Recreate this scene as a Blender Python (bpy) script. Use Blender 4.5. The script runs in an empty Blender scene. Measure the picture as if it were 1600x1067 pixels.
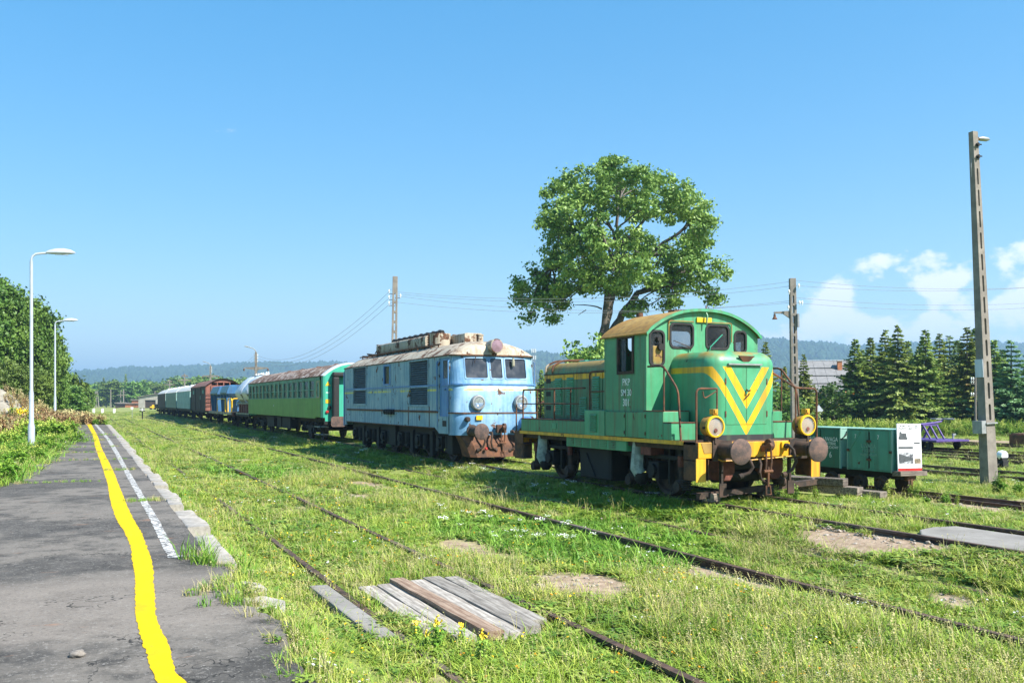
import bpy, bmesh, math, random
import numpy as np
from mathutils import Vector, Matrix, noise as mnoise
R = math.radians
random.seed(7)
rng = np.random.default_rng(11)
scene = bpy.context.scene
COL = scene.collection
# ------------------------------------------------------------------ camera, sky, sun, exposure
CAM_H = 1.75
YAW = math.atan((800 - 138) / 1400.0)
cam_data = bpy.data.cameras.new('camera')
cam = bpy.data.objects.new('camera', cam_data)
COL.objects.link(cam)
cam.location = (0, 0, CAM_H)
cam.rotation_euler = (R(90), 0, -YAW)
cam_data.sensor_width = 36.0
cam_data.lens = 36.0 * 1400 / 1600
cam_data.shift_y = (628 - 533.5) / 1600
cam_data.clip_start = 0.05
cam_data.clip_end = 20000
scene.camera = cam
SUN_EL, SUN_AZ = R(46), R(31)          # azimuth measured from -Y towards +X
sun_dir = Vector((math.cos(SUN_EL) * math.sin(SUN_AZ), -math.cos(SUN_EL) * math.cos(SUN_AZ), math.sin(SUN_EL)))
world = bpy.data.worlds.new('World')
scene.world = world
world.use_nodes = True
wn = world.node_tree.nodes
wl = world.node_tree.links
wn.clear()
w_out = wn.new('ShaderNodeOutputWorld')
w_bg = wn.new('ShaderNodeBackground')
w_sky = wn.new('ShaderNodeTexSky')
w_sky.sky_type = 'NISHITA'
w_sky.sun_disc = False
w_sky.sun_elevation = SUN_EL
w_sky.sun_rotation = math.atan2(sun_dir.x, sun_dir.y)
w_sky.altitude = 300
w_sky.air_density = 1.0
w_sky.dust_density = 0.2
w_sky.ozone_density = 1.6
w_bg.inputs['Strength'].default_value = 0.15
# cumulus low over the horizon: procedural clouds mixed over the sky colour
w_tc = wn.new('ShaderNodeTexCoord')
w_sep = wn.new('ShaderNodeSeparateXYZ')
wl.new(w_tc.outputs['Generated'], w_sep.inputs[0])
def wmath(op, a, b=None, c=None, clamp=False):
    n = wn.new('ShaderNodeMath'); n.operation = op; n.use_clamp = clamp
    for i, v in enumerate((a, b, c)):
        if v is None: continue
        if isinstance(v, (int, float)): n.inputs[i].default_value = v
        else: wl.new(v, n.inputs[i])
    return n.outputs[0]
def wsmooth(v, lo, hi):
    n = wn.new('ShaderNodeMapRange'); n.interpolation_type = 'SMOOTHSTEP'
    wl.new(v, n.inputs[0]); n.inputs[1].default_value = lo; n.inputs[2].default_value = hi
    return n.outputs[0]
w_map = wn.new('ShaderNodeMapping'); w_map.inputs['Scale'].default_value = (1, 1, 1.5)
w_map.inputs['Location'].default_value = (3.1, 0.4, 0.2)
wl.new(w_tc.outputs['Generated'], w_map.inputs[0])
w_n1 = wn.new('ShaderNodeTexNoise'); w_n1.inputs['Scale'].default_value = 11.0; w_n1.inputs['Detail'].default_value = 9; w_n1.inputs['Roughness'].default_value = 0.55
wl.new(w_map.outputs[0], w_n1.inputs['Vector'])
w_az = wmath('ARCTAN2', w_sep.outputs[0], w_sep.outputs[1])      # 0 along the track, grows to the east
w_east = wsmooth(w_az, YAW + 0.16, YAW + 0.40)
w_low = wmath('MULTIPLY', wsmooth(w_sep.outputs[2], 0.0, 0.03), wmath('SUBTRACT', 1.0, wsmooth(w_sep.outputs[2], 0.115, 0.185)))
w_cov = wmath('MULTIPLY', w_east, w_low)
w_thr = wmath('MULTIPLY_ADD', w_cov, -0.33, 0.76)
w_cl = wmath('SUBTRACT', w_n1.outputs[0], w_thr)
w_cl = wsmooth(w_cl, -0.01, 0.07)
w_mixf = wmath('MULTIPLY', w_cl, 0.92)
w_mix = wn.new('ShaderNodeMix'); w_mix.data_type = 'RGBA'
w_mix.inputs['B'].default_value = (4.0, 3.95, 4.05, 1)
wl.new(w_mixf, w_mix.inputs['Factor'])
w_hsv = wn.new('ShaderNodeHueSaturation'); w_hsv.inputs['Saturation'].default_value = 2.05; w_hsv.inputs['Hue'].default_value = 0.497; w_hsv.inputs['Value'].default_value = 1.21
w_gam = wn.new('ShaderNodeGamma'); w_gam.inputs['Gamma'].default_value = 0.55
wl.new(w_sky.outputs[0], w_gam.inputs['Color']); wl.new(w_gam.outputs[0], w_hsv.inputs['Color'])
wl.new(w_hsv.outputs[0], w_mix.inputs['A'])
wl.new(w_mix.outputs['Result'], w_bg.inputs['Color'])
wl.new(w_bg.outputs[0], w_out.inputs['Surface'])
sun_data = bpy.data.lights.new('sun', 'SUN')
sun_data.energy = 5.0
sun_data.angle = R(0.53)
sun_data.color = (1.0, 0.95, 0.87)
sun = bpy.data.objects.new('sun', sun_data)
COL.objects.link(sun)
sun.rotation_euler = (-sun_dir).to_track_quat('-Z', 'Y').to_euler()
sun.location = (0, 0, 60)
scene.view_settings.view_transform = 'Standard'
scene.view_settings.look = 'None'
scene.view_settings.gamma = 1.0
scene.view_settings.use_curve_mapping = False
scene.view_settings.exposure = 1.22
scene.render.engine = 'CYCLES'
scene.cycles.use_denoising = True
scene.cycles.use_adaptive_sampling = False
scene.cycles.sample_clamp_indirect = 4.0
scene.cycles.max_bounces = 6
scene.cycles.transparent_max_bounces = 12
scene.cycles.volume_bounces = 0
scene.cycles.caustics_reflective = False
scene.cycles.caustics_refractive = False
# ------------------------------------------------------------------ picture geometry used to lay the place out
_s, _c = math.sin(YAW), math.cos(YAW)
def ray(px, py):
    a = (px - 800) / 1400.0
    return a * _c + _s, -a * _s + _c, (628 - py) / 1400.0
def at_depth(px, py, d):
    r = ray(px, py); return Vector((d * r[0], d * r[1], CAM_H + d * r[2]))
def at_z(px, py, z):
    r = ray(px, py); t = (z - CAM_H) / r[2]; return Vector((t * r[0], t * r[1], z))
def ground_z(x, y):
    xs = (-60, -3, 1.2, 1.7, 3.0, 7.3, 8.7, 9.1, 11.1, 14.4, 20, 60)
    zs = (0.25, 0.15, 0.12, -0.14, -0.16, -0.22, -0.06, 0.035, 0.035, -0.08, -0.08, 0.0)
    z = float(np.interp(x, xs, zs))
    if y > 66 and x < 1.7: z = z + (-0.12 - z) * min(1, (y - 66) / 6)
    z += 0.05 * mnoise.noise(Vector((x * .35, y * .35, 3.1))) + 0.02 * mnoise.noise(Vector((x * 1.3, y * 1.3, 9.0)))
    if 0.9 < x < 1.7 and y < 67: z -= 0.02
    return z
# ------------------------------------------------------------------ object helpers
def tag(o, label=None, cat=None, group=None, kind=None):
    if label: o['label'] = label
    if cat: o['category'] = cat
    if group: o['group'] = group
    if kind: o['kind'] = kind
    return o
def thing(name, label, cat, loc=(0, 0, 0), rotz=0, group=None):
    o = bpy.data.objects.new(name, None)
    o.empty_display_size = 0.3
    COL.objects.link(o); o.location = loc; o.rotation_euler = (0, 0, rotz)
    return tag(o, label, cat, group)
def add(name, mesh, parent=None, loc=(0, 0, 0), rot=(0, 0, 0), scale=(1, 1, 1)):
    o = bpy.data.objects.new(name, mesh)
    COL.objects.link(o); o.parent = parent
    o.location = loc; o.rotation_euler = rot; o.scale = scale
    return o
def copy_tree(o, parent=None):
    c = o.copy(); COL.objects.link(c); c.parent = parent
    for ch in list(o.children): copy_tree(ch, c)
    return c
class MB:
    """collects faces and links them as one mesh"""
    def __init__(s, off=(0, 0, 0)):
        s.v, s.f, s.mi, s.m, s.off = [], [], [], 0, Vector(off)
    def face(s, idx): s.f.append(tuple(idx)); s.mi.append(s.m)
    def quad(s, a, b, c, d):
        n = len(s.v); s.v += [a, b, c, d]; s.face((n, n + 1, n + 2, n + 3)); return s
    def box(s, x0, x1, y0, y1, z0, z1):
        n = len(s.v)
        s.v += [(x0, y0, z0), (x1, y0, z0), (x1, y1, z0), (x0, y1, z0), (x0, y0, z1), (x1, y0, z1), (x1, y1, z1), (x0, y1, z1)]
        for q in ((0, 3, 2, 1), (4, 5, 6, 7), (0, 1, 5, 4), (1, 2, 6, 5), (2, 3, 7, 6), (3, 0, 4, 7)): s.face([n + i for i in q])
        return s
    def bar(s, p0, p1, w, h, up=(0, 0, 1)):
        p0, p1 = Vector(p0), Vector(p1); d = (p1 - p0).normalized(); u = Vector(up)
        a = d.cross(u)
        if a.length < 1e-4: a = d.cross(Vector((1, 0, 0)))
        a.normalize(); b = a.cross(d).normalized(); n = len(s.v)
        for p in (p0, p1):
            for sa, sb in ((-1, -1), (1, -1), (1, 1), (-1, 1)): s.v.append(tuple(p + a * (sa * w / 2) + b * (sb * h / 2)))
        for q in ((0, 1, 2, 3), (7, 6, 5, 4), (0, 4, 5, 1), (1, 5, 6, 2), (2, 6, 7, 3), (3, 7, 4, 0)): s.face([n + i for i in q])
        return s
    def rings(s, rings, cap=True, closed=True):
        n0 = len(s.v); k = len(rings[0])
        for r in rings: s.v += [tuple(p) for p in r]
        for i in range(len(rings) - 1):
            for j in range(k if closed else k - 1):
                a = n0 + i * k + j; b = n0 + i * k + (j + 1) % k
                s.face((a, b, b + k, a + k))
        if cap:
            s.face([n0 + j for j in reversed(range(k))]); s.face([n0 + (len(rings) - 1) * k + j for j in range(k)])
        return s
    def tube(s, pts, r, n=6, cap=True):
        pts = [Vector(p) for p in pts]; rs = r if isinstance(r, (list, tuple)) else [r] * len(pts)
        out = []; prev = None
        for i, p in enumerate(pts):
            t = (pts[min(i + 1, len(pts) - 1)] - pts[max(i - 1, 0)])
            t = t.normalized() if t.length > 1e-9 else Vector((0, 0, 1))
            if prev is None:
                a = t.cross(Vector((0, 0, 1)))
                if a.length < 1e-3: a = t.cross(Vector((1, 0, 0)))
            else:
                a = prev - t * prev.dot(t)
                if a.length < 1e-5: a = t.cross(Vector((0, 0, 1)))
            a.normalize(); prev = a; b = t.cross(a)
            out.append([p + (a * math.cos(q) + b * math.sin(q)) * rs[i] for q in [2 * math.pi * j / n for j in range(n)]])
        return s.rings(out, cap)
    def cyl(s, p0, p1, r0, r1=None, n=14, cap=True):
        return s.tube([p0, p1], [r0, r0 if r1 is None else r1], n, cap)
    def lathe(s, c, axis, prof, n=20, cap=True):
        ax = Vector(axis).normalized(); a = ax.cross(Vector((0, 0, 1)))
        if a.length < 1e-3: a = Vector((1, 0, 0))
        a.normalize(); b = ax.cross(a); c = Vector(c)
        return s.rings([[c + ax * h + (a * math.cos(2 * math.pi * j / n) + b * math.sin(2 * math.pi * j / n)) * max(r, 1e-4) for j in range(n)] for r, h in prof], cap)
    def prism(s, pts, fn, t0, t1):
        """2D outline pts mapped by fn(u, v, t), extruded from t0 to t1"""
        return s.rings([[fn(u, v, t0) for u, v in pts], [fn(u, v, t1) for u, v in pts]])
    def plate(s, outline, holes, fn, t0, t1):
        """flat plate with holes; fn(u, v, t) -> point"""
        bm = bmesh.new(); es = []
        loops = [outline] + holes
        for lp in loops:
            vs = [bm.verts.new((u, v, 0)) for u, v in lp]
            for i in range(len(vs)): es.append(bm.edges.new((vs[i], vs[(i + 1) % len(vs)])))
        bmesh.ops.triangle_fill(bm, use_beauty=True, use_dissolve=False, edges=es)
        bm.verts.index_update()
        co = [(v.co.x, v.co.y) for v in bm.verts]; fs = [[v.index for v in f.verts] for f in bm.faces]
        bm.free()
        n = len(s.v); k = len(co)
        s.v += [tuple(fn(u, v, t0)) for u, v in co] + [tuple(fn(u, v, t1)) for u, v in co]
        for f in fs:
            s.face([n + i for i in f]); s.face([n + k + i for i in reversed(f)])
        i0 = n
        for lp in loops:
            L = len(lp)
            for i in range(L):
                a, b = i0 + i, i0 + (i + 1) % L; s.face((a, b, b + k, a + k))
            i0 += L
        return s
    def mesh(s, name, mats, smooth=None):
        me = bpy.data.meshes.new(name)
        o = s.off
        me.from_pydata([(v[0] - o.x, v[1] - o.y, v[2] - o.z) for v in s.v], [], s.f)
        mats = mats if isinstance(mats, (list, tuple)) else [mats]
        for m in mats: me.materials.append(m)
        if len(mats) > 1: me.polygons.foreach_set('material_index', s.mi)
        bm = bmesh.new(); bm.from_mesh(me)
        bmesh.ops.recalc_face_normals(bm, faces=bm.faces); bm.to_mesh(me); bm.free()
        if smooth is not None:
            me.shade_smooth(); me.set_sharp_from_angle(angle=R(smooth))
        me.update()
        return me
    def build(s, name, mats, parent=None, smooth=None, bevel=0, loc=(0, 0, 0), rot=(0, 0, 0)):
        o = add(name, s.mesh(name, mats, smooth), parent, loc, rot)
        if bevel:
            b = o.modifiers.new('bevel', 'BEVEL'); b.width = bevel; b.segments = 2; b.limit_method = 'ANGLE'; b.angle_limit = R(40)
        return o
def rrect(u0, u1, v0, v1, r, n=4):
    out = []
    for cx, cy, a0 in ((u1 - r, v1 - r, 0), (u0 + r, v1 - r, 90), (u0 + r, v0 + r, 180), (u1 - r, v0 + r, 270)):
        for i in range(n + 1):
            a = R(a0 + 90 * i / n); out.append((cx + r * math.cos(a), cy + r * math.sin(a)))
    return out
def rect(u0, u1, v0, v1): return [(u1, v1), (u0, v1), (u0, v0), (u1, v0)]
def text(name, body, size, mat, parent, loc, rot, align='CENTER', ext=0.002, sx=1.0):
    cu = bpy.data.curves.new(name, 'FONT'); cu.body = body; cu.size = size; cu.extrude = ext
    cu.align_x = align; cu.align_y = 'CENTER'; cu.materials.append(mat)
    cu.resolution_u = 3; cu.offset = size * .008
    tmp = bpy.data.objects.new(name, cu); me = bpy.data.meshes.new_from_object(tmp); me.name = name
    bpy.data.objects.remove(tmp)
    return add(name, me, parent, loc, rot, (sx, 1, 1))
# ------------------------------------------------------------------ procedural materials
class NT:
    def __init__(s, name):
        s.m = bpy.data.materials.new(name); s.m.use_nodes = True
        s.n = s.m.node_tree.nodes; s.l = s.m.node_tree.links
        s.b = s.n['Principled BSDF']; s.out = s.n['Material Output']; s._tc = None
    def set(s, inp, v):
        if hasattr(v, 'is_linked') or hasattr(v, 'links'): s.l.new(v, inp)
        elif isinstance(v, (tuple, list)) and inp.type == 'RGBA' and len(v) == 3: inp.default_value = (*v, 1)
        else: inp.default_value = v
    def tc(s, which='Object'):
        if s._tc is None: s._tc = s.n.new('ShaderNodeTexCoord')
        return s._tc.outputs[which]
    def pos(s): return s.n.new('ShaderNodeNewGeometry').outputs['Position']
    def rand(s): return s.n.new('ShaderNodeObjectInfo').outputs['Random']
    def mapv(s, vec, scale=(1, 1, 1), loc=(0, 0, 0)):
        m = s.n.new('ShaderNodeMapping'); s.l.new(vec, m.inputs[0]); m.inputs['Scale'].default_value = scale; s.set(m.inputs['Location'], loc)
        return m.outputs[0]
    def noise(s, vec, scale, detail=5, rough=.55, dist=0):
        t = s.n.new('ShaderNodeTexNoise'); s.l.new(vec, t.inputs['Vector'])
        t.inputs['Scale'].default_value = scale; t.inputs['Detail'].default_value = detail; t.inputs['Roughness'].default_value = rough; t.inputs['Distortion'].default_value = dist
        return t.outputs[0]
    def voro(s, vec, scale, feat='F1'):
        t = s.n.new('ShaderNodeTexVoronoi'); s.l.new(vec, t.inputs['Vector']); t.inputs['Scale'].default_value = scale; t.feature = feat
        return t.outputs[0]
    def math(s, op, a, b=None, c=None):
        n = s.n.new('ShaderNodeMath'); n.operation = op
        for i, v in enumerate((a, b, c)):
            if v is not None: s.set(n.inputs[i], v)
        return n.outputs[0]
    def ramp(s, v, lo, hi, a=0., b=1.):
        n = s.n.new('ShaderNodeMapRange'); n.interpolation_type = 'SMOOTHSTEP'
        for i, q in enumerate((v, lo, hi, a, b)): s.set(n.inputs[i], q)
        return n.outputs[0]
    def mix(s, f, a, b):
        n = s.n.new('ShaderNodeMix'); n.data_type = 'RGBA'
        s.set(n.inputs['Factor'], f); s.set(n.inputs['A'], a); s.set(n.inputs['B'], b)
        return n.outputs['Result']
    def xyz(s, vec):
        n = s.n.new('ShaderNodeSeparateXYZ'); s.l.new(vec, n.inputs[0]); return n.outputs
    def bump(s, h, strength=.3, dist=.01):
        n = s.n.new('ShaderNodeBump'); s.l.new(h, n.inputs['Height']); n.inputs['Strength'].default_value = strength; n.inputs['Distance'].default_value = dist
        s.l.new(n.outputs[0], s.b.inputs['Normal'])
    def fin(s, col, rough=.6, metal=0., spec=.5):
        s.set(s.b.inputs['Base Color'], col); s.set(s.b.inputs['Roughness'], rough); s.set(s.b.inputs['Metallic'], metal); s.b.inputs['Specular IOR Level'].default_value = spec
        return s.m
RUST = (0.16, 0.065, 0.028); RUST2 = (0.27, 0.12, 0.055); RUSTD = (0.055, 0.03, 0.02)
def rust_col(t, vec, sc=6):
    a = t.mix(t.ramp(t.noise(vec, sc, 6, .65), .35, .68), RUSTD, RUST)
    return t.mix(t.ramp(t.noise(vec, sc * 2.7, 6, .7), .55, .75), a, RUST2)
def m_paint(name, base, fade=None, fade_amt=.5, rust=.35, streak=.4, rough=.5, dirt=(.06, .045, .03), sc=1., stripe=None, topstain=None, edge=.55):
    t = NT(name); v = t.tc()
    off = t.n.new('ShaderNodeCombineXYZ'); r = t.rand(); t.l.new(t.math('MULTIPLY', r, 37.), off.inputs[0]); t.l.new(t.math('MULTIPLY', r, 11.), off.inputs[2])
    va = t.n.new('ShaderNodeVectorMath'); t.l.new(v, va.inputs[0]); t.l.new(off.outputs[0], va.inputs[1]); vec = va.outputs[0]
    if fade is None: fade = tuple(min(1, c * 1.25 + .04) for c in base)
    col = t.mix(t.math('MULTIPLY', t.ramp(t.noise(vec, 1.6 * sc, 7, .62), .36, .66), fade_amt), base, fade)
    if stripe: col = stripe(t, v, col, vec)
    st = t.noise(t.mapv(vec, (9 * sc, 9 * sc, .55 * sc)), 1., 6, .6)
    col = t.mix(t.math('MULTIPLY', t.ramp(st, .45, .64), streak), col, dirt)
    if topstain:
        z = t.xyz(v)[2]
        f = t.math('MULTIPLY', t.ramp(z, topstain[0], topstain[1]), t.ramp(t.noise(t.mapv(vec, (2, 2, 2)), 1.2, 6, .6), topstain[2] if len(topstain) > 2 else .38, (topstain[2] if len(topstain) > 2 else .38) + .18))
        col = t.mix(t.math('MULTIPLY', f, .85), col, t.mix(t.noise(vec, 7, 5), (.20, .12, .02), (.42, .25, .04)))
    rn = t.math('ADD', t.noise(vec, 3.1 * sc, 9, .68), t.math('MULTIPLY', t.noise(t.mapv(vec, (5, 5, .7)), 1.0, 4), .35))
    th = .97 - .29 * rust
    rm = t.ramp(rn, th, th + .035)
    rc = rust_col(t, vec)
    col = t.mix(rm, col, rc)
    if edge:
        bv = t.n.new('ShaderNodeBevel'); bv.samples = 3; bv.inputs['Radius'].default_value = .018
        dt = t.n.new('ShaderNodeVectorMath'); dt.operation = 'DOT_PRODUCT'; t.l.new(bv.outputs[0], dt.inputs[0]); t.l.new(t.n.new('ShaderNodeNewGeometry').outputs['Normal'], dt.inputs[1])
        em = t.math('MULTIPLY', t.ramp(dt.outputs['Value'], .985, .90), t.ramp(t.noise(vec, 4.5, 6, .65), .40, .58))
        col = t.mix(t.math('MULTIPLY', em, edge), col, rc)
    t.bump(t.math('ADD', t.math('ADD', t.math('MULTIPLY', rm, -.6), t.math('MULTIPLY', t.noise(vec, 14, 4), .7)), t.math('MULTIPLY', t.noise(v, 1.9, 2), 5.)), .16, .008)
    return t.fin(col, t.math('MULTIPLY_ADD', rm, .35, rough))
def m_rust(name, dark=RUSTD, mid=RUST, light=RUST2, sc=5, rough=.85):
    t = NT(name); v = t.tc()
    a = t.mix(t.ramp(t.noise(v, sc, 7, .65), .33, .66), dark, mid)
    n2 = t.noise(v, sc * 3, 7, .7)
    a = t.mix(t.ramp(n2, .55, .8), a, light)
    t.bump(n2, .3, .008)
    return t.fin(a, rough)
def m_plain(name, col, rough=.6, metal=0., var=.25, sc=8, bump=0):
    t = NT(name); v = t.tc()
    n = t.noise(v, sc, 6, .6)
    d = tuple(c * (1 - var) for c in col); l = tuple(min(1, c * (1 + var)) for c in col)
    if bump: t.bump(n, bump, .01)
    return t.fin(t.mix(t.ramp(n, .3, .7), d, l), rough, metal)
def m_glass(name, tint=(.02, .025, .03), alpha=.35, rough=.05):
    t = NT(name); v = t.tc()
    dirt = t.ramp(t.noise(v, 3, 6, .6), .35, .75)
    t.fin(t.mix(dirt, tint, tuple(c + .05 for c in tint)), t.math('MULTIPLY_ADD', dirt, .18, rough))
    tr = t.n.new('ShaderNodeBsdfTransparent'); mx = t.n.new('ShaderNodeMixShader'); mx.inputs[0].default_value = alpha
    t.l.new(tr.outputs[0], mx.inputs[1]); t.l.new(t.b.outputs[0], mx.inputs[2]); t.l.new(mx.outputs[0], t.out.inputs[0])
    return t.m
def m_leaf(name, dark, light, trans=.35, vscale=.6, dry=None):
    t = NT(name); p = t.pos(); r = t.rand()
    n = t.noise(p, vscale, 3)
    n2 = t.noise(p, 9, 2)
    f = t.math('ADD', t.math('MULTIPLY', n, .55), t.math('MULTIPLY', n2, .45))
    col = t.mix(t.ramp(f, .36, .64), dark, light)
    hv = t.n.new('ShaderNodeHueSaturation'); t.l.new(col, hv.inputs['Color'])
    t.l.new(t.math('MULTIPLY_ADD', r, .35, .82), hv.inputs['Value']); t.l.new(t.math('MULTIPLY_ADD', r, .03, .485), hv.inputs['Hue'])
    col = hv.outputs[0]
    if dry: col = t.mix(t.ramp(t.noise(p, dry[1], 3), dry[2], dry[2] + .1), col, dry[0])
    t.fin(col, .5, 0, .35)
    tl = t.n.new('ShaderNodeBsdfTranslucent'); t.l.new(col, tl.inputs[0]); mx = t.n.new('ShaderNodeMixShader'); mx.inputs[0].default_value = trans
    t.l.new(t.b.outputs[0], mx.inputs[1]); t.l.new(tl.outputs[0], mx.inputs[2]); t.l.new(mx.outputs[0], t.out.inputs[0])
    return t.m
# loco green with yellow chevrons (painted print, coordinates of the hood itself)
def green_stripe(t, v, col, vec):
    x, y, z = t.xyz(v)[0:3]
    ax = t.math('ABSOLUTE', x)
    YEL = t.mix(t.ramp(t.noise(vec, 3, 6), .35, .7), (.80, .43, .008), (.72, .36, .01))
    def band(z0, k, w, extra=None):
        d = t.math('SUBTRACT', t.math('SUBTRACT', z, z0), t.math('MULTIPLY', ax, k))
        f = t.math('MULTIPLY', t.math('GREATER_THAN', d, 0), t.math('LESS_THAN', d, w))
        return f
    top = t.math('LESS_THAN', z, 2.345)
    o = band(1.18, 1.479, .205)
    i = t.math('MULTIPLY', band(1.63, 1.44, .235), t.math('LESS_THAN', ax, .6))
    f = t.math('MULTIPLY', t.math('MAXIMUM', o, i), top)
    col = t.mix(f, col, YEL)
    base = t.math('LESS_THAN', z, 1.20)
    return t.mix(base, col, (.035, .035, .035))
def blue_side_stripe(t, v, col, vec):
    z = t.xyz(v)[2]
    f = t.math('MULTIPLY', t.math('GREATER_THAN', z, 2.055), t.math('LESS_THAN', z, 2.115))
    f = t.math('MULTIPLY', f, t.ramp(t.noise(vec, 2.2, 5), .42, .52))
    return t.mix(f, col, (.62, .58, .10))
M = {}
GREEN = (.048, .275, .128); GREENF = (.10, .375, .20)
M['green'] = m_paint('loco green paint', GREEN, GREENF, .7, .54, .42, .46, dirt=(.10, .11, .045))
M['green_hood'] = m_paint('hood paint', GREEN, GREENF, .65, .46, .36, .44, dirt=(.09, .13, .06), stripe=green_stripe, topstain=(2.44, 2.58))
M['green_dull'] = m_paint('weathered green paint', (.055, .17, .085), (.09, .25, .12), .8, .55, .75, .55, dirt=(.085, .06, .022), stripe=green_stripe, topstain=(2.37, 2.50, .22))
M['green_side'] = m_paint('side green paint', (.05, .22, .105), (.085, .29, .13), .8, .56, .6, .5, dirt=(.09, .075, .03))
M['ochre_roof'] = m_paint('rusty ochre roof', (.32, .17, .03), (.40, .26, .07), .7, .45, .5, .75, dirt=(.14, .075, .025))
M['yellow'] = m_paint('buffer beam yellow', (.70, .34, .012), (.76, .45, .04), .5, .52, .35, .5)
M['yellow_clean'] = m_paint('yellow enamel', (.80, .48, .01), (.72, .38, .02), .4, .20, .15, .4)
M['rust'] = m_rust('rusty steel')
M['rust_dark'] = m_rust('dark rusty steel', (.02, .016, .013), (.07, .04, .026), (.13, .075, .045))
M['under'] = m_rust('oily running gear', (.004, .004, .004), (.011, .0095, .008), (.028, .021, .017), 4, .75)
M['wheel_rim'] = m_rust('worn wheel steel', (.03, .025, .022), (.09, .065, .05), (.16, .12, .09))
M['brown_red'] = m_rust('red oxide primer', (.09, .028, .02), (.20, .065, .045), (.26, .11, .08))
M['buffer'] = m_rust('buffer steel', (.06, .045, .04), (.15, .09, .07), (.30, .15, .11), 7)
M['canvas'] = m_plain('dirty pale canvas', (.30, .34, .29), .9, 0, .35, 9, .5)
M['black'] = m_plain('black rubber', (.012, .012, .012), .7)
M['grey'] = m_plain('grey steel', (.30, .31, .31), .5, .3, .2)
M['white'] = m_plain('white enamel', (.78, .78, .76), .4, 0, .06)
M['letter'] = m_plain('white lettering', (.72, .74, .70), .6, 0, .2, 40)
M['chrome'] = m_plain('reflector', (.80, .82, .85), .10, 1., .04, 20)
M['glass'] = m_glass('dusty window glass')
M['glass_dark'] = m_glass('dark window glass', (.035, .04, .05), .93, .10)
M['glass_lamp'] = m_glass('lamp glass', (.55, .6, .65), .30, .02)
M['pink_lens'] = m_plain('faded red lens', (.25, .16, .19), .25, 0, .2)
M['red'] = m_plain('red paint', (.40, .02, .015), .45)
M['blue_face'] = m_paint('blue face paint', (.12, .28, .46), (.29, .46, .58), .95, .58, .42, .46, dirt=(.07, .18, .34), stripe=blue_side_stripe)
M['blue_side'] = m_paint('faded blue side paint', (.17, .30, .38), (.29, .40, .44), .95, .66, .6, .6, dirt=(.075, .16, .25), stripe=blue_side_stripe)
M['blue_door'] = m_paint('blue door paint', (.06, .20, .46), (.12, .29, .52), .7, .25, .3, .5)
M['cream'] = m_paint('cream roof paint', (.44, .39, .30), (.33, .29, .22), .9, .86, .7, .78, dirt=(.21, .13, .075), sc=.6)
M['coach_upper'] = m_paint('coach upper green', (.05, .23, .15), (.12, .34, .24), .9, .70, .55, .5)
M['coach_lower'] = m_paint('coach lower green', (.085, .25, .035), (.13, .31, .06), .7, .2, .3, .5)
M['coach_end'] = m_paint('coach end green', (.04, .36, .24), (.06, .42, .29), .5, .18, .2, .4)
M['coach_roof'] = m_paint('flaking white coach roof', (.50, .46, .42), (.40, .30, .22), .9, 1.2, .8, .85, dirt=(.22, .11, .06))
M['silver'] = m_paint('pale grey tank paint', (.52, .56, .62), (.60, .63, .66), .6, .22, .2, .35)
M['tan'] = m_paint('dusty hopper paint', (.30, .30, .21), (.38, .36, .26), .8, .28, .5, .8)
M['hop_blue'] = m_paint('hopper wagon blue', (.03, .11, .24), (.05, .17, .32), .7, .25, .25, .45)
M['hop_side'] = m_paint('hopper wagon grey green', (.13, .27, .30), (.18, .34, .38), .7, .25, .3, .5)
M['van_brown'] = m_paint('brown van boards', (.035, .022, .016), (.07, .042, .03), .8, .3, .5, .8)
M['van_end'] = m_paint('red oxide van end', (.22, .075, .05), (.28, .11, .08), .8, .3, .3, .75)
M['van_roof'] = m_paint('brown van roof', (.17, .07, .045), (.24, .11, .075), .8, .3, .4, .8)
M['teal'] = m_paint('faded teal wagon', (.20, .36, .34), (.28, .44, .42), .8, .25, .5, .6)
M['teal_dark'] = m_paint('dull green wagon', (.10, .19, .15), (.16, .25, .19), .8, .25, .5, .6)
M['wag_roof'] = m_paint('pale wagon roof', (.58, .60, .58), (.50, .49, .44), .8, .35, .4, .6, dirt=(.4, .26, .12))
M['cart_dark'] = m_paint('cart green, dark', (.018, .15, .105), (.03, .19, .14), .6, .30, .25, .45)
M['cart'] = m_paint('cart green, faded', (.055, .26, .19), (.10, .33, .25), .8, .46, .35, .55)
M['cart_top'] = m_paint('cart green, bleached', (.20, .42, .34), (.30, .48, .40), .8, .42, .3, .6)
M['purple'] = m_plain('purple paint', (.085, .05, .20), .45, 0, .25, 10)
def m_wood(name, a, b, ax=1, sc=1.):
    t = NT(name); v = t.tc(); r = t.rand()
    s = [26., 26., 26.]; s[ax] = 1.6
    c = t.n.new('ShaderNodeCombineXYZ'); t.l.new(t.math('MULTIPLY', r, 50.), c.inputs[0]); t.l.new(t.math('MULTIPLY', r, 23.), c.inputs[1])
    m = t.mapv(v, tuple(q * sc for q in s), c.outputs[0])
    n = t.noise(m, 1.2, 8, .68, .3)
    n2 = t.noise(v, 5, 4)
    col = t.mix(t.ramp(n, .34, .66), a, b)
    col = t.mix(t.math('MULTIPLY', t.ramp(n2, .45, .75), .5), col, tuple(q * .6 for q in a))
    hv = t.n.new('ShaderNodeHueSaturation'); t.l.new(col, hv.inputs['Color']); t.l.new(t.math('MULTIPLY_ADD', r, .5, .75), hv.inputs['Value'])
    t.bump(n, .6, .012)
    return t.fin(hv.outputs[0], .9)
M['wood'] = m_wood('weathered plank', (.17, .145, .12), (.42, .385, .335))
M['wood_red'] = m_wood('creosoted plank', (.13, .075, .045), (.30, .22, .16))
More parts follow.
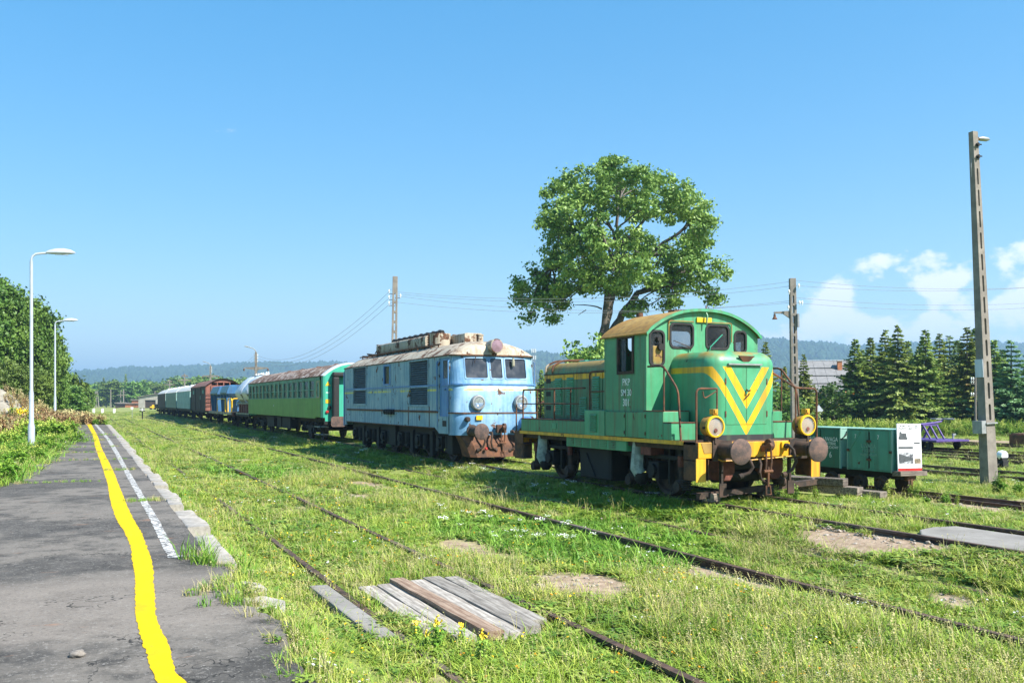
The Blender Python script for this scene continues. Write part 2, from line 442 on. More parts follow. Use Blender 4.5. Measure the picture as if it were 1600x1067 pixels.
M['sleeper'] = m_wood('old sleeper timber', (.08, .062, .05), (.27, .225, .18), 0)
def m_concrete(name, a, b, sc=3., bump=.4):
    t = NT(name); v = t.tc()
    n = t.noise(v, sc, 8, .65); n2 = t.noise(v, 45, 4, .7)
    col = t.mix(t.ramp(n, .3, .7), a, b)
    col = t.mix(t.math('MULTIPLY', t.ramp(n2, .5, .8), .45), col, tuple(q * .45 for q in a))
    st = t.noise(t.mapv(v, (7, 7, .5)), 1, 5)
    col = t.mix(t.math('MULTIPLY', t.ramp(st, .52, .75), .3), col, (.09, .075, .055))
    t.bump(n2, bump, .01)
    return t.fin(col, .9)
M['concrete'] = m_concrete('pole concrete', (.16, .14, .12), (.27, .24, .205))
M['slab'] = m_concrete('slab concrete', (.19, .175, .155), (.28, .262, .235), 1.2)
M['kerb'] = m_concrete('kerb concrete', (.24, .215, .18), (.44, .405, .36), 5.)
M['pole_wood'] = m_wood('pole timber', (.10, .085, .07), (.20, .175, .15), 2)
# ------------------------------------------------------------------ ground, platform, tracks
def m_ground():
    t = NT('meadow soil'); p = t.pos()
    n = t.noise(p, .45, 6, .6); n2 = t.noise(p, 6, 6, .7); n3 = t.noise(p, .06, 4)
    g = t.mix(t.ramp(n2, .3, .7), (.14, .19, .035), (.24, .28, .07))
    g = t.mix(t.ramp(n3, .35, .7), g, t.mix(n2, (.20, .22, .06), (.30, .30, .11)))
    soil = t.mix(t.ramp(n2, .3, .72), (.20, .14, .09), (.42, .32, .23))
    col = t.mix(t.ramp(n, .58, .70), g, soil)
    t.bump(n2, .6, .04)
    return t.fin(col, .95, 0, .2)
M['ground'] = m_ground()
xs = np.concatenate([[-6000, -2500, -1200, -600, -300, -150, -90, -60, -45, -35, -28, -22, -18], np.arange(-15, 40, .5), [42, 46, 52, 60, 72, 90, 130, 200, 350, 700, 1500, 3000, 6500]])
ys = np.concatenate([[-300, -80, -30, -12, -6], np.arange(-3, 70, .5), np.arange(70, 160, 3), [180, 220, 280, 360, 500, 800, 1400, 2600, 5000, 8000]])
gv = [(float(x), float(y), ground_z(x, y)) for y in ys for x in xs]
nx = len(xs)
gf = [(j * nx + i, j * nx + i + 1, (j + 1) * nx + i + 1, (j + 1) * nx + i) for j in range(len(ys) - 1) for i in range(nx - 1)]
me = bpy.data.meshes.new('ground'); me.from_pydata(gv, [], gf); me.materials.append(M['ground']); me.shade_smooth()
tag(add('ground', me), kind='structure')
# platform
PZ = 0.20
def m_asphalt():
    t = NT('old asphalt'); p = t.pos()
    big = t.noise(p, .45, 6, .6); sp = t.noise(p, 28, 5, .9); mid = t.noise(p, 3.2, 7, .65)
    col = t.mix(t.ramp(mid, .3, .7), (.050, .046, .041), (.105, .096, .085))
    y = t.xyz(p)[1]
    worn = t.math('MULTIPLY', t.ramp(big, .44, .54), t.ramp(mid, .30, .55))
    col = t.mix(t.math('MULTIPLY', worn, .75), col, (.19, .168, .142))
    band = t.math('MULTIPLY', t.ramp(t.math('MULTIPLY_ADD', mid, 1.0, y), 6.7, 7.3), t.math('SUBTRACT', 1., t.ramp(t.math('MULTIPLY_ADD', mid, 1.2, y), 8.9, 9.6)))
    col = t.mix(t.math('MULTIPLY', band, .75), col, t.mix(mid, (.17, .145, .12), (.27, .235, .20)))
    col = t.mix(t.math('MULTIPLY', t.ramp(sp, .54, .66), .85), col, (.30, .28, .25))
    col = t.mix(t.math('MULTIPLY', t.ramp(t.noise(t.mapv(p, (1, 1, 1), (7, 3, 0)), 30, 5, .9), .54, .64), .8), col, (.028, .027, .027))
    col = t.mix(t.math('MULTIPLY', t.ramp(t.noise(t.mapv(p, (1.3, 4, 1)), 1.5, 5), .66, .72), .6), col, (.28, .15, .09))
    cn = t.noise(p, .9, 5, .6, .4); crk = t.math('LESS_THAN', t.math('ABSOLUTE', t.math('SUBTRACT', cn, .5)), .0035)
    crk = t.math('MULTIPLY', crk, t.ramp(t.noise(p, .5, 2), .46, .56))
    col = t.mix(t.math('MULTIPLY', crk, .85), col, (.018, .017, .015))
    t.bump(t.math('ADD', sp, t.math('MULTIPLY', mid, .8)), .6, .014)
    return t.fin(col, .92, 0, .3)
M['asphalt'] = m_asphalt()
def plat_left(y): return float(np.interp(y, (-3, 12, 17, 19, 24, 30, 45, 60, 67), (-3.2, -2.6, -1.9, -1.5, -1.15, -0.9, -.75, -.8, -.85))) + .22 * mnoise.noise(Vector((y * .8, 1.3, 0)))
def plat_right(y):
    if y > 9.0: return 1.10
    return 1.16 + .20 * mnoise.noise(Vector((y * 1.1, 5.5, 0))) + .10 * mnoise.noise(Vector((y * 4, 2, 0))) + .06 * mnoise.noise(Vector((y * 11, 7, 0)))
mb = MB(); rows = []
yy = np.concatenate([np.arange(-3, 10, .06), np.arange(10, 67.6, .25)])
for y in yy:
    l, r = plat_left(y), plat_right(y); row = [(l - .05, y, PZ - .12)]
    for i in range(9): row.append((l + (r - l) * i / 8, y, PZ))
    row += [(r + .03, y, PZ - .06), (r + .05, y, PZ - .42)]
    rows.append(row)
mb.rings(rows, cap=True, closed=False)
platform = mb.build('platform', M['asphalt'])
tag(platform, kind='structure')
km = []
for k in range(5):
    mb = MB(); rr = random.Random(k)
    ring = []
    n = 7
    for i in range(n):
        yk = i / (n - 1); w = .0 if 0 < i < n - 1 else .012
        j = lambda a: rr.uniform(-a, a)
        ring.append([(.0 + w, yk + (w if i == 0 else -w if i else 0), -.4), (.27 + j(.012) - w, yk, -.4), (.27 + j(.02) - w, yk, .0 + j(.006) - .03), (.235 + j(.02), yk, .008 + j(.005)), (.02 + j(.015), yk, .010 + j(.005)), (.0, yk, -.01)])
    mb.rings(ring); km.append(mb.mesh('kerb_stone', M['kerb'], 50))
y = 9.05; k = 0
while y < 67:
    L = random.uniform(.94, 1.04)
    if y < 20 and k in (2, 5, 9): y += L * .7; k += 1; continue
    o = add('kerb_stone', km[k % 5], platform, (1.10 + random.uniform(-.02, .02), y, PZ + random.uniform(-.02, .006)), (0, R(random.uniform(-2.5, 2.5)), R(random.uniform(-1.6, 1.6))), (random.uniform(.7, 1.05) if y < 30 else 1, L - random.uniform(.02, .12), 1))
    y += L; k += 1
for px, py, w, l, rz in ((402, 950, .20, .5, -8), (385, 920, .13, .34, 10)):   # broken slabs at the crumbled edge
    p = at_z(px, py, .13)
    mb = MB(); mb.prism([(-w * .9, -l * .5), (w, -l * .45), (w * 1.1, l * .2), (w * .3, l * .55), (-w, l * .4)], lambda u, v, t: (u, v, t), -.2, .03)
    mb.build('broken_slab', M['kerb'], platform, None, .012, p, (R(3), R(2), R(rz)))
# painted lines
def m_linepaint(name, col, wear, sc=14):
    t = NT(name); p = t.pos()
    n = t.noise(p, sc, 8, .75); n2 = t.noise(p, 90, 3, .8)
    f = t.ramp(t.math('MULTIPLY_ADD', n2, .25, n), wear, wear + .06)
    c = t.mix(t.noise(p, 4, 4), tuple(q * .92 for q in col), col)
    c = t.mix(t.math('MULTIPLY', t.ramp(t.noise(p, 2.3, 6, .7), .5, .72), .45), c, tuple(q * .55 + .02 for q in col))
    c = t.mix(f, c, (.10, .098, .095)); t.bump(t.noise(p, 70, 3, .8), .35, .006)
    return t.fin(c, .8, 0, .15)
M['line_yellow'] = m_linepaint('yellow line paint', (.62, .415, .004), .775)
M['line_white'] = m_linepaint('white line paint', (.55, .54, .51), .60)
zz = lambda x, y: (x / 2.621, 660 + y / 2.621)
yl = [(1120, 655, 800), (1067, 645, 765), (1010, 620, 715), (950, 602, 702), (900, 585, 690), (850, 568, 662), (800, 558, 640), (750, 555, 636), (700, 555, 632), (650, 552, 630), (600, 548, 627), (550, 540, 618), (500, 533, 598), (450, 510, 580), (400, 480, 550), (350, 460, 525), (300, 448, 505), (250, 440, 485), (200, 425, 465), (150, 408, 440), (100, 390, 415), (50, 378, 397), (0, 352, 370)]
def line_strip(name, rows, mat, z, jit):
    L = [at_z(*zz(a, y), z) for y, a, b in rows]; Rr = [at_z(*zz(b, y), z) for y, a, b in rows]
    def dense(P):
        out = []
        for i in range(len(P) - 1):
            n = max(2, int((P[i + 1] - P[i]).length / .05))
            p0 = P[max(0, i - 1)]; p3 = P[min(len(P) - 1, i + 2)]
            n = 14
            for k in range(n):
                q = k / n; a, b = P[i], P[i + 1]
                out.append(.5 * ((2 * a) + (b - p0) * q + (2 * p0 - 5 * a + 4 * b - p3) * q * q + (3 * a - p0 - 3 * b + p3) * q ** 3))
        out.append(P[-1]); return out
    a, b = dense(L), dense(Rr); m = MB(); rg = []
    for i in range(len(a)):
        d = (b[i] - a[i]).normalized(); s = a[i].length * 8
        j1 = jit * (mnoise.noise(a[i] * 9) + .6 * mnoise.noise(a[i] * 30)); j2 = jit * (mnoise.noise(b[i] * 9 + Vector((9, 0, 0))) + .6 * mnoise.noise(b[i] * 30))
        p, q = a[i] + d * j1, b[i] + d * j2
        rg.append([p, p.lerp(q, .33), p.lerp(q, .66), q])
    m.rings(rg, cap=False, closed=False)
    return m.build(name, mat, platform)
line_strip('yellow_line', yl, M['line_yellow'], PZ + .004, .014)
wlr = [(552, 688, 730), (500, 662, 702), (400, 616, 652), (300, 562, 590), (200, 508, 530), (100, 455, 472), (50, 422, 435), (0, 380, 390)]
line_strip('white_line', wlr, M['line_white'], PZ + .004, .012)
mb = MB(); a, b = at_z(*zz(700, 545), PZ + .0045), at_z(*zz(880, 548), PZ + .0045)
mb.quad(a + Vector((0, -.035, 0)), b + Vector((0, -.035, 0)), b + Vector((0, .035, 0)), a + Vector((0, .035, 0))); mb.build('white_end_line', M['line_white'], platform)
# rails
def m_rail():
    t = NT('rail steel'); v = t.tc(); n = t.noise(v, 7, 7, .7)
    c = t.mix(t.ramp(n, .3, .7), (.035, .022, .017), (.13, .075, .05))
    c = t.mix(t.ramp(t.noise(t.mapv(v, (3, .4, 3)), 1, 4), .5, .75), c, (.16, .12, .10)); t.bump(n, .3, .004)
    return t.fin(c, .75, .2)
M['rail'] = m_rail()
def rail(parent, x, y0, y1, ztop, small=False, seed=0):
    mb = MB(); k = .62 if small else 1.0
    pr = [(-.034, 0), (.034, 0), (.036, -.03), (.012, -.045), (.009, -.115), (.062, -.135), (.062, -.15), (-.062, -.15), (-.062, -.135), (-.009, -.115), (-.012, -.045), (-.036, -.03)]
    n = max(2, int((y1 - y0) / 1.5)); rg = []
    for i in range(n + 1):
        y = y0 + (y1 - y0) * i / n
        dx = .018 * mnoise.noise(Vector((x, y * .12, seed))); dz = .012 * mnoise.noise(Vector((x + 9, y * .15, seed)))
        rg.append([(x + dx + u * k, y, ztop + dz + v * k) for u, v in pr])
    mb.rings(rg); return mb.build('rail', M['rail'], parent, 40)
T3X = 10.08
def track(label, xl, xr, y0, y1, z, small=False, group=None):
    t = thing('railway_track', label, 'railway track', (0, 0, 0))
    rail(t, xl, y0, y1, z, small, 1); rail(t, xr, y0, y1, z, small, 2)
    return t
track('overgrown railway track running along the platform edge', 2.24, 3.66, 1.5, 110, -.10)
track('grassy railway track between the plank crossing track and the locomotives', 6.66, 7.98, 2.5, 140, -.12)
track('railway track carrying the green and blue locomotives', T3X - .735, T3X + .735, 3.0, 190, .10)
track('narrow gauge track under the green mine carts', 14.08, 14.66, 7, 27, .02, True)
track('rusty track just behind the green mine carts and concrete pole', 19.3, 20.75, 7, 60, .03)
track('rusty track under the purple rail trolley', 27.2, 28.65, 8, 80, .06)
track('farthest rusty siding in front of the spruces', 32.2, 33.65, 8, 80, .08)
track('short rusty track beside the black and white point lever', 24.3, 25.75, 8, 33, .05)
# plank crossing
pc = thing('plank_crossing', 'weathered grey plank crossing laid between the platform track rails', 'plank crossing', (2.95, 7.6, -.12))
pls = [(2.52, .17, 6.85, 8.70, -.085, 'wood', 1), (2.695, .165, 6.50, 8.72, -.08, 'wood', -1), (2.865, .155, 6.40, 8.78, -.04, 'wood_red', 2), (3.035, .17, 6.38, 8.70, -.065, 'wood', 0), (3.225, .19, 6.48, 8.75, -.055, 'wood', 1), (3.41, .15, 6.68, 8.72, -.065, 'wood', -1)]
for x, w, y0, y1, zt, m, a in pls:
    mb = MB(); rg = []; n = 12; sd = x * 7
    for i in range(n + 1):
        y = y0 + (y1 - y0) * i / n; j = .012 * mnoise.noise(Vector((sd, y * 2, 0))); j2 = .012 * mnoise.noise(Vector((sd + 5, y * 2, 0))); zz2 = .006 * mnoise.noise(Vector((sd, y * 3, 4)))
        rg.append([(-w / 2 + j, y - 7.6, -.07), (w / 2 + j2, y - 7.6, -.07), (w / 2 + j2, y - 7.6, -.004 + zz2), (w / 2 - .012 + j2, y - 7.6, zz2), (-w / 2 + .012 + j, y - 7.6, zz2), (-w / 2 + j, y - 7.6, -.004 + zz2)])
    mb.rings(rg); mb.build('plank', M[m], pc, 40, 0, (x - 2.95, 0, zt + .12), (0, R(a * .6), R(a * .5)))
mb = MB(); mb.box(-.095, .095, -1.07, 1.07, -.12, 0)
o = mb.build('edge_beam', M['slab'], None, None, .015, (2.09, 7.85, -.075), (0, R(2), R(.6)))
tag(o, 'pale concrete beam lying in the grass beside the plank crossing', 'concrete beam')
mb = MB(); mb.plate([(9.5, 4.6), (10.66, 4.6), (10.68, 8.45), (10.3, 8.52), (9.95, 8.42), (9.62, 8.12), (9.5, 7.6)], [], lambda u, v, t: (u, v, t), -.12, .065)
tag(mb.build('concrete_slab', M['slab'], None, None, .02), 'pale concrete crossing slab between the rails in front of the locomotive', 'concrete slab')
# timber and beam in front of the green locomotive
st = thing('timber_stack', 'stack of old grey sleeper offcuts beside the locomotive buffers', 'timber stack', (12.6, 12.9, 0))
for x, y, z, L, w, h, a in ((0.05, -.1, .03, 1.3, .26, .15, 20), (-.1, .1, .185, 1.25, .25, .14, 24), (.45, -.55, -.02, .9, .26, .13, 14), (-.42, .35, .20, .9, .24, .13, 30)):
    mb = MB(); mb.box(-w / 2, w / 2, -L / 2, L / 2, 0, h); mb.build('sleeper_offcut', M['sleeper'], st, None, .012, (x, y, z), (0, 0, R(a)))
mb = MB(); mb.bar((8.95, 11.95, .25), (12.3, 12.75, .30), .13, .015); mb.bar((8.94, 11.89, .21), (12.29, 12.69, .26), .015, .10)
o = mb.build('steel_angle', M['rust_dark']); tag(o, 'rusty steel angle bar lying across the rails under the front buffers', 'steel bar')
mb = MB(); mb.box(-.1, .1, -.12, .12, 0, .14)
for x, y, w_ in ((9.36, 12.05, 'nearer'), (10.8, 12.38, 'farther')): tag(mb.build('timber_block', M['sleeper'], None, None, .01, (x, y, .10)), 'small timber block on the ' + w_ + ' rail under the steel angle bar', 'timber block', 'timber blocks on the locomotive rails')
# ------------------------------------------------------------------ rolling stock pieces
def wheel_mesh(r, w=.13):
    mb = MB()
    mb.lathe((0, 0, 0), (1, 0, 0), [(.03, -.02), (r * .32, -.03), (r * .36, .0), (r * .80, .02), (r * .84, -.035), (r - .012, -.05), (r, -.03), (r, .06), (r + .03, .075), (r + .028, .10), (r * .85, .10), (.05, .09)], 28)
    return mb.mesh('wheel', M['wheel_rim'], 35)
WHEELS = {}
def wheelset(parent, off, y, r, rail_z=.10, half=.735, both=True):
    if r not in WHEELS: WHEELS[r] = wheel_mesh(r)
    for s in (-1, 1):
        add('wheel', WHEELS[r], parent, (s * (half + .02) - off[0], y - off[1], rail_z + r - off[2]), (0, 0, 0 if s < 0 else math.pi))
    mb = MB(off); mb.cyl((-half, y, rail_z + r), (half, y, rail_z + r), .07, None, 10); mb.build('axle', M['under'], parent, 40)
def axlebox(mb, x, y, z, s=1.):
    mb.box(x - .12 * s, x + .12 * s, y - .14 * s, y + .14 * s, z - .13 * s, z + .13 * s)
    mb.cyl((x - .17 * s, y, z), (x - .10 * s, y, z), .10 * s, None, 12)
def coil(mb, p, r, h, turns=5, t=.014, n=40):
    mb.tube([(p[0] + r * math.cos(2 * math.pi * turns * i / n), p[1] + r * math.sin(2 * math.pi * turns * i / n), p[2] + h * i / n) for i in range(n + 1)], t, 5)
def buffer(parent, off, x, y_face, z, d=-1, L=.5, r=.235, mat='buffer', sleeve='rust_dark', nm='buffer'):
    """buffer with its head at y_face, pointing along d*y"""
    mb = MB(off)
    mb.lathe((x, y_face, z), (0, -d, 0), [(.0, -.03), (r * .25, -.028), (r * .55, -.022), (r * .9, -.004), (r, .006), (r, .035), (r * .8, .045), (.06, .06)], 30)
    head = mb.build(nm + '_head', M[mat], parent, 30)
    mb = MB(off); mb.lathe((x, y_face - d * .05, z), (0, -d, 0), [(.085, 0), (.085, .10), (.125, .101), (.135, .14), (.115, .15), (.125, L - .06), (.17, L - .05), (.17, L)], 20)
    mb.build(nm + '_sleeve', M[sleeve], parent, 35)
    return head
def hook(parent, off, y, z, d=-1):
    mb = MB(off)
    mb.prism([(-.02, -.05), (.16, -.05), (.2, 0), (.24, .0), (.26, .05), (.22, .10), (.17, .10), (.14, .05), (-.02, .05)], lambda u, v, t: (t, y + d * u, z + v), -.03, .03)
    mb.lathe((.07, y + d * .10, z + .06), (1, 0, 0), [(.0, -.04), (.10, -.035), (.10, .035), (.0, .04)], 12)
    mb.build('coupling_hook', M['rust'], parent, None, .006)
    mb = MB(off)
    for s in (-.05, .05): mb.tube([(s, y + d * .16, z), (s * 1.1, y + d * .17, z - .2), (s, y + d * .15, z - .36)], .018, 6)
    mb.cyl((-.09, y + d * .15, z - .37), (.09, y + d * .15, z - .37), .028, None, 8)
    mb.cyl((0, y + d * .15, z - .30), (0, y + d * .15, z - .62), .022, None, 8)
    mb.tube([(-.04, y + d * .15, z - .6), (-.05, y + d * .16, z - .75), (.05, y + d * .16, z - .75), (.04, y + d * .15, z - .6)], .016, 6)
    mb.build('screw_coupling', M['rust'], parent, 40)
def hose(parent, off, x, y, z, sw, d=-1, drop=.42, r=.028):
    mb = MB(off)
    mb.tube([(x, y, z), (x, y + d * .10, z + .005), (x + sw * .03, y + d * .17, z - .06), (x + sw * .07, y + d * .19, z - drop * .55), (x + sw * .02, y + d * .16, z - drop * .85), (x - sw * .10, y + d * .12, z - drop)], r, 8)
    mb.cyl((x, y + .02, z), (x, y + d * .07, z), .045, None, 10)
    mb.cyl((x - sw * .08, y + d * .12, z - drop), (x - sw * .14, y + d * .11, z - drop - .02), .045, None, 10)
    mb.build('brake_hose', M['rust_dark'], parent, 40)
def handrail(parent, off, pts, r=.017, mat='rust', name='handrail', bend=.09):
    P = [Vector(p) for p in pts]; out = [P[0]]
    for i in range(1, len(P) - 1):
        a, b, c = P[i - 1], P[i], P[i + 1]; k = min(bend, (a - b).length * .45, (c - b).length * .45)
        p, q = b + (a - b).normalized() * k, b + (c - b).normalized() * k
        for j in range(5):
            u = j / 4; out.append(p.lerp(b, u).lerp(b.lerp(q, u), u))
    out.append(P[-1])
    mb = MB(off); mb.tube(out, r, 7); return mb.build(name, M[mat], parent, 50)
def louvre(parent, off, x, y0, y1, z0, z1, n, frame, slat, depth=.02, name='louvre_panel', side=-1):
    mb = MB(off); mb.box(min(x, x + side * .006), max(x, x + side * .006), y0 - .015, y1 + .015, z0 - .015, z1 + .015)
    p = mb.build(name, frame, parent)
    mb = MB(); h = (z1 - z0) / n; L = (y1 - y0) / 2
    mb.v = [(0, -L, 0), (side * depth, -L, h * .12), (side * depth, -L, h * .30), (0, -L, h * .78), (0, L, 0), (side * depth, L, h * .12), (side * depth, L, h * .30), (0, L, h * .78)]
    for q in ((0, 1, 2, 3), (7, 6, 5, 4), (0, 4, 5, 1), (1, 5, 6, 2), (2, 6, 7, 3)): mb.face(q)
    me = mb.mesh('slat', slat)
    for i in range(n): add('slat', me, p, (x + side * .007 - off[0], (y0 + y1) / 2 - off[1], z0 + h * (i + .1) - off[2]))
    return p
# ------------------------------------------------------------------ green shunting locomotive
off = (0, 14.6, 0)
G = thing('shunting_locomotive', 'small green diesel shunter with yellow chevrons and round headlights', 'locomotive', (T3X, 14.6, 0))
B = lambda: MB(off)
HW = 1.30
# frame
B().box(-1.22, 1.22, 11.72, 18.15, .96, 1.055).build('underframe', M['rust_dark'], G)
B().box(-HW, HW, 11.70, 18.15, 1.056, 1.108).build('footplate', M['rust'], G, None, .004)
for s in (-1, 1):
    mb = B(); mb.box(min(s * HW + s * .002, s * HW + s * .010), max(s * HW + s * .002, s * HW + s * .010), 12.02, 18.15, 1.045, 1.112); mb.build('sill_strip', M['yellow'], G)
    B().box(min(s * .74, s * 1.295), max(s * .74, s * 1.295), 15.26, 18.10, 1.11, 1.372).build('side_tank', M['green_side'], G, None, .01)
    B().box(min(s * .73, s * 1.30), max(s * .73, s * 1.30), 15.26, 18.12, 1.373, 1.39).build('deck_plate', M['rust'], G)
    bb = B(); bb.box(min(s * .74, s * 1.302), max(s * .74, s * 1.302), 14.50, 15.25, 1.11, 1.592); bb = bb.build('battery_box', M['green'], G, None, .008)
    if s < 0: louvre(G, off, -1.302, 14.78, 15.02, 1.18, 1.52, 9, M['green_side'], M['green'], .022)
    for y0, y1 in ((13.10, 13.75), (13.77, 14.46)):
        d = B(); d.box(min(s * 1.2, s * 1.306), max(s * 1.2, s * 1.306), y0, y1, 1.12, 1.572); d = d.build('locker_door', M['green_side'], G, None, .005)
        for zz3 in (1.2, 1.5): B().cyl((s * 1.312, y0 + .02, zz3 - .03), (s * 1.312, y0 + .02, zz3 + .03), .012, None, 6).build('hinge', M['rust'], d)
    # steps up to the cab from the front
    B().box(min(s * .76, s * 1.30), max(s * .76, s * 1.30), 12.60, 13.175, 1.11, 1.585).build('step_block', M['green'], G, None, .008)
    B().box(min(s * .76, s * 1.30), max(s * .76, s * 1.30), 12.36, 12.595, 1.11, 1.395).build('step_block', M['green'], G, None, .008)
    B().box(min(s * .75, s * 1.305), max(s * .75, s * 1.305), 12.35, 12.60, 1.397, 1.412).build('step_tread', M['rust'], G)
    B().box(min(s * .75, s * 1.305), max(s * .75, s * 1.305), 12.61, 13.18, 1.587, 1.602).build('step_tread', M['rust'], G)
B().prism(rrect(16.42, 16.62, 1.19, 1.32, .03), lambda u, v, t: (t, u, v), -1.303, -1.297).build('filler_cover', M['green'], G)
B().box(-1.15, 1.15, 13.1, 14.46, 1.11, 1.57).build('cab_base', M['green_side'], G)
# cab
CF, CR, EZ, AZ = 13.19, 14.60, 2.99, 3.40
CW = 1.24
def cab_top(u):  # roof curve across the cab
    q = min(1, abs(u) / CW); return AZ - (AZ - EZ) * (q ** 2.4)
def cab_outline():
    pts = [(-CW, 1.575), (CW, 1.575)]
    n = 22
    for i in range(n + 1):
        u = CW - 2 * CW * i / n; pts.append((u, cab_top(u) - .012))
    return pts
fw = [rrect(-1.20, -.89, 2.40, 3.0, .09), rrect(-.74, -.25, 2.72, 3.145, .09), rrect(.07, .57, 2.73, 3.145, .09), rrect(.73, .99, 2.70, 3.05, .08)]
sh = [rrect(u0 + 0, u1, v0, v1, .09) for u0, u1, v0, v1 in ((-1.20, -.89, 2.40, 3.0), (-.74, -.20, 2.72, 3.145), (.20, .74, 2.72, 3.145), (.89, 1.20, 2.40, 3.0))]
fw = [rrect(-1.165, -.87, 2.40, 3.0, .09), rrect(-.73, -.24, 2.72, 3.145, .09), rrect(.055, .56, 2.72, 3.145, .09), rrect(.70, .96, 2.66, 3.05, .09)]
wf = lambda y: (lambda u, v, t: (u, y + t, v))
B().plate(cab_outline(), fw, wf(CF), 0, .05).build('cab_front_wall', M['green'], G)
B().plate(cab_outline(), [rrect(-.745, -.20, 2.72, 3.145, .09), rrect(.20, .745, 2.72, 3.145, .09)], wf(CR), -.05, 0).build('cab_rear_wall', M['green_side'], G)
for s in (-1, 1):
    f = lambda u, v, t, s=s: (s * (CW - t), u, v)
    w = rect(13.61, 14.11, 2.285, 2.94)
    B().plate([(CF + .051, 1.575), (CR - .051, 1.575), (CR - .051, EZ + .02), (CF + .051, EZ + .02)], [w], f, 0.002, .05).build('cab_side_wall', M['green_side'], G)
    fr = B(); f2 = lambda u, v, t, s=s: (s * (CW + t), u, v)
    fr.plate(rect(13.58, 14.14, 2.255, 2.965), [rect(13.635, 14.085, 2.31, 2.90)], f2, -.03, .018); fr = fr.build('side_window', M['rust_dark'], G)
    mb = B(); x = s * (CW - .02); mb.box(x - .003, x + .003, 13.88, 14.09, 2.31, 2.90); mb.build('pane', M['glass'], fr)
for i, (w, frame) in enumerate(zip(fw, (1, 1, 1, 1))):
    us = [p[0] for p in w]; vs = [p[1] for p in w]; u0, u1, v0, v1 = min(us), max(us), min(vs), max(vs)
    mb = B(); mb.plate(rrect(u0 - .022, u1 + .022, v0 - .022, v1 + .022, .105), [rrect(u0 + .018, u1 - .018, v0 + .018, v1 - .018, .075)], wf(CF), -.014, .02)
    g = mb.build('front_window', M['black'], G, None, .004)
    mb = B(); mb.prism(rrect(u0 + .015, u1 - .015, v0 + .015, v1 - .015, .075), wf(CF), .012, .018); mb.build('pane', M['glass'], g)
    if i in (1, 2):   # rain strips and wipers
        sgn = -1 if i == 1 else 1
        handrail(g, off, [(u0 - .05 if i == 1 else u0 - .0, CF - .02, v1 - .30 if i == 1 else v1 + .035), (u0 - .05 if i == 1 else u0 + .1, CF - .025, v1 + .045), (u1 - .02 if i == 1 else u1 + .055, CF - .025, v1 + .045), (u1 + .0 if i == 1 else u1 + .055, CF - .02, v1 + .04 if i == 1 else v1 - .3)], .010, 'ochre_roof', 'rain_strip', .05)
wp = B(); wp.bar((.10, CF - .035, 2.66), (.12, CF - .045, 2.76), .02, .012); wp.bar((.10, CF - .05, 2.74), (.38, CF - .05, 2.98), .02, .012); wp.build('wiper', M['coach_end'], G)
wp = B(); wp.bar((-.33, CF - .035, 2.66), (-.30, CF - .05, 2.74), .025, .014); wp.bar((-.30, CF - .05, 2.72), (-.70, CF - .05, 2.84), .014, .010); wp.build('wiper', M['rust_dark'], G)
# cab roof
mb = B(); rg = []
for y in (CF - .07, CR + .08):
    o_, i_ = [], []
    for i in range(27):
        u = (CW + .045) * (-1 + i / 13)
        z = AZ - (AZ - EZ) * (min(1, abs(u) / CW) ** 2.4) if abs(u) <= CW else EZ - (abs(u) - CW) * 1.3
        o_.append((u, y, z + .028)); i_.append((u * .995, y, z + .004))
    rg.append(o_ + i_[::-1])
mb.rings(rg); mb.build('cab_roof', M['ochre_roof'], G, 30)
mb = B(); rg = []
for y in (CF - .078, CF - .062):
    o_, i_ = [], []
    for i in range(27):
        u = (CW + .045) * (-1 + i / 13)
        z = AZ - (AZ - EZ) * (min(1, abs(u) / CW) ** 2.4) if abs(u) <= CW else EZ - (abs(u) - CW) * 1.3
        o_.append((u, y, z + .031)); i_.append((u * .985, y, z - .022))
    rg.append(o_ + i_[::-1])
mb.rings(rg); mb.build('roof_edge', M['green'], G, 30)
B().cyl((-.25, 14.9, 2.5), (-.25, 14.9, 3.5), .075, .07, 14).build('exhaust_stack', M['rust'], G, 40)
B().box(-.28, -.10, 13.7, 13.9, 3.40, 3.46).build('roof_fitting', M['rust'], G); B().cyl((.06, 13.2, 3.38), (.06, 13.2, 3.5), .012).build('roof_pin', M['rust'], G); B().cyl((.35, 13.4, 3.36), (.35, 13.4, 3.44), .01).build('roof_pin', M['rust'], G)
mb = B(); mb.box(-.17, .16, CF - .030, CF - .002, 3.185, 3.275); mb.build('roof_lamp_panel', M['yellow_clean'], G, None, .006)
mb = B(); mb.tube([(.01, CF - .06, 3.36), (.01, CF - .09, 3.30), (.0, CF - .08, 3.14)], [.012, .02, .012], 7); mb.build('horn', M['green'], G, 40)
# cab interior
mb = B(); mb.box(-.75, .75, 13.25, 13.75, 1.6, 2.5); mb.box(-1.1, -.85, 13.2, 13.45, 1.6, 2.75); mb.box(-.45, -.05, 13.6, 13.75, 2.5, 2.62); mb.build('control_desk', M['green_dull'], G, None, .02)
mb = B(); mb.cyl((-.95, 13.19, 2.72), (-.95, 13.14, 2.72), .06); mb.cyl((-.99, 13.19, 2.86), (-.99, 13.14, 2.86), .045); mb.cyl((-.84, 13.3, 2.66), (-.84, 13.2, 2.66), .05); mb.build('gauge', M['under'], G, 40)
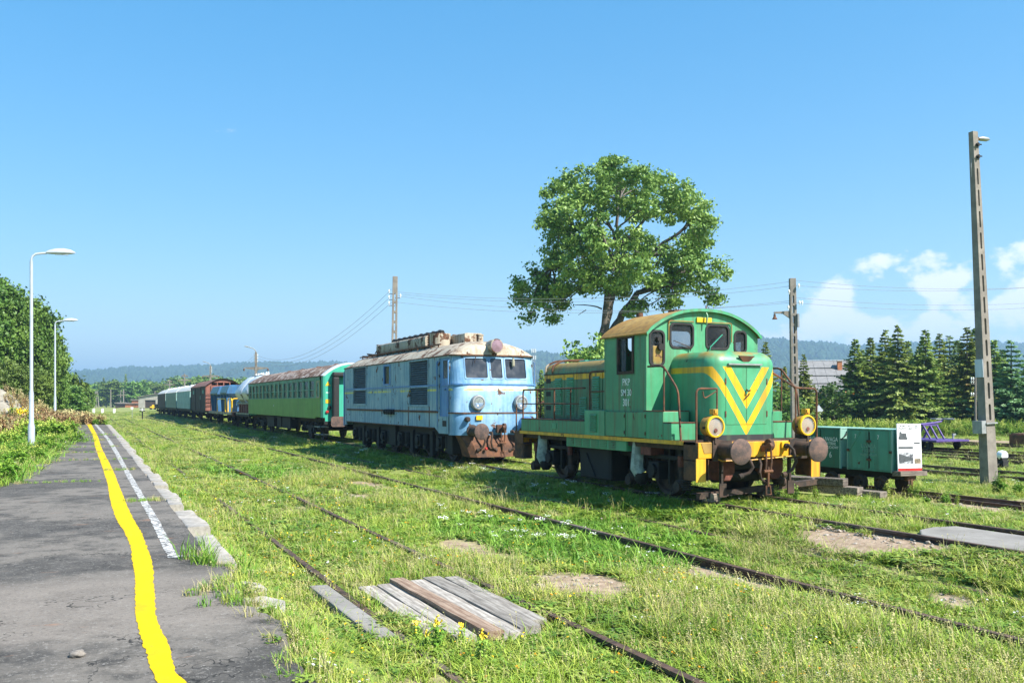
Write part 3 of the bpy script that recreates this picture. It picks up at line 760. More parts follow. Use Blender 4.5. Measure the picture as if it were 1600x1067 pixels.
# hoods
def hood(y0, y1, round0, mat, name, hw=.72, zb=1.10, zt=2.615, r=.26, top_r=.24):
    rg = []
    def outline(inset, z):
        w, rr = hw - inset, max(.04, r - inset * .6); ya = y0 + (inset if round0 else 0); yb = y1 - (0 if round0 else inset)
        P = []
        if round0:
            P.append((w, yb, z))
            for i in range(9):
                a = R(90 * i / 8); P.append((w - rr + rr * math.cos(a), ya + rr - rr * math.sin(a), z))
            for i in range(9):
                a = R(90 + 90 * i / 8); P.append((-w + rr + rr * math.cos(a), ya + rr - rr * math.sin(a), z))
            P.append((-w, yb, z))
        else:
            rr = min(rr, .07)
            P.append((w, ya, z)); 
            for i in range(9):
                a = R(90 * i / 8); P.append((w - rr + rr * math.cos(a), yb - rr + rr * math.sin(a), z))
            for i in range(9):
                a = R(90 + 90 * i / 8); P.append((-w + rr + rr * math.cos(a), yb - rr + rr * math.sin(a), z))
            P.append((-w, ya, z))
        return P
    for z in (zb, 1.6, 2.0, zt - top_r): rg.append(outline(0, z))
    for i in range(1, 9):
        a = R(90 * i / 8); rg.append(outline(top_r * (1 - math.cos(a)) * (1.0), zt - top_r + top_r * math.sin(a)))
    mb = B(); mb.rings(rg); return mb.build(name, M[mat], G, 40)
front_hood = hood(12.03, CF, True, 'green_hood', 'front_hood')
rear_hood = hood(CR, 18.17, False, 'green_dull', 'rear_hood', .70, 1.11, 2.615, .10)
B().box(-.712, .712, CR + .05, 18.12, 2.352, 2.372).build('hood_roof_seam', M['rust_dark'], G)
for s in (-1, 1):   # front hood doors
    a, b = (-.435, -.004) if s < 0 else (.004, .435)
    mb = B(); mb.box(a, b, 12.024, 12.034, 1.37, 2.352); d = mb.build('hood_door', M['green_hood'], G, None, .003)
    for z in (1.55, 2.1): B().box(s * .44 - .012, s * .44 + .012, 12.016, 12.03, z - .05, z + .05).build('hinge', M['rust'], d)
mb = B(); mb.box(-.40, .31, 11.985, 12.03, 2.372, 2.398); mb.build('hood_visor', M['grey'], G)
mb = B(); mb.prism([(-.17, .055), (.17, .055), (.10, -.01), (.06, -.045), (-.06, -.045), (-.10, -.01)], lambda u, v, t: (u, t - .3 * v, 2.475 + v), 12.02, 12.06); mb.build('maker_plate', M['rust'], G)
mb = B(); mb.tube([(-.01, 12.01, 1.96), (.0, 11.97, 1.93), (.03, 11.96, 1.95)], .016, 6); mb.tube([(-.05, 12.01, 1.80), (.0, 11.98, 1.86), (.02, 11.97, 1.90)], .012, 6); mb.build('door_latch', M['rust_dark'], G)
mb = B()
for i in range(4): mb.box(-.712, -.698, 12.42, 12.56, 2.17 + i * .05, 2.19 + i * .05)
mb.build('hood_vent', M['green_side'], G)
mb = B(); mb.lathe((-.70, 13.0, 2.05), (-1, 0, 0), [(.07, 0), (.07, .012), (.0, .014)], 14); mb.build('hood_plug', M['black'], G)
# rear hood doors with louvres, seen from the platform side
for s in (-1,):
    for (y0, y1, lv) in ((17.14, 17.66, ((17.26, 17.56, 1.47, 2.26, 17),)), (16.60, 17.12, ((16.74, 17.02, 1.47, 2.26, 17),)), (16.05, 16.58, ((16.18, 16.44, 1.47, 1.85, 8),)), (15.56, 16.03, ((15.66, 15.92, 1.5, 2.26, 16),)), (14.55, 15.53, ())):
        mb = B(); mb.box(-.712, -.699, y0, y1, 1.42, 2.345); d = mb.build('side_door', M['green_dull'], G, None, .003)
        for l in lv: louvre(G, off, -.712, l[0], l[1], l[2], l[3], l[4], M['green_side'], M['green'], .018)
    louvre(G, off, -.712, 14.98, 15.30, 1.72, 2.18, 12, M['black'], M['rust_dark'], .02, 'radiator_grille')
    for z in (1.62, 1.93, 2.22):
        mb = B(); mb.box(-.706, -.698, 17.80, 18.02, z - .05, z + .05); mb.build('vent_opening', M['black'], G)
# roof pipes on the rear hood
for y, m in ((18.05, 'cream'), (17.72, 'rust')):
    handrail(G, off, [(-.70, y, 2.38), (-.70, y, 2.55), (-.45, y, 2.68), (.1, y, 2.70)], .022, m, 'roof_pipe', .16)
mb = B(); mb.box(-.2, .3, 15.6, 17.2, 2.60, 2.66); mb.box(-.1, .2, 17.3, 17.6, 2.6, 2.68); mb.build('roof_hatch', M['coach_end'], G, None, .02)
mb = B(); mb.box(-.66, .66, 18.172, 18.20, 1.4, 2.3); mb.build('rear_door', M['green_side'], G)
# buffer beams
B().box(-1.29, 1.29, 11.64, 11.72, .845, 1.10).build('buffer_beam', M['yellow'], G, None, .006)
mb = B(); mb.prism([(0, 0), (.74, 0), (.62, -.16), (.10, -.17)], lambda u, v, t: (-1.24 + u * .62, t, 1.095 + v), 11.634, 11.6385); mb.build('worn_patch', M['ochre_roof'], G)
B().box(-1.28, 1.28, 18.14, 18.22, .845, 1.10).build('rear_buffer_beam', M['yellow'], G, None, .006)
for s in (-1, 1):
    buffer(G, off, s * .80 - .03, 11.15, .97, -1, .5, .205)
    buffer(G, off, s * .875, 18.70, .97, 1, .5)
    mb = B(); mb.box(s * .80 - .03 - .19, s * .80 - .03 + .19, 11.615, 11.638, .80, 1.13); mb.build('buffer_plate', M['rust_dark'], G)
hook(G, off, 11.64, .985)
hook(G, off, 18.22, .985, 1)
hose(G, off, -.42, 11.64, .86, 1, -1, .30); hose(G, off, .47, 11.62, 1.02, 1, -1, .46); hose(G, off, -.12, 11.66, .80, -1, -1, .36, .022)
mb = B(); mb.box(.40, .56, 11.60, 11.64, .98, 1.08); mb.build('hose_bracket', M['yellow_clean'], G)
mb = B(); mb.tube([(-.92, 11.62, .83), (-.85, 11.6, .80), (-.3, 11.58, .80), (.3, 11.58, .83), (.85, 11.6, .86)], .012, 6); mb.build('release_rod', M['yellow'], G, 40)
# headlights
for s in (-1, 1):
    x, y, z = s * .97, 11.63, 1.355
    mb = B(); mb.lathe((x, y, z), (0, 1, 0), [(.165, .0), (.17, .02), (.165, .18), (.12, .23), (.03, .24)], 28)
    h = mb.build('headlight', M['ochre_roof'], G, 40)
    mb = B(); mb.lathe((x, y, z), (0, -1, 0), [(.176, -.02), (.180, .01), (.172, .03), (.150, .032), (.146, .0)], 32, False); mb.build('headlight_rim', M['yellow_clean'], h, 40)
    mb = B(); mb.lathe((x, y, z), (0, 1, 0), [(.148, -.012), (.13, .03), (.06, .07), (.01, .08)], 24, False); mb.build('reflector', M['chrome'], h, 60)
    mb = B(); mb.lathe((x, y, z), (0, -1, 0), [(.146, .006), (.09, .018), (.0, .024)], 24, False); mb.build('lens', M['glass_lamp'], h, 60)
    mb = B(); mb.lathe((x + .0, y - .018, z - .06), (0, -1, 0), [(.0, .012), (.032, .01), (.034, 0)], 14, False); mb.build('tail_lens', M['brown_red'], h, 50)
    mb = B(); mb.box(x - .10, x + .10, y + .03, y + .17, 1.10, 1.20); mb.cyl((x - .14, y + .05, z - .02), (x - .20, y + .05, z - .02), .02); mb.box(x - .02, x + .02, y - .03, y + .05, 1.08, 1.2); mb.build('bracket', M['rust_dark'], h)
    mb = B(); mb.box(x - .02, x + .07, y + .01, y + .12, z + .19, z + .28); mb.box(x - .005, x + .05, y - .01, y + .009, z + .215, z + .27); mb.cyl((x + .03, y + .06, z + .15), (x + .03, y + .06, z + .2), .03); mb.build('marker_lamp', M['yellow'], h, None, .004)
    # corner steps
    for y0, y1, d in ((11.66, 12.02, 1), (18.0, 18.42, -1)):
        mb = B(); xo = s * 1.30; xi = s * 1.08
        mb.box(min(xo, xo - s * .012), max(xo, xo - s * .012), y0, y1, .50, 1.10); mb.box(min(xi, xi - s * .012), max(xi, xi - s * .012), y0, y1, .50, .92)
        mb.box(min(xo, xi), max(xo, xi), y0, y1, .485, .505); mb.box(min(xo, xi), max(xo, xi), y0 + .03, y1, .80, .815)
        mb.build('corner_step', M['rust'], G)
    mb = B(); xo = s * 1.30 - .03; mb.box(min(xo, xo - s * .19), max(xo, xo - s * .19), 11.645, 11.658, .47, .845); mb.build('step_plate', M['yellow'], G)
# handrails
handrail(G, off, [(-1.27, 11.72, 1.10), (-1.27, 11.72, 1.965), (-.86, 11.72, 1.965)], .018)
handrail(G, off, [(-.86, 11.72, 1.97), (-.86, 11.72, 1.10)], .015)
handrail(G, off, [(-.86, 11.72, 1.93), (-1.12, 11.72, 1.80), (-1.14, 11.72, 1.92)], .010)
handrail(G, off, [(1.27, 11.72, 1.10), (1.27, 11.72, 1.98), (.80, 11.72, 1.99), (.66, 12.35, 2.36)], .018)
handrail(G, off, [(.80, 11.72, 1.99), (.80, 11.72, 1.10)], .015)
for s in (-1, 1):
    handrail(G, off, [(s * 1.28, 13.08, 2.365), (s * 1.28, 12.62, 2.365), (s * 1.28, 12.20, 1.95), (s * 1.28, 12.12, 1.10)], .019, bend=.12)
    handrail(G, off, [(s * 1.28, 12.60, 2.36), (s * 1.28, 12.60, 1.60)], .015)
    handrail(G, off, [(s * 1.27, 18.05, 1.10), (s * 1.27, 18.05, 2.02), (s * 1.27, 15.28, 2.025)], .018)
    handrail(G, off, [(s * 1.27, 18.05, 1.71), (s * 1.27, 15.55, 1.715)], .014)
    for y in (17.35, 16.56, 15.86): handrail(G, off, [(s * 1.27, y, 1.385), (s * 1.27, y, 2.02)], .016)
    handrail(G, off, [(s * 1.20, 15.22, 1.59), (s * 1.20, 15.22, 2.34), (s * 1.20, 14.52, 2.345)], .018)
    handrail(G, off, [(s * 1.20, 15.20, 1.95), (s * 1.20, 14.52, 1.955)], .014)
    handrail(G, off, [(s * 1.27, 18.05, 2.02), (s * .8, 18.12, 2.02), (s * .8, 18.12, 1.1)], .016)
handrail(G, off, [(-1.27, 18.4, 1.7), (-1.27, 18.4, .55)], .016)
# running gear
for y in (13.15, 17.05): wheelset(G, off, y, .45)
for s in (-1, 1):
    mb = B()
    for y in (13.15, 17.05):
        axlebox(mb, s * .98, y, .56, 1.15)
        mb.prism([(-.75, .07), (.75, .07), (.55, 0), (-.55, 0)], lambda u, v, t, y=y: (t, y + u, .76 + v), s * 1.0 - .045, s * 1.0 + .045)
        for dy in (-.34, .34):
            mb.box(s * .98 - .05, s * .98 + .05, y + dy - .03, y + dy + .03, .34, .98); mb.box(s * 1.0 - .06, s * 1.0 + .06, y + dy * 2 - .05, y + dy * 2 + .05, .70, .97)
    mb.box(s * .90 - .03, s * .90 + .03, 12.2, 18.0, .74, .97)
    mb.build('axle_guard', M['under'], G, None, .008)
    mb = B()
    for y in (12.42, 13.92, 16.25, 17.80): 
        mb.cyl((s * 1.05, y, .40), (s * 1.05, y, .86), .05, None, 10); mb.lathe((s * 1.05, y, .38), (0, 0, 1), [(.11, -.06), (.12, 0), (.09, .06)], 12); mb.cyl((s * 1.0, y, .33), (s * 1.16, y, .33), .09, None, 12)
    mb.build('brake_cylinder', M['rust_dark'], G, 40)
    for y in (12.42, 16.25, 17.80):
        mb = B(); mb.cyl((s * 1.06, y, .66), (s * 1.06, y, .84), .058, None, 10); mb.build('damper_sleeve', M['brown_red'], G, 40)
    for y in (13.62, 17.35):
        mb = B(); mb.tube([(s * 1.12, y, 1.03), (s * 1.13, y, .80), (s * 1.16, y - .02, .56), (s * 1.12, y - .06, .46)], [.11, .12, .13, .12], 9); mb.build('canvas_boot', M['canvas'], G, 40)
        mb = B(); mb.lathe((s * 1.1, y - .08, .42), (0, 0, 1), [(.14, .06), (.13, -.06), (.07, -.14)], 12); mb.build('sand_hopper', M['under'], G, 40)
    mb = B(); mb.box(s * .92 - .2, s * .92 + .2, 14.55, 15.75, .25, .86); mb.build('fuel_tank', M['under'], G, None, .03)
    mb = B(); mb.prism([(14.62, .28), (15.55, .28), (15.55, .84), (14.62, .84)], lambda u, v, t: (t, u, v), s * 1.121, s * 1.126); mb.prism([(15.1, .30), (15.2, .30), (15.5, .7), (15.45, .74)], lambda u, v, t: (t, u, v), s * 1.13, s * 1.15); mb.build('tank_cover', M['under'], G)
    mb = B(); mb.box(min(s * 1.0, s * 1.262), max(s * 1.0, s * 1.262), 13.80, 16.05, .855, 1.045); l = mb.build('under_locker', M['green'], G, None, .006)
    if s < 0:
        for q in range(6):
            y0 = 14.16 + q * .31 + (.03 if q > 2 else 0)
            mb = B()
            for k in range(5): mb.box(-1.275, -1.26, y0, y0 + .24, .885 + k * .03, .898 + k * .03)
            mb.build('vent_slots', M['green_side'], l)
    mb = B(); mb.box(s * 1.05 - .16, s * 1.05 + .16, 13.1, 13.42, .82, 1.04); mb.build('sand_box', M['brown_red'], G, None, .01)
    mb = B(); mb.prism([(-.22, .0), (.22, 0), (.22, -.2), (.1, -.34), (-.1, -.34), (-.22, -.2)], lambda u, v, t: (s * .52 + u * .8, t, .78 + v), 11.9, 12.5); mb.build('air_reservoir_box', M['brown_red'], G, None, .02)
    mb = B(); mb.box(s * .72 - .02, s * .72 + .02, 11.76, 11.82, .25, .84); mb.box(s * .72 - .07, s * .72 + .07, 11.74, 11.76, .2, .42); mb.build('rail_guard', M['rust_dark'], G)
mb = B(); mb.box(-.6, .6, 12.0, 12.06, .62, .84); mb.box(-.8, .8, 12.5, 12.56, .4, .46); mb.cyl((-.5, 12.3, .5), (.5, 12.3, .5), .12); mb.box(-.55, .55, 12.6, 17.6, .45, .95); mb.build('gear_case', M['under'], G, None, .02)
mb = B()
for x in (-1.16, -1.18): pass
coil(mb, (-1.1, 12.2, .28), .075, .2); mb.build('coil_spring', M['under'], G, 50)
# painted number
for b_, z in (('PKP', 2.105), ('SM 30', 1.915), ('301', 1.735)):
    text('painted_number', b_, .185 if b_ != 'SM 30' else .17, M['letter'], G, (-CW - .001, 13.84 - off[1], z), (R(90), 0, R(-90)), sx=.82)
# ------------------------------------------------------------------ blue electric locomotive
M['grille_slat'] = m_paint('grille slat paint', (.055, .10, .13), (.11, .17, .20), .8, .4, .4, .6)
off = (0, 28.0, 0)
BL = thing('electric_locomotive', 'faded blue electric locomotive with cream rusty roof behind the green shunter', 'locomotive', (T3X, 28.0, 0)); BL.scale = (.965, 1, 1)
W = 1.30; FY = 22.18; RY = 33.60; EV = 3.03
def blue_plan(y, w=W):
    pass
# side walls with grilles and window cut out
for s in (-1, 1):
    f = lambda u, v, t, s=s: (s * (W - t), u, v)
    out = [(22.62, .88), (23.42, .88), (23.75, 1.03), (33.3, 1.03), (33.3, .90), (RY, .90), (RY, EV), (22.62, EV)]
    holes = [rect(24.27, 25.95, 1.64, 2.99), rect(30.62, 32.30, 1.66, 3.01), rect(27.88, 28.58, 2.31, 2.94), rect(22.66, 23.40, 1.36, 2.96)]
    B = lambda: MB(off)
    B().plate(out, holes, f, 0, .06).build('side_wall', M['blue_side'], BL)
    for y0, y1, z0, z1 in ((24.27, 25.95, 1.64, 2.99), (30.62, 32.30, 1.66, 3.01)):
        mb = B(); mb.plate(rect(y0 - .03, y1 + .03, z0 - .03, z1 + .03), [rect(y0 + .03, y1 - .03, z0 + .03, 2.165), rect(y0 + .03, y1 - .03, 2.225, z1 - .03)], f, -.02, .03)
        g = mb.build('grille', M['blue_side'], BL)
        mb = B(); x = s * (W - .10); mb.box(min(x, x - s * .01), max(x, x - s * .01), y0, y1, z0, z1); mb.build('grille_back', M['black'], g)
        n = 21; h = (z1 - z0) / n
        mb = MB(); L = (y1 - y0) / 2 - .02
        mb.v = [(-s * .05, -L, h * .75), (s * .014, -L, 0), (s * .014, -L, .012), (-s * .05, -L, h * .75 + .012), (-s * .05, L, h * .75), (s * .014, L, 0), (s * .014, L, .012), (-s * .05, L, h * .75 + .012)]
        for q in ((0, 1, 2, 3), (7, 6, 5, 4), (0, 4, 5, 1), (1, 5, 6, 2), (2, 6, 7, 3), (3, 7, 4, 0)): mb.face(q)
        me = mb.mesh('slat', M['grille_slat'])
        for i in range(n): add('slat', me, g, (s * (W - .015), (y0 + y1) / 2 - off[1], z0 + h * (i + .15)))
    mb = B(); mb.plate(rect(27.86, 28.60, 2.28, 2.97), [rect(27.93, 28.53, 2.34, 2.91)], f, -.02, .02); g = mb.build('side_window', M['blue_door'], BL)
    mb = B(); x = s * (W - .03); mb.box(x - .004, x + .004, 27.9, 28.56, 2.32, 2.93); mb.build('pane', M['glass_dark'], g)
    # cab door
    mb = B(); mb.plate(rect(22.64, 23.42, 1.34, 2.98), [rect(22.83, 23.18, 2.40, 2.89)], f, .03, .05); d = mb.build('cab_door', M['blue_door'], BL)
    mb = B(); x = s * (W - .045); mb.box(x - .003, x + .003, 22.81, 23.2, 2.38, 2.91); mb.build('pane', M['glass_dark'], d)
    mb = B(); mb.box(min(s * (W - .03), s * W - s * .0), max(s * (W - .03), s * W), 22.70, 23.30, 2.19, 2.22); mb.box(min(s * (W - .03), s * (W + .02)), max(s * (W - .03), s * (W + .02)), 22.95, 23.05, 2.08, 2.11); mb.build('door_handle', M['blue_door'], d)
    for y in (22.60, 23.46): handrail(BL, off, [(s * (W + .01), y, 1.5), (s * (W + .05), y, 1.52), (s * (W + .05), y, 2.85), (s * (W + .01), y, 2.87)], .016, 'blue_door')
    # strips along the side
    for z, m, y0, y1, h in ((2.215, 'blue_door', 23.5, 33.3, .022), (1.475, 'rust', 23.5, 33.2, .030), (EV - .01, 'rust', 22.7, 33.62, .018), (1.02, 'rust', 23.8, 33.28, .015)):
        mb = B(); mb.box(min(s * W, s * (W + .022)), max(s * W, s * (W + .022)), y0, y1, z - h, z + h); mb.build('side_strip', M[m], BL)
    for y in (24.2, 26.05, 23.55): 
        mb = B(); mb.box(min(s * W, s * (W + .008)), max(s * W, s * (W + .008)), y - .02, y + .02, 1.05, 1.62 if y > 24 else 2.9); mb.build('panel_seam', M['rust' if y > 24 else 'blue_door'], BL)
    mb = B(); mb.box(min(s * W, s * (W + .07)), max(s * W, s * (W + .07)), 27.4, 28.3, 1.36, 1.52); mb.build('cable_box', M['black'], BL, None, .01)
    for k in range(4):
        mb = B(); mb.lathe((s * (W + .07), 27.52 + k * .22, 1.43), (s, 0, 0), [(.08, 0), (.085, .05), (.05, .07), (.0, .075)], 10); mb.build('socket', M['under'], BL, 40)
    mb = B(); mb.box(min(s * (W - .1), s * (W + .004)), max(s * (W - .1), s * (W + .004)), 22.85, 23.15, 1.08, 1.24); mb.build('step_hole', M['black'], BL)
# front cab shell: plan outlines lofted upwards, rounded corners, rake above the waist strip
def face_outline(z, y0, w, r=.42, n=8):
    P = [(w, 22.64, z)]
    for i in range(n + 1):
        a = R(90 * i / n); P.append((w - r + r * math.cos(a), y0 + r * .75 - r * .75 * math.sin(a) + 0.0, z))
    for i in range(n + 1):
        a = R(90 + 90 * i / n); P.append((-w + r + r * math.cos(a), y0 + r * .75 - r * .75 * math.sin(a), z))
    P.append((-w, 22.64, z)); return P
def bow(P):   # slight curve of the whole front
    return [(x, y + .05 * (x / W) ** 2, z) for x, y, z in P]
mb = B(); rg = [bow(face_outline(z, y0, w)) for z, y0, w in ((.86, 22.12, W - .0), (1.20, 22.10, W), (1.44, 22.10, W), (1.46, 22.12, W), (2.10, 22.14, W), (2.20, 22.18, W - .01), (2.24, 22.24, W - .01))]
mb.rings(rg, cap=False, closed=False); mb.build('front_panel', M['blue_face'], BL, 40)
# windscreen belt: follows the same plan, windows cut by building around them
WZ0, WZ1 = 2.385, 2.95
ws = ((-.95, -.27), (-.19, .19), (.27, .95))
def scr(u, v, t):   # u across, v height; raked plane with wrapped corners
    y0 = 22.24 + (v - 2.24) * .20; r = .42
    w = W - .01 - (v - 2.24) * .03
    a = abs(u); y = y0 + .05 * (u / W) ** 2
    if a > w - r:
        q = min(1, (a - (w - r)) / r); y += r * .75 * (1 - math.sqrt(max(0, 1 - q * q)))
        if a >= w: y = 22.64
    return (u if a < w else math.copysign(w, u), y + t, v)
us = sorted(set([-1.30, -1.285, -1.26, -1.22, -1.16, -1.08, -1.0, -.95, -.27, -.19, .19, .27, .95, 1.0, 1.08, 1.16, 1.22, 1.26, 1.285, 1.30] + [round(-.95 + i * .1, 3) for i in range(1, 19)]))
vs_ = [2.24, WZ0, WZ1, 3.02]
mb = B()
for i in range(len(us) - 1):
    for j in range(3):
        um = (us[i] + us[i + 1]) / 2
        if j == 1 and any(a < um < b for a, b in ws): continue
        mb.quad(scr(us[i], vs_[j], 0), scr(us[i + 1], vs_[j], 0), scr(us[i + 1], vs_[j + 1], 0), scr(us[i], vs_[j + 1], 0))
mb.build('windscreen_belt', M['blue_face'], BL)
for a, b in ws:
    mb = B(); mb.plate(rrect(a - .02, b + .02, WZ0 - .02, WZ1 + .02, .05), [rrect(a + .015, b - .015, WZ0 + .015, WZ1 - .015, .04)], scr, -.012, .03); g = mb.build('windscreen', M['blue_face'], BL)
    mb = B(); mb.plate(rect(a - .01, b + .01, WZ0 - .01, WZ1 + .01), [], scr, .012, .018); mb.build('pane', M['glass_dark'], g)
mb = B(); mb.bar((-.62, 22.33, 3.0), (-.68, 22.30, 2.80), .02, .012); mb.build('wiper', M['rust_dark'], BL)
mb = B(); mb.lathe((.52, 22.30, 2.80), (0, 0, 1), [(.02, -.08), (.045, -.06), (.045, .06), (.02, .16)], 10); mb.build('wiper_motor', M['tan'], BL, 40)
def face_strip(z, y0, h, d, m, w=W):
    A = bow(face_outline(z, y0, w)); C = bow(face_outline(z, y0 - d, w + d * .8)); mb = B()
    lo = [(p[0], p[1], z - h) for p in A], [(p[0], p[1], z - h) for p in C]; hi = [(p[0], p[1], z + h) for p in A], [(p[0], p[1], z + h) for p in C]
    mb.rings([lo[0], lo[1], hi[1], hi[0]], cap=False, closed=False); return mb.build('face_strip', M[m], BL)
face_strip(2.225, 22.20, .020, .04, 'blue_door'); face_strip(1.455, 22.11, .018, .025, 'rust'); face_strip(3.02, 22.36, .018, .03, 'rust')
# rear end
mb = B(); mb.box(-W, W, RY - .06, RY, .9, EV); mb.build('rear_wall', M['blue_side'], BL)
mb = B(); mb.box(-W - .01, -W + .03, RY - .02, RY + .12, .85, 2.9); mb.build('rear_pillar', M['blue_door'], BL)
# roof with domed ends
mb = B(); rg = []
def roof_ring(y, sw, sz, base=EV):
    P = []
    for i in range(21):
        u = -1 + 2 * i / 20; P.append((u * (W + .03) * sw, y, base + .435 * sz * (1 - abs(u) ** 2.6) ))
    return P
for y, sw, sz in ((22.36, .55, .0), (22.38, .80, .32), (22.44, .90, .55), (22.60, .965, .78), (22.9, 1, .93), (23.4, 1, 1), (28, 1, 1), (33.0, 1, 1), (33.4, .99, .85), (33.62, .96, .5), (33.72, .9, .0)): rg.append(roof_ring(y, sw, sz))
mb.rings(rg, cap=False, closed=False); mb.build('roof', M['cream'], BL, 45)
mb = B(); mb.lathe((-.06, 22.14, 3.27), (0, 1, 0), [(.19, 0), (.20, .02), (.185, .06), (.185, .35), (.13, .6), (.05, .8)], 22); h = mb.build('roof_headlight', M['cream'], BL, 40)
mb = B(); mb.lathe((-.06, 22.135, 3.27), (0, -1, 0), [(.17, .0), (.10, .012), (.0, .02)], 22, False); mb.build('lens', M['pink_lens'], h, 50)
mb = B(); mb.lathe((-.42, 22.55, 3.22), (0, -1, .3), [(.05, 0), (.05, .06), (.03, .065), (.0, .04)], 12); mb.build('horn', M['rust'], BL, 40)
mb = B(); mb.lathe((-.05, 23.35, 3.40), (0, 0, 1), [(.10, 0), (.10, .22), (.115, .23), (.115, .26), (.0, .27)], 16); mb.build('roof_vent', M['cream'], BL, 40)
# roof equipment
def rbox(y0, y1, x0, x1, z0, z1, mat, name, r=.08):
    mb = B(); n = 4
    mb.prism(rrect(x0, x1, z0, z1, r), lambda u, v, t: (u, t, v), y0, y1); return mb.build(name, M[mat], BL, 40, .01)
rbox(26.4, 31.6, -.62, .45, 3.44, 3.83, 'cream', 'resistor_box', .12)
rbox(24.6, 25.9, .0, .6, 3.44, 3.80, 'cream', 'roof_box', .06)
mb = B(); mb.lathe((-.35, 25.75, 3.42), (0, 0, 1), [(.33, 0), (.33, .42), (.0, .425)], 24); mb.build('roof_drum', M['cream'], BL, 40)
mb = B(); mb.cyl((-.05, 26.3, 3.93), (-.05, 31.3, 3.93), .075, None, 10)
for i in range(9): mb.cyl((-.05, 26.5 + i * .58, 3.93), (-.05, 26.56 + i * .58, 3.93), .10, None, 10)
mb.build('insulator_rod', M['under'], BL, 40)
for k, (y, x) in enumerate(((26.15, -.55), (26.0, -.2), (31.75, -.5), (31.9, .1), (25.9, .2))):
    mb = B(); mb.lathe((x, y, 3.42), (0, 0, 1), sum([[(.05, i * .075), (.09, i * .075 + .03), (.05, i * .075 + .05)] for i in range(6)], []), 12); mb.build('insulator', M['rust'], BL, 40)
for s in (-1, 1):
    mb = B(); x = s * .78
    mb.tube([(x, 24.6, 3.44), (x, 28, 3.45), (x, 33.2, 3.43)], .025, 6)
    for i in range(14): mb.bar((x, 24.8 + i * .62, 3.32), (x, 24.8 + i * .62, 3.45), .04, .03)
    mb.build('roof_walk_rail', M['rust'], BL)
mb = B()
for s in (-1, 1): mb.tube([(s * .5, 32.2, 3.50), (s * .55, 33.0, 3.56), (s * .2, 33.5, 3.5)], .025, 6); mb.tube([(s * .5, 31.7, 3.75), (s * .45, 32.3, 3.55)], .02, 6)
mb.box(-.7, .7, 32.1, 32.2, 3.44, 3.52); mb.box(-.7, .7, 33.1, 33.2, 3.42, 3.50); mb.build('pantograph_base', M['rust_dark'], BL)
# lights
for s in (-1, 1):
    x, y, z = s * .66, 22.12, 1.735
    mb = B(); mb.lathe((x, y, z), (0, -1, 0), [(.21, -.03), (.21, .05), (.185, .085), (.155, .09), (.15, .06)], 26, False); h = mb.build('headlight', M['grey'], BL, 40)
    mb = B(); mb.lathe((x, y - .06, z), (0, 1, 0), [(.155, 0), (.12, .05), (.03, .08), (.0, .08)], 20, False); mb.build('reflector', M['chrome'], h, 60)
    mb = B(); mb.lathe((x, y - .07, z), (0, -1, 0), [(.155, 0), (.1, .012), (.0, .02)], 20, False); mb.build('lens', M['glass_lamp'], h, 60)
    mb = B(); mb.lathe((s * .98, 22.14, 1.29), (0, -1, 0), [(.07, -.02), (.07, .10), (.05, .12), (.0, .12)], 14); mb.build('marker_lamp', M['rust_dark'], BL, 40)
mb = B(); mb.box(-.72, -.53, 22.075, 22.10, 1.27, 1.39); mb.build('number_plate', M['yellow_clean'], BL)
for s in (-1, 1): buffer(BL, off, s * .875, 21.35, .98, -1, .62, .215)
hook(BL, off, 22.05, 1.02)
mb = B(); mb.box(-.14, .14, 21.95, 22.06, .92, 1.14); mb.build('hook_plate', M['rust'], BL)
hose(BL, off, -.62, 22.05, .98, 1, -1, .5); hose(BL, off, -.30, 22.05, .92, -1, -1, .45); hose(BL, off, .35, 22.05, .95, 1, -1, .5)
mb = B(); mb.lathe((-.52, 21.9, .50), (0, -1, .2), [(.035, 0), (.04, .05), (.02, .07)], 10); mb.build('hose_cock', M['red'], BL, 40)
mb = B(); mb.lathe((.72, 21.93, 1.12), (0, -1, 0), [(.24, 0), (.25, .1), (.22, .2), (.1, .26), (.0, .27)], 18); mb.build('jumper_cover', M['blue_door'], BL, 50)
# pilot plate
mb = B(); rg = []
for z, y0, w in ((.86, 22.16, 1.18), (.6, 22.0, 1.05), (.28, 21.92, .95)): rg.append([(w, 22.5, z), (w * .96, y0 + .12, z), (w * .8, y0, z), (0, y0 - .04, z), (-w * .8, y0, z), (-w * .96, y0 + .12, z), (-w, 22.5, z)])
mb.rings(rg, cap=False, closed=False); mb.build('pilot_plate', M['rust'], BL)
# bogies
for s in (-1, 1):
    mb = B()
    for y in (23.6, 25.4, 27.1, 28.9, 30.7, 32.4):
        axlebox(mb, s * 1.06, y, .62, 1.3)
        for dy in (-.36, .36):
            mb.lathe((s * 1.06, y + dy, .45), (0, 0, 1), [(.10, 0), (.12, .05), (.12, .3), (.10, .36)], 10); mb.box(s * 1.06 - .09, s * 1.06 + .09, y + dy - .12, y + dy + .12, .36, .45)
    mb.box(s * 1.0 - .06, s * 1.0 + .06, 22.9, 28.0, .80, 1.0); mb.box(s * 1.0 - .06, s * 1.0 + .06, 28.2, 33.2, .80, 1.0)
    for y in (24.5, 26.25, 29.8, 31.6): mb.box(s * 1.05 - .08, s * 1.05 + .08, y - .12, y + .12, .22, .9)
    mb.build('bogie_frame', M['under'], BL, 40)
    mb = B(); mb.box(s * 1.02 - .14, s * 1.02 + .14, 22.75, 23.15, .32, .86); mb.box(s * 1.02 - .16, s * 1.02 + .16, 27.7, 28.4, .35, 1.0); mb.build('equipment_box', M['under'], BL, None, .02)
for y in (23.6, 25.4, 27.1, 28.9, 30.7, 32.4): wheelset(BL, off, y, .52)
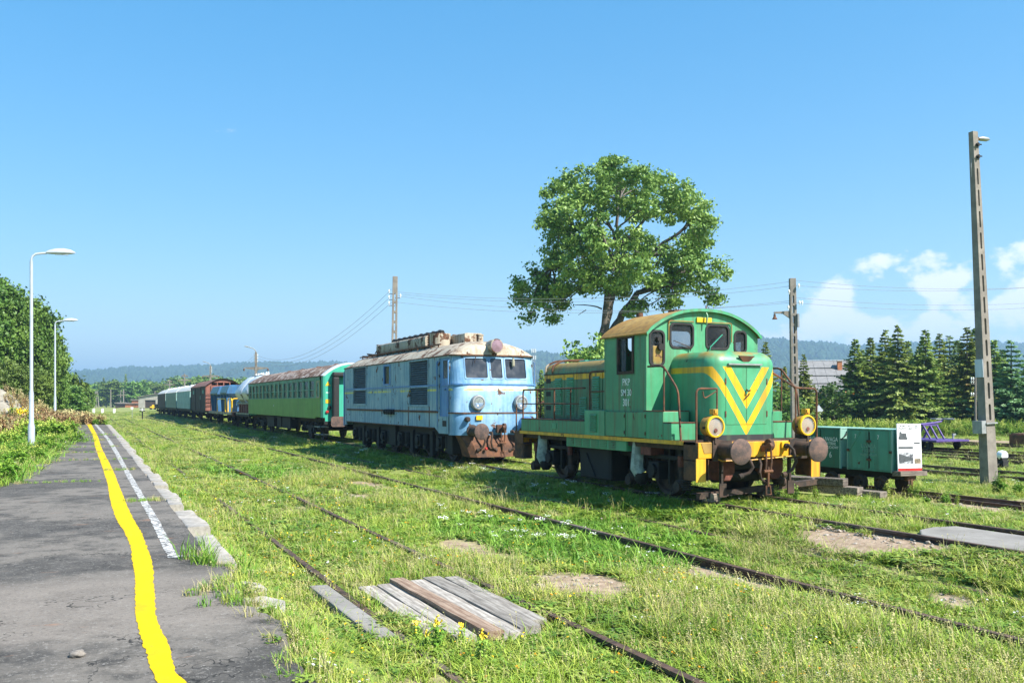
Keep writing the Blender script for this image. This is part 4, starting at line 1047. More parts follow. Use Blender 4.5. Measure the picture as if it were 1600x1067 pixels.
B().box(-.95, .95, 22.7, 33.3, .88, 1.06).build('underframe', M['under'], BL)
B().box(-.7, .7, 23, 33.2, .45, .9).build('motor_casing', M['under'], BL)
# ------------------------------------------------------------------ coach
off = (0, 46.5, 0)
CO = thing('passenger_coach', 'two tone green passenger coach with flaking rusty white roof', 'coach', (T3X, 46.5, 0))
W = 1.36; Y0, Y1 = 36.70, 55.6; FL, EV = 1.05, 2.83
wins = []
y = 39.9
nwin = 15
step = (Y1 - .3 - 38.15) / nwin
for i in range(nwin): wins.append((38.15 + i * step + .14, 38.15 + (i + 1) * step - .14))
def coach_arc(y, w=W + .02, ez=EV, h=.58):
    P = []
    for i in range(19):
        u = -1 + 2 * i / 18; P.append((u * w, y, ez + h * (1 - abs(u) ** 2.3)))
    return P
for s in (-1, 1):
    f = lambda u, v, t, s=s: (s * (W - t), u, v)
    hs = [rrect(a, b, 1.93, 2.68, .04) for a, b in wins]
    B().plate([(36.9, 1.915), (Y1, 1.915), (Y1, EV), (36.9, EV)], hs, f, 0, .05).build('upper_side', M['coach_upper'], CO)
    B().plate([(38.02, FL), (Y1, FL), (Y1, 1.913), (38.02, 1.913)], [], f, .001, .05).build('lower_side', M['coach_lower'], CO)
    B().plate(rect(37.05, 37.85, 1.12, 2.66), [rrect(37.22, 37.70, 1.95, 2.6, .03)], f, -.012, .03).build('entrance_door', M['coach_lower'], CO)
    B().plate([(36.9, FL + .06), (38.018, FL + .06), (38.018, 1.913), (36.9, 1.913)], [], f, .004, .05).build('vestibule_side', M['coach_lower'], CO)
    B().plate(rrect(37.18, 37.74, 1.92, 2.63, .04), [rrect(37.27, 37.65, 1.98, 2.57, .03)], f, -.02, .0).build('door_window_frame', M['cream'], CO)
    for k, (a, b) in enumerate(wins):
        mb = B(); mb.plate(rrect(a - .02, b + .02, 1.91, 2.70, .05), [rrect(a + .03, b - .03, 1.96, 2.25, .03), rrect(a + .03, b - .03, 2.29, 2.65, .03)], f, .018, .04); g = mb.build('window', M['coach_upper'], CO)
        mb = B(); x = s * (W - .045); mb.box(x - .003, x + .003, a, b, 1.93, 2.68); mb.build('pane', M['glass_dark'], g)
    mb = B(); mb.box(min(s * W, s * (W + .03)), max(s * W, s * (W + .03)), Y0, Y1, EV - .025, EV + .012); mb.build('gutter', M['rust'], CO)
    text('painted_mark', 'PKP', .12, M['letter'], CO, (s * (W + .001), 47.5 - off[1], 1.55), (R(90), 0, R(-90 if s < 0 else 90)))
mb = B(); mb.rings([coach_arc(Y0 + .35), coach_arc(Y0 + .9), coach_arc(47), coach_arc(Y1 - .9), coach_arc(Y1, ez=EV, h=.5)], cap=False, closed=False); mb.build('roof', M['coach_roof'], CO, 50)
mb = B(); mb.rings([coach_arc(Y0 - .02, W - .12, EV - .02, .50), coach_arc(Y0 + .1, W - .02, EV, .55), coach_arc(Y0 + .351, W + .021, EV, .581)], cap=False, closed=False); mb.build('roof_end', M['silver'], CO, 50)
for y in (40.5, 44, 47.5, 51):
    mb = B(); mb.lathe((0.2, y, 3.38), (0, 0, 1), [(.16, 0), (.16, .08), (.08, .12), (.0, .13)], 12); mb.build('roof_ventilator', M['rust'], CO, 40)
mb = B(); P = [(-W, FL - .15), (W, FL - .15), (W, EV)] + [(x, z) for x, _, z in coach_arc(0, W, EV, .5)[::-1]] + [(-W, EV)]
out = [(x, z) for x, z in [(-W + .1, FL - .1), (W - .1, FL - .1), (W - .1, EV)] + [(x, z) for x, _, z in coach_arc(0, W - .1, EV, .5)[::-1]][1:]]
mb.plate(out, [], lambda u, v, t: (u, t, v), Y0 - .03, Y0 + .03); mb.build('end_wall', M['coach_end'], CO)
for s in (-1, 1):
    mb = B(); mb.rings([[(s * (W - .1), Y0 - .03, z), (s * (W - .03), Y0 - .01, z), (s * W, Y0 + .08, z), (s * W, Y0 + .5, z), (s * (W - .05), Y0 + .5, z), (s * (W - .08), Y0, z)] for z in (FL + .05, EV)]); mb.build('corner_post', M['coach_end'], CO, 50)
B().plate(out, [], lambda u, v, t: (u, t, v), Y1 - .06, Y1 - .012).build('rear_end_wall', M['coach_end'], CO)
for s in (-1, 1):
    mb = B(); mb.box(s * .86 - .13, s * .86 + .13, Y0 - .32, Y0 - .04, FL - .08, 2.78)
    mb.build('gangway_bellows', M['black'], CO, None, .05)
mb = B(); mb.box(-.99, .99, Y0 - .32, Y0 - .04, 2.79, 2.98); mb.build('gangway_top', M['black'], CO, None, .05)
mb = B(); mb.prism([(0, .13), (.11, -.06), (-.11, -.06)], lambda u, v, t: (-1.14 + u, t, 2.48 + v), Y0 - .037, Y0 - .031); mb.build('warning_triangle', M['yellow_clean'], CO)
B().box(-1.24, -1.04, Y0 - .037, Y0 - .031, 1.70, 1.86).build('yellow_label', M['yellow_clean'], CO)
text('painted_mark', 'PKP', .10, M['letter'], CO, (-1.14, Y0 - .032 - off[1], 2.13), (R(90), 0, 0))
mb = B(); mb.lathe((-1.18, Y0 - .04, 1.35), (0, -1, 0), [(.06, 0), (.06, .05), (.0, .06)], 12); mb.build('tail_lamp', M['red'], CO, 40)
mb = B(); mb.lathe((-1.08, Y0 - .04, 1.52), (0, -1, 0), [(.08, 0), (.07, .05), (.0, .06)], 12); mb.build('vent_disc', M['black'], CO, 40)
mb = B(); mb.box(-1.28, 1.28, Y0 - .02, Y0 + .06, .82, 1.06); mb.build('end_beam', M['under'], CO)
for s in (-1, 1):
    mb = B(); mb.prism(rrect(s * .87 - .30, s * .87 + .30, .74, 1.16, .10), lambda u, v, t: (u, t, v), Y0 - .68, Y0 - .64); mb.build('buffer_head', M['buffer'], CO)
    mb = B(); mb.lathe((s * .87, Y0 - .64, .96), (0, 1, 0), [(.09, 0), (.12, .3), (.16, .62)], 14); mb.build('buffer_sleeve', M['rust_dark'], CO, 40)
    for yb, k in ((40.2, 0), (52.6, 1)):
        mb = B(); mb.box(s * 1.0 - .05, s * 1.0 + .05, yb - 1.75, yb + 1.75, .55, .72)
        for dy in (-1.2, 1.2):
            axlebox(mb, s * 1.03, yb + dy, .56, 1.0)
            for d in (-.25, .25): mb.lathe((s * 1.03, yb + dy + d, .6), (0, 0, 1), [(.08, 0), (.08, .25)], 10)
        mb.box(s * 1.03 - .07, s * 1.03 + .07, yb - .35, yb + .35, .35, .62); mb.build('bogie_frame', M['under'], CO)
    mb = B()
    for a, b in ((44.0, 46.0), (46.3, 47.4), (48.2, 50.2)): mb.box(s * 1.0 - .2, s * 1.0 + .2, a, b, .45, 1.0)
    mb.box(s * 1.1 - .03, s * 1.1 + .03, 43.2, 51, .92, .97); mb.build('battery_box', M['under'], CO)
    mb = B()
    for z, w in ((.38, .30), (.70, .28)): mb.box(min(s * 1.0, s * 1.42), max(s * 1.0, s * 1.42), 37.1, 37.9, z, z + .03)
    mb.build('entry_step', M['grey'], CO)
    for y in (37.1, 37.88): handrail(CO, off, [(s * 1.3, y, 1.05), (s * 1.38, y, .38)], .015, 'under')
for y in (39.0, 41.4, 51.4, 53.8): wheelset(CO, off, y, .46)
B().box(-.9, .9, Y0, Y1 - .1, .86, 1.045).build('underframe', M['under'], CO)
# ------------------------------------------------------------------ freight wagons
def underparts(T, off, y0, y1, axles, mat='under', z=.98, hw=1.2):
    B = lambda: MB(off)
    for s in (-1, 1):
        mb = B(); mb.box(s * hw - .04, s * hw + .04, y0, y1, z - .12, z + .04)
        for y in axles: axlebox(mb, s * .98, y, .56, 1.0); mb.prism([(-.6, .08), (.6, .08), (.3, 0), (-.3, 0)], lambda u, v, t, y=y: (t, y + u, .70 + v), s * .98 - .04, s * .98 + .04); mb.box(s * .98 - .03, s * .98 + .03, y - .3, y + .3, .4, .9)
        mb.build('solebar', M[mat], T)
        for d, yf in ((-1, y0 - .45), (1, y1 + .45)): buffer(T, off, s * .875, yf, .98, d, .45, .2)
    for y in axles: wheelset(T, off, y, .46)
    mb = B(); mb.box(-1.15, 1.15, y0, y0 + .08, .84, 1.04); mb.box(-1.15, 1.15, y1 - .08, y1, .84, 1.04); mb.box(-.3, .3, y0 + .1, y1 - .1, .8, .95); mb.build('headstock', M[mat], T)
# silver cement hopper wagon
off = (0, 59.0, 0); B = lambda: MB(off)
T = thing('cement_hopper_wagon', 'pale silver grey tank hopper wagon coupled to the green coach', 'wagon', (T3X, 59.0, 0))
def tank(y0, y1, nm):
    mb = B(); rg = []
    prof = [(0, 3.42), (.45, 3.38), (.85, 3.1), (1.28, 2.55), (1.36, 2.35), (1.34, 2.22), (1.2, 2.0), (.62, 1.28), (.5, 1.1)]
    full = [(-x, z) for x, z in prof[::-1][:-1]] + prof
    for y, k in ((y0, .80), (y0 + .12, .93), (y0 + .35, 1), (y1 - .35, 1), (y1 - .12, .93), (y1, .80)): rg.append([(x * k, y, 2.25 + (z - 2.25) * k) for x, z in full])
    mb.rings(rg); return mb.build(nm, [M['silver']], T, 45)
def cone(y0, y1):
    mb = B(); rg = []
    for z, k, w in ((2.24, 1.0, 1.345), (1.9, .82, 1.12), (1.22, .36, .60)):
        ym, h = (y0 + y1) / 2, (y1 - y0) / 2 * k + .02; rg.append([(w, ym - h, z), (w, ym + h, z), (-w, ym + h, z), (-w, ym - h, z)])
    mb.rings(rg); mb.build('hopper_cone', M['tan'], T)
for a, b in ((56.25, 58.6), (58.75, 61.4)): tank(a, b, 'tank'); cone(a + .1, b - .1)
mb = B()
for y in (56.6, 57.3, 58.4, 59.2, 60.1, 61): mb.cyl((0, y, 3.36), (0, y, 3.62), .05, None, 8)
mb.box(-.4, .4, 56.5, 61.2, 3.42, 3.45); mb.build('roof_valve', M['white'], T)
for s in (-1, 1):
    mb = B()
    for y in (56.3, 57.2, 58.1, 59.0, 59.9): mb.box(s * 1.18 - .03, s * 1.18 + .03, y, y + .5, 1.06, 1.62)
    mb.build('side_panel', M['brown_red'], T)
    mb = B(); mb.box(s * 1.2 - .02, s * 1.2 + .02, 56.2, 61.3, 1.62, 1.70); mb.box(s * 1.2 - .05, s * 1.2 + .05, 56.1, 61.4, .98, 1.06); mb.build('side_rail', M['tan'], T)
underparts(T, off, 56.1, 61.5, (57.3, 60.3))
# blue ballast hopper with yellow handrails
off = (0, 69.0, 0); B = lambda: MB(off)
T = thing('ballast_hopper_wagon', 'blue hopper wagon with twin bins and yellow handrails', 'wagon', (T3X, 69.0, 0))
def bin_(y0, y1):
    mb = B(); rg = []
    for z, w, k in ((2.95, 1.05, .96), (2.90, 1.15, 1.0), (2.42, 1.34, 1.0), (2.34, 1.33, 1.0), (2.05, .85, .8), (1.6, .45, .5)):
        ym, h = (y0 + y1) / 2, (y1 - y0) / 2 * k; rg.append([(w, ym - h, z), (w, ym + h, z), (-w, ym + h, z), (-w, ym - h, z)])
    mb.rings(rg); b = mb.build('hopper_bin', [M['hop_blue']], T)
    mb = B()
    for s in (-1, 1): mb.rings([[(s * 1.17, y0 + .05, 2.86), (s * 1.17, y1 - .05, 2.86)], [(s * 1.352, y0 + .05, 2.43), (s * 1.352, y1 - .05, 2.43)]], False, False)
    mb.build('bin_panel', M['hop_side'], b)
    for s in (-1, 1):
        for y in (y0 + .3, (y0 + y1) / 2, y1 - .3):
            mb = B(); mb.bar((s * 1.2, y, 2.36), (s * 1.12, y, 1.06), .12, .25); mb.build('bin_strut', M['hop_blue'], b)
bin_(65.2, 68.8); bin_(70.2, 74.6)
mb = B(); mb.box(-.5, .5, 66, 73.8, 1.0, 1.7); mb.build('discharge_chute', M['hop_blue'], T)
B().box(-1.3, 1.3, 62.9, 75.4, .96, 1.05).build('deck', M['tan'], T)
for s in (-1, 1): B().box(min(s * 1.28, s * 1.33), max(s * 1.28, s * 1.33), 62.9, 75.4, .88, 1.06).build('deck_side', M['cream'], T)
mb = B(); mb.box(-1.32, 1.32, 62.5, 62.9, .80, 1.08); mb.build('end_sill', M['brown_red'], T)
for s in (-1, 1):
    for y0, y1 in ((63.1, 64.9), (66.2, 70.6)):
        handrail(T, off, [(s * 1.28, y0, 1.05), (s * 1.28, y0, 1.98), (s * 1.28, y1, 1.98), (s * 1.28, y1, 1.05)], .04, 'yellow_clean', bend=.25)
        handrail(T, off, [(s * 1.28, y0 + .25, 1.05), (s * 1.28, y0 + .25, 1.9)], .03, 'yellow_clean')
handrail(T, off, [(-1.28, 62.95, 1.2), (-1.28, 62.95, 1.98), (1.28, 62.95, 1.98), (1.28, 62.95, 1.1)], .04, 'yellow_clean', bend=.2)
mb = B(); mb.lathe((-.6, 63.4, 1.6), (0, -1, 0), [(.34, 0), (.36, .02), (.34, .04), (.31, .02)], 18, False); mb.cyl((-.6, 63.5, 1.05), (-.6, 63.4, 1.6), .04); mb.build('hand_wheel', M['hop_blue'], T, 50)
underparts(T, off, 62.5, 75.5, (64.2, 66.0, 72.4, 74.2))
# brown covered van
off = (0, 82.5, 0); B = lambda: MB(off)
T = thing('covered_van', 'dark brown boarded goods van with arched red brown end', 'wagon', (T3X, 82.5, 0))
W = 1.36
for s in (-1, 1):
    n = 22; L = (88.6 - 76.9) / n
    mb = MB(); mb.box(-.015, .015, -L / 2 + .01, L / 2 - .01, 0, 2.0); me = mb.mesh('board', M['van_brown'])
    for i in range(n): add('board', me, T, (s * (W + (.012 if i % 3 == 1 else 0)), 76.9 + (i + .5) * L - off[1], 1.06))
    for y in (76.95, 80.6, 84.9, 88.55): B().box(min(s * W, s * (W + .06)), max(s * W, s * (W + .06)), y - .07, y + .07, 1.04, 3.08).build('side_post', M['van_end' if y < 77 else 'van_brown'], T)
    B().box(min(s * W, s * (W + .05)), max(s * W, s * (W + .05)), 80.6, 84.9, 2.96, 3.05).build('door_track', M['van_roof'], T)
    for y in (79.0, 86.5): B().box(s * (W + .025) - .012, s * (W + .025) + .012, y - .45, y + .45, 2.45, 2.75).build('vent_hatch', M['cart'], T)
    B().box(s * (W + .035) - .006, s * (W + .035) + .006, 80.75, 81.15, 1.95, 2.3).build('destination_board', M['cart_top'], T)
def vanarc(y, h=.62, w=W + .07): return [(-w + 2 * w * i / 16, y, 3.06 + h * (1 - abs(-1 + i / 8) ** 2.0)) for i in range(17)]
mb = B(); mb.rings([vanarc(76.7), vanarc(82), vanarc(88.8)], False, False); mb.build('roof', M['van_roof'], T, 60)
out = [(-W, 1.05), (W, 1.05)] + [(x * W / (W + .07), z - .02) for x, _, z in vanarc(0)[::-1]]
B().plate(out, [rect(a, a + .42, 3.12, 3.34) for a in (-.95, -.46, .04, .53)], lambda u, v, t: (u, t, v), 76.86, 76.95).build('end_wall', M['van_end'], T)
B().plate(out, [], lambda u, v, t: (u, t, v), 88.55, 88.62).build('far_end_wall', M['van_end'], T)
for x in (-.95, -.3, .35, 1.0):
    B().box(x - .05, x + .05, 76.78, 76.86, 1.05, 3.1).build('end_post', M['van_end'], T)
B().box(-W, W, 76.95, 88.55, 1.0, 1.06).build('floor', M['van_brown'], T)
for z in (1.5, 1.8, 2.1, 2.4): B().box(-1.33, -.98, 76.72, 76.76, z, z + .04).build('end_ladder_rung', M['under'], T)
underparts(T, off, 76.9, 88.6, (79.2, 86.2))
# three pale covered hoppers
def covered(y0, y1, body, label):
    off = (0, (y0 + y1) / 2, 0); B = lambda: MB(off)
    T = thing('covered_hopper_wagon', label, 'wagon', (T3X, (y0 + y1) / 2, 0), group='pale covered hopper wagons')
    W = 1.36
    for s in (-1, 1):
        n = 8; L = (y1 - y0) / n; mb = MB(); mb.box(-.02, .02, -L / 2 + .012, L / 2 - .012, 0, 1.72); me = mb.mesh('side_panel', M[body])
        for i in range(n): add('side_panel', me, T, (s * W, y0 + (i + .5) * L - off[1], 1.1))
        for z in (1.55, 2.25): B().box(min(s * W, s * (W + .05)), max(s * W, s * (W + .05)), y0, y1, z, z + .06).build('side_rib', M[body], T)
    B().box(-W + .02, W - .02, y0, y0 + .04, 1.1, 2.85).build('end_wall', M['teal'], T)
    B().box(-W + .02, W - .02, y1 - .04, y1, 1.1, 2.85).build('end_wall', M['teal'], T)
    mb = B(); P = lambda y, k=1: [((-1 + i / 8) * (W + .05), y, 2.83 + .62 * k * (1 - abs(-1 + i / 8) ** 2.4)) for i in range(17)]
    mb.rings([P(y0 - .05, .0), P(y0 - .03, .9), P(y0 + .3), P(y1 - .3), P(y1 + .03, .9)], False, False); mb.build('roof', M['wag_roof'], T, 50)
    for k in range(3): mb = B(); mb.lathe((.1, y0 + (k + .6) * (y1 - y0) / 3.2, 3.42), (0, 0, 1), [(.4, 0), (.4, .08), (.3, .14), (0, .16)], 14); mb.build('roof_hatch', M['white'], T, 40)
    B().box(-W, W, y0, y1, 1.02, 1.10).build('floor', M['under'], T)
    underparts(T, off, y0, y1, (y0 + 2.0, y0 + 3.8, y1 - 3.8, y1 - 2.0))
covered(89.9, 103.6, 'teal', 'pale teal covered hopper wagon directly behind the brown van')
covered(104.8, 119.0, 'teal_dark', 'dull green covered hopper wagon in the middle of the three')
covered(120.2, 133.6, 'van_brown', 'darkest covered hopper wagon at the far end of the train')
off = (0, 138.0, 0); B = lambda: MB(off)
T = thing('flat_wagon', 'low rusty flat wagon at the far tail of the train', 'wagon', (T3X, 138.0, 0))
B().box(-1.35, 1.35, 134.9, 141, 1.0, 1.45).build('deck', M['rust_dark'], T); underparts(T, off, 134.9, 141, (136.3, 139.6))
# ------------------------------------------------------------------ mine carts, notice board, yard objects
off = (14.38, 12.95, 0); B = lambda: MB(off)
def cart(label, y0, y1, x0, x1, num, dark):
    global off
    off = ((x0 + x1) / 2, (y0 + y1) / 2, 0)
    T = thing('mine_cart', label, 'mine cart', off)
    m = M['cart_dark'] if dark else M['cart']
    ym = (y0 + y1) / 2
    # closed box: side facing the platform, ends, lid
    for a, b in ((y0, ym - .006), (ym + .006, y1)):
        mb = B(); mb.box(x0 - .012, x0 + .01, a + .02, b - .0, .43, 1.19); d = mb.build('cart_door', m, T, None, .004)
        if not dark: pass
    mb = B(); mb.box(x0, x1, y0 + .012, y1 - .012, .42, 1.20); mb.build('cart_box', m, T)
    mb = B(); mb.box(x0 - .02, x1 + .02, y0 - .012, y1 + .012, 1.20, 1.225); mb.build('cart_lid', M['cart_top'], T, None, .006)
    mb = B(); mb.box(x0 - .02, x1 + .02, y0, y1, .40, .43); mb.build('cart_sill', m, T)
    for y in (y0, y1):
        mb = B(); mb.box(x0 - .022, x0 + .02, y - .012, y + .018, .39, 1.2); mb.build('corner_angle', M['cart_top'], T, None, .003)
    mb = B(); mb.box(x0, x1, y0 - .006, y0 + .011, .43, 1.2); mb.build('end_panel', M['cart_top'] if dark else m, T)  # dark cart's end panel is paler: its sunlit face put into the colour
    if not dark:
        mb = B(); mb.box(x0 - .0135, x0 - .009, ym - .016, ym + .016, .45, 1.16); mb.build('door_gap', M['black'], T)
        for z in (.62, .98): mb = B(); mb.box(x0 - .04, x0 - .012, ym - .05, ym + .05, z - .022, z + .022); mb.build('door_hasp', M['rust'], T, None, .004)
        for y in (y0 + .02, y1 - .02):
            mb = B(); mb.box(x0 - .04, x0 - .012, y - .03, y + .03, .76, .81); mb.build('hinge', M['rust'], T)
        mb = B(); mb.bar((x0 - .016, y1 - .04, .78), (x0 - .016, ym + .22, 1.17), .008, .03); mb.build('brace', M['cart'], T)
    else:
        mb = B(); mb.box(x0 - .0135, x0 - .009, ym - .006, ym + .006, .45, 1.16); mb.build('door_gap', M['black'], T)
        handrail(T, off, [(x0 - .02, y0 - .02, .98), (x0 + .1, y0 - .06, 1.08), (x0 + .16, y0 - .02, 1.16)], .012, 'rust_dark', 'latch_bar')
    mb = B(); mb.box(x0 + .12, x1 - .12, y0 - .10, y1 + .10, .26, .40); mb.build('cart_frame', M['under'], T)
    for y in (y0 - .10, y1 + .10):
        mb = B(); mb.box((x0 + x1) / 2 - .10, (x0 + x1) / 2 + .10, y - .07, y + .05, .24, .38); mb.build('bumper', M['rust'], T, None, .02)
    mb = B(); mb.tube([((x0 + x1) / 2, y0 - .16, .28), ((x0 + x1) / 2 - .02, y0 - .19, .16), ((x0 + x1) / 2 + .03, y0 - .17, .06)], .025, 6); mb.build('drawbar_chain', M['rust'], T)
    for y in (ym - .26, ym + .26):
        for s in (-1, 1):
            mb = B(); mb.lathe(((x0 + x1) / 2 + s * .30, y, .16), (s, 0, 0), [(.14, -.05), (.165, -.045), (.165, -.03), (.14, -.02), (.135, .045), (.11, .045), (.10, .02), (.05, .02), (.05, .06), (.0, .06)], 20); mb.build('wheel', M['rust_dark'], T, 35)
    lm = M['letter']
    def tx(b_, s, y, z, m=lm, sx=.85): text('painted_sign', b_, s, m, T, (x0 - .0145 - off[0], y - off[1], z), (R(90), 0, R(-90)), sx=sx, ext=.0015)
    if dark:
        yc = y0 + .26
        for yc in (y0 + .27, y1 - .24):
            tx('UWAGA', .125, yc, .975); tx('MATERIAŁ', .085, yc, .89, sx=.8); tx('WYBUCHOWY', .080, yc, .81, sx=.8); tx(num, .17, yc, .655)
    else:
        for yc in (y0 + .33, y1 - .20): tx(num, .12, yc, 1.06)
        faint = M['cart_top']
        tx('UWAGA', .115, ym + .02, .88, faint); tx('MATERIAŁ', .085, ym + .02, .79, faint, .8); tx('WYBUCHOWY', .078, ym + .02, .71, faint, .8)
    return T
cart('faded green mine cart numbered 7 with notice board leaning on its end', 12.40, 13.50, 13.92, 14.56, '7', False)
cart('dark green mine cart numbered 6 with white warning lettering', 13.70, 14.78, 13.92, 14.56, '6', True)
# notice board
M['poster_white'] = m_plain('poster white', (.80, .80, .80), .35, 0, .03)
M['poster_grey'] = m_plain('poster grey print', (.50, .50, .51), .4, 0, .3, 60)
M['poster_dark'] = m_plain('poster dark print', (.07, .075, .08), .4, 0, .3, 30)
def m_photo(name, a, b, sc):
    t = NT(name); v = t.tc(); n = t.noise(t.mapv(v, (1, 1, 1.8)), sc, 5, .6); return t.fin(t.mix(t.ramp(n, .38, .62), a, b), .4)
M['poster_photo'] = m_photo('poster photo', (.06, .06, .07), (.45, .46, .48), 14)
M['poster_photo2'] = m_photo('poster colour photo', (.05, .06, .04), (.30, .22, .14), 30)
off = (14.24, 12.27, .43)
T = thing('notice_board', 'white museum notice board with locomotive photos leaning on the mine cart', 'notice board', off)
T.rotation_euler = (R(-3), R(1.0), 0)
D = lambda x0, x1, z0, z1, m, k=1, nm='print': MB().box(x0, x1, -.012 - .0015 * k, -.0095 - .0012 * k, z0, z1).build(nm, M[m], T)
mb = MB(); mb.box(-.32, .32, -.010, .010, 0, .905); mb.build('panel', M['poster_white'], T)
D(-.318, .318, .002, .055, 'red', nm='red_band')
D(-.30, .08, .115, .135, 'poster_grey', nm='text_block'); D(-.30, .09, .14, .35, 'poster_photo', nm='photo')
mb = MB(); mb.prism([(-.29, .16), (.09, .20), (.09, .245), (-.05, .27), (-.29, .33)], lambda u, v, t: (u, t, v), -.0155, -.0145); mb.build('photo_train', M['poster_dark'], T)
D(.12, .29, .14, .235, 'poster_photo2', nm='photo')
D(-.30, .09, .425, .465, 'poster_dark', nm='title_bar'); D(.12, .28, .52, .55, 'poster_dark', nm='title_bar')
for k in range(3): D(-.30, .07, .485 + k * .022, .497 + k * .022, 'poster_grey', nm='text_line')
for k in range(7): D(.17, .26, .60 + k * .028, .61 + k * .028, 'poster_grey', nm='text_line')
for k in range(4): D(.13, .28, .37 + k * .03, .38 + k * .03, 'poster_grey', nm='text_line')
mb = MB(); mb.prism([(-.29, .62), (-.27, .60), (-.06, .60), (-.04, .63), (-.07, .645), (-.08, .72), (-.2, .72), (-.21, .75), (-.26, .75), (-.27, .66), (-.29, .65)], lambda u, v, t: (u, t, v), -.0135, -.0115); mb.build('photo_locomotive', M['poster_dark'], T)
text('heading', 'LOKOMOTYWA', .045, M['poster_dark'], T, (-.29, -.0125, .862), (R(90), 0, 0), 'LEFT', .0008); text('heading', 'SPALINOWA SM30', .045, M['poster_dark'], T, (-.29, -.0125, .81), (R(90), 0, 0), 'LEFT', .0008)
mb = MB(); mb.lathe((.19, -.0115, .845), (0, -1, 0), [(.03, 0), (.03, .002), (.016, .002), (.016, 0)], 16, False); mb.box(.08, .155, -.0135, -.0115, .842, .85); mb.box(.225, .30, -.0135, -.0115, .842, .85); mb.build('logo', M['poster_dark'], T)
MB().box(-.36, .36, -.10, .10, -.095, -.002).build('base_timber', M['sleeper'], T, None, .01)
# purple hand trolley on rails
TX, TY = 27.93, 23.3
off = (TX, TY, 0); T = thing('rail_hand_trolley', 'purple pump trolley with rocking handles standing on the rails', 'rail trolley', off)
B().box(TX - .85, TX + .85, TY - 1.1, TY + 1.3, .33, .40).build('deck', M['purple'], T, None, .01)
for y in (TY - .7, TY + .8): wheelset(T, (TX, TY, 0), y, .22, .06, .725) if False else None
for y in (-.7, .8):
    for s in (-1, 1):
        mb = MB(); mb.lathe((s * .725, y, .19), (s, 0, 0), [(.13, -.06), (.15, -.05), (.13, -.03), (.13, .05), (.1, .05), (.05, .02), (.05, .07), (0, .07)], 20); mb.build('wheel', M['under'], T, 35)
for x in (-.35, .0, .35):
    for s in (-1, 1):
        mb = MB(); mb.bar((x, s * .45, .40), (x, s * .12, .90), .05, .05); mb.build('frame_leg', M['purple'], T)
mb = MB(); mb.box(-.4, .4, -.16, .16, .88, .93); mb.build('frame_top', M['purple'], T)
mb = MB(); mb.tube([(-.95, -.0, .88), (-.3, 0, .93), (.4, 0, .98), (.75, 0, 1.03), (.80, 0, 1.10)], .04, 8); mb.build('rocker_arm', M['purple'], T, 40)
for x, z in ((.80, 1.12), (-.95, .92)):
    mb = MB(); mb.cyl((x, -.5, z), (x, .5, z), .025); mb.bar((x - .35, 0, z), (x + .55, 0, z + .01), .035, .035); mb.build('handle_bar', M['grey'], T)
mb = MB(); mb.tube([(.62, -.6, .40), (.66, -.6, .56)], .035, 6); mb.box(.60, .74, -.63, -.57, .54, .60); mb.build('brake_pedal', M['grey'], T)
# point lever
p = at_z(1566, 728, -.02); off = tuple(p); T = thing('point_lever', 'black point lever with white topped weight beside the concrete pole', 'point lever', p); T.scale = (.8, .8, .8)
mb = MB(); mb.lathe((0, 0, .36), (0, 1, 0), [(.0, -.10), (.17, -.10), (.19, 0), (.17, .10), (0, .10)], 20); mb.build('weight', M['white'], T, 40)
mb = MB(); mb.prism([(-.17, .30), (.17, .30), (.12, .18), (-.12, .18)], lambda u, v, t: (u, t, v), -.105, .105); mb.box(-.14, .14, -.14, .14, -.05, .2); mb.bar((0, .0, .2), (-.25, 0, .02), .06, .06); mb.build('lever_stand', M['black'], T, None, .01)
p = at_z(1600, 695, .05); mb = MB(); mb.box(-.55, .55, -.3, .3, 0, .42); mb.box(-.5, .5, -.25, .25, .42, .46)
tag(mb.build('relay_box', M['rust'], None, None, .02, p, (0, 0, R(8))), 'rusty brown steel box beside the far siding', 'steel box')
# stone on the platform
for px, py, s in ((121, 1025, .045), (870, 0, 0)):
    if s == 0: continue
    bm = bmesh.new(); bmesh.ops.create_icosphere(bm, subdivisions=3, radius=1)
    for v in bm.verts: v.co *= 1 + .35 * mnoise.noise(v.co * 1.7); v.co.z *= .55
    me = bpy.data.meshes.new('stone'); bm.to_mesh(me); bm.free(); me.materials.append(M['concrete']); me.shade_smooth()
    q = at_z(px, py, PZ); o = add('stone', me, None, (q.x, q.y, PZ + s * .35), (0, 0, .6), (s, s, s)); tag(o, 'small grey stone lying on the platform asphalt', 'stone')
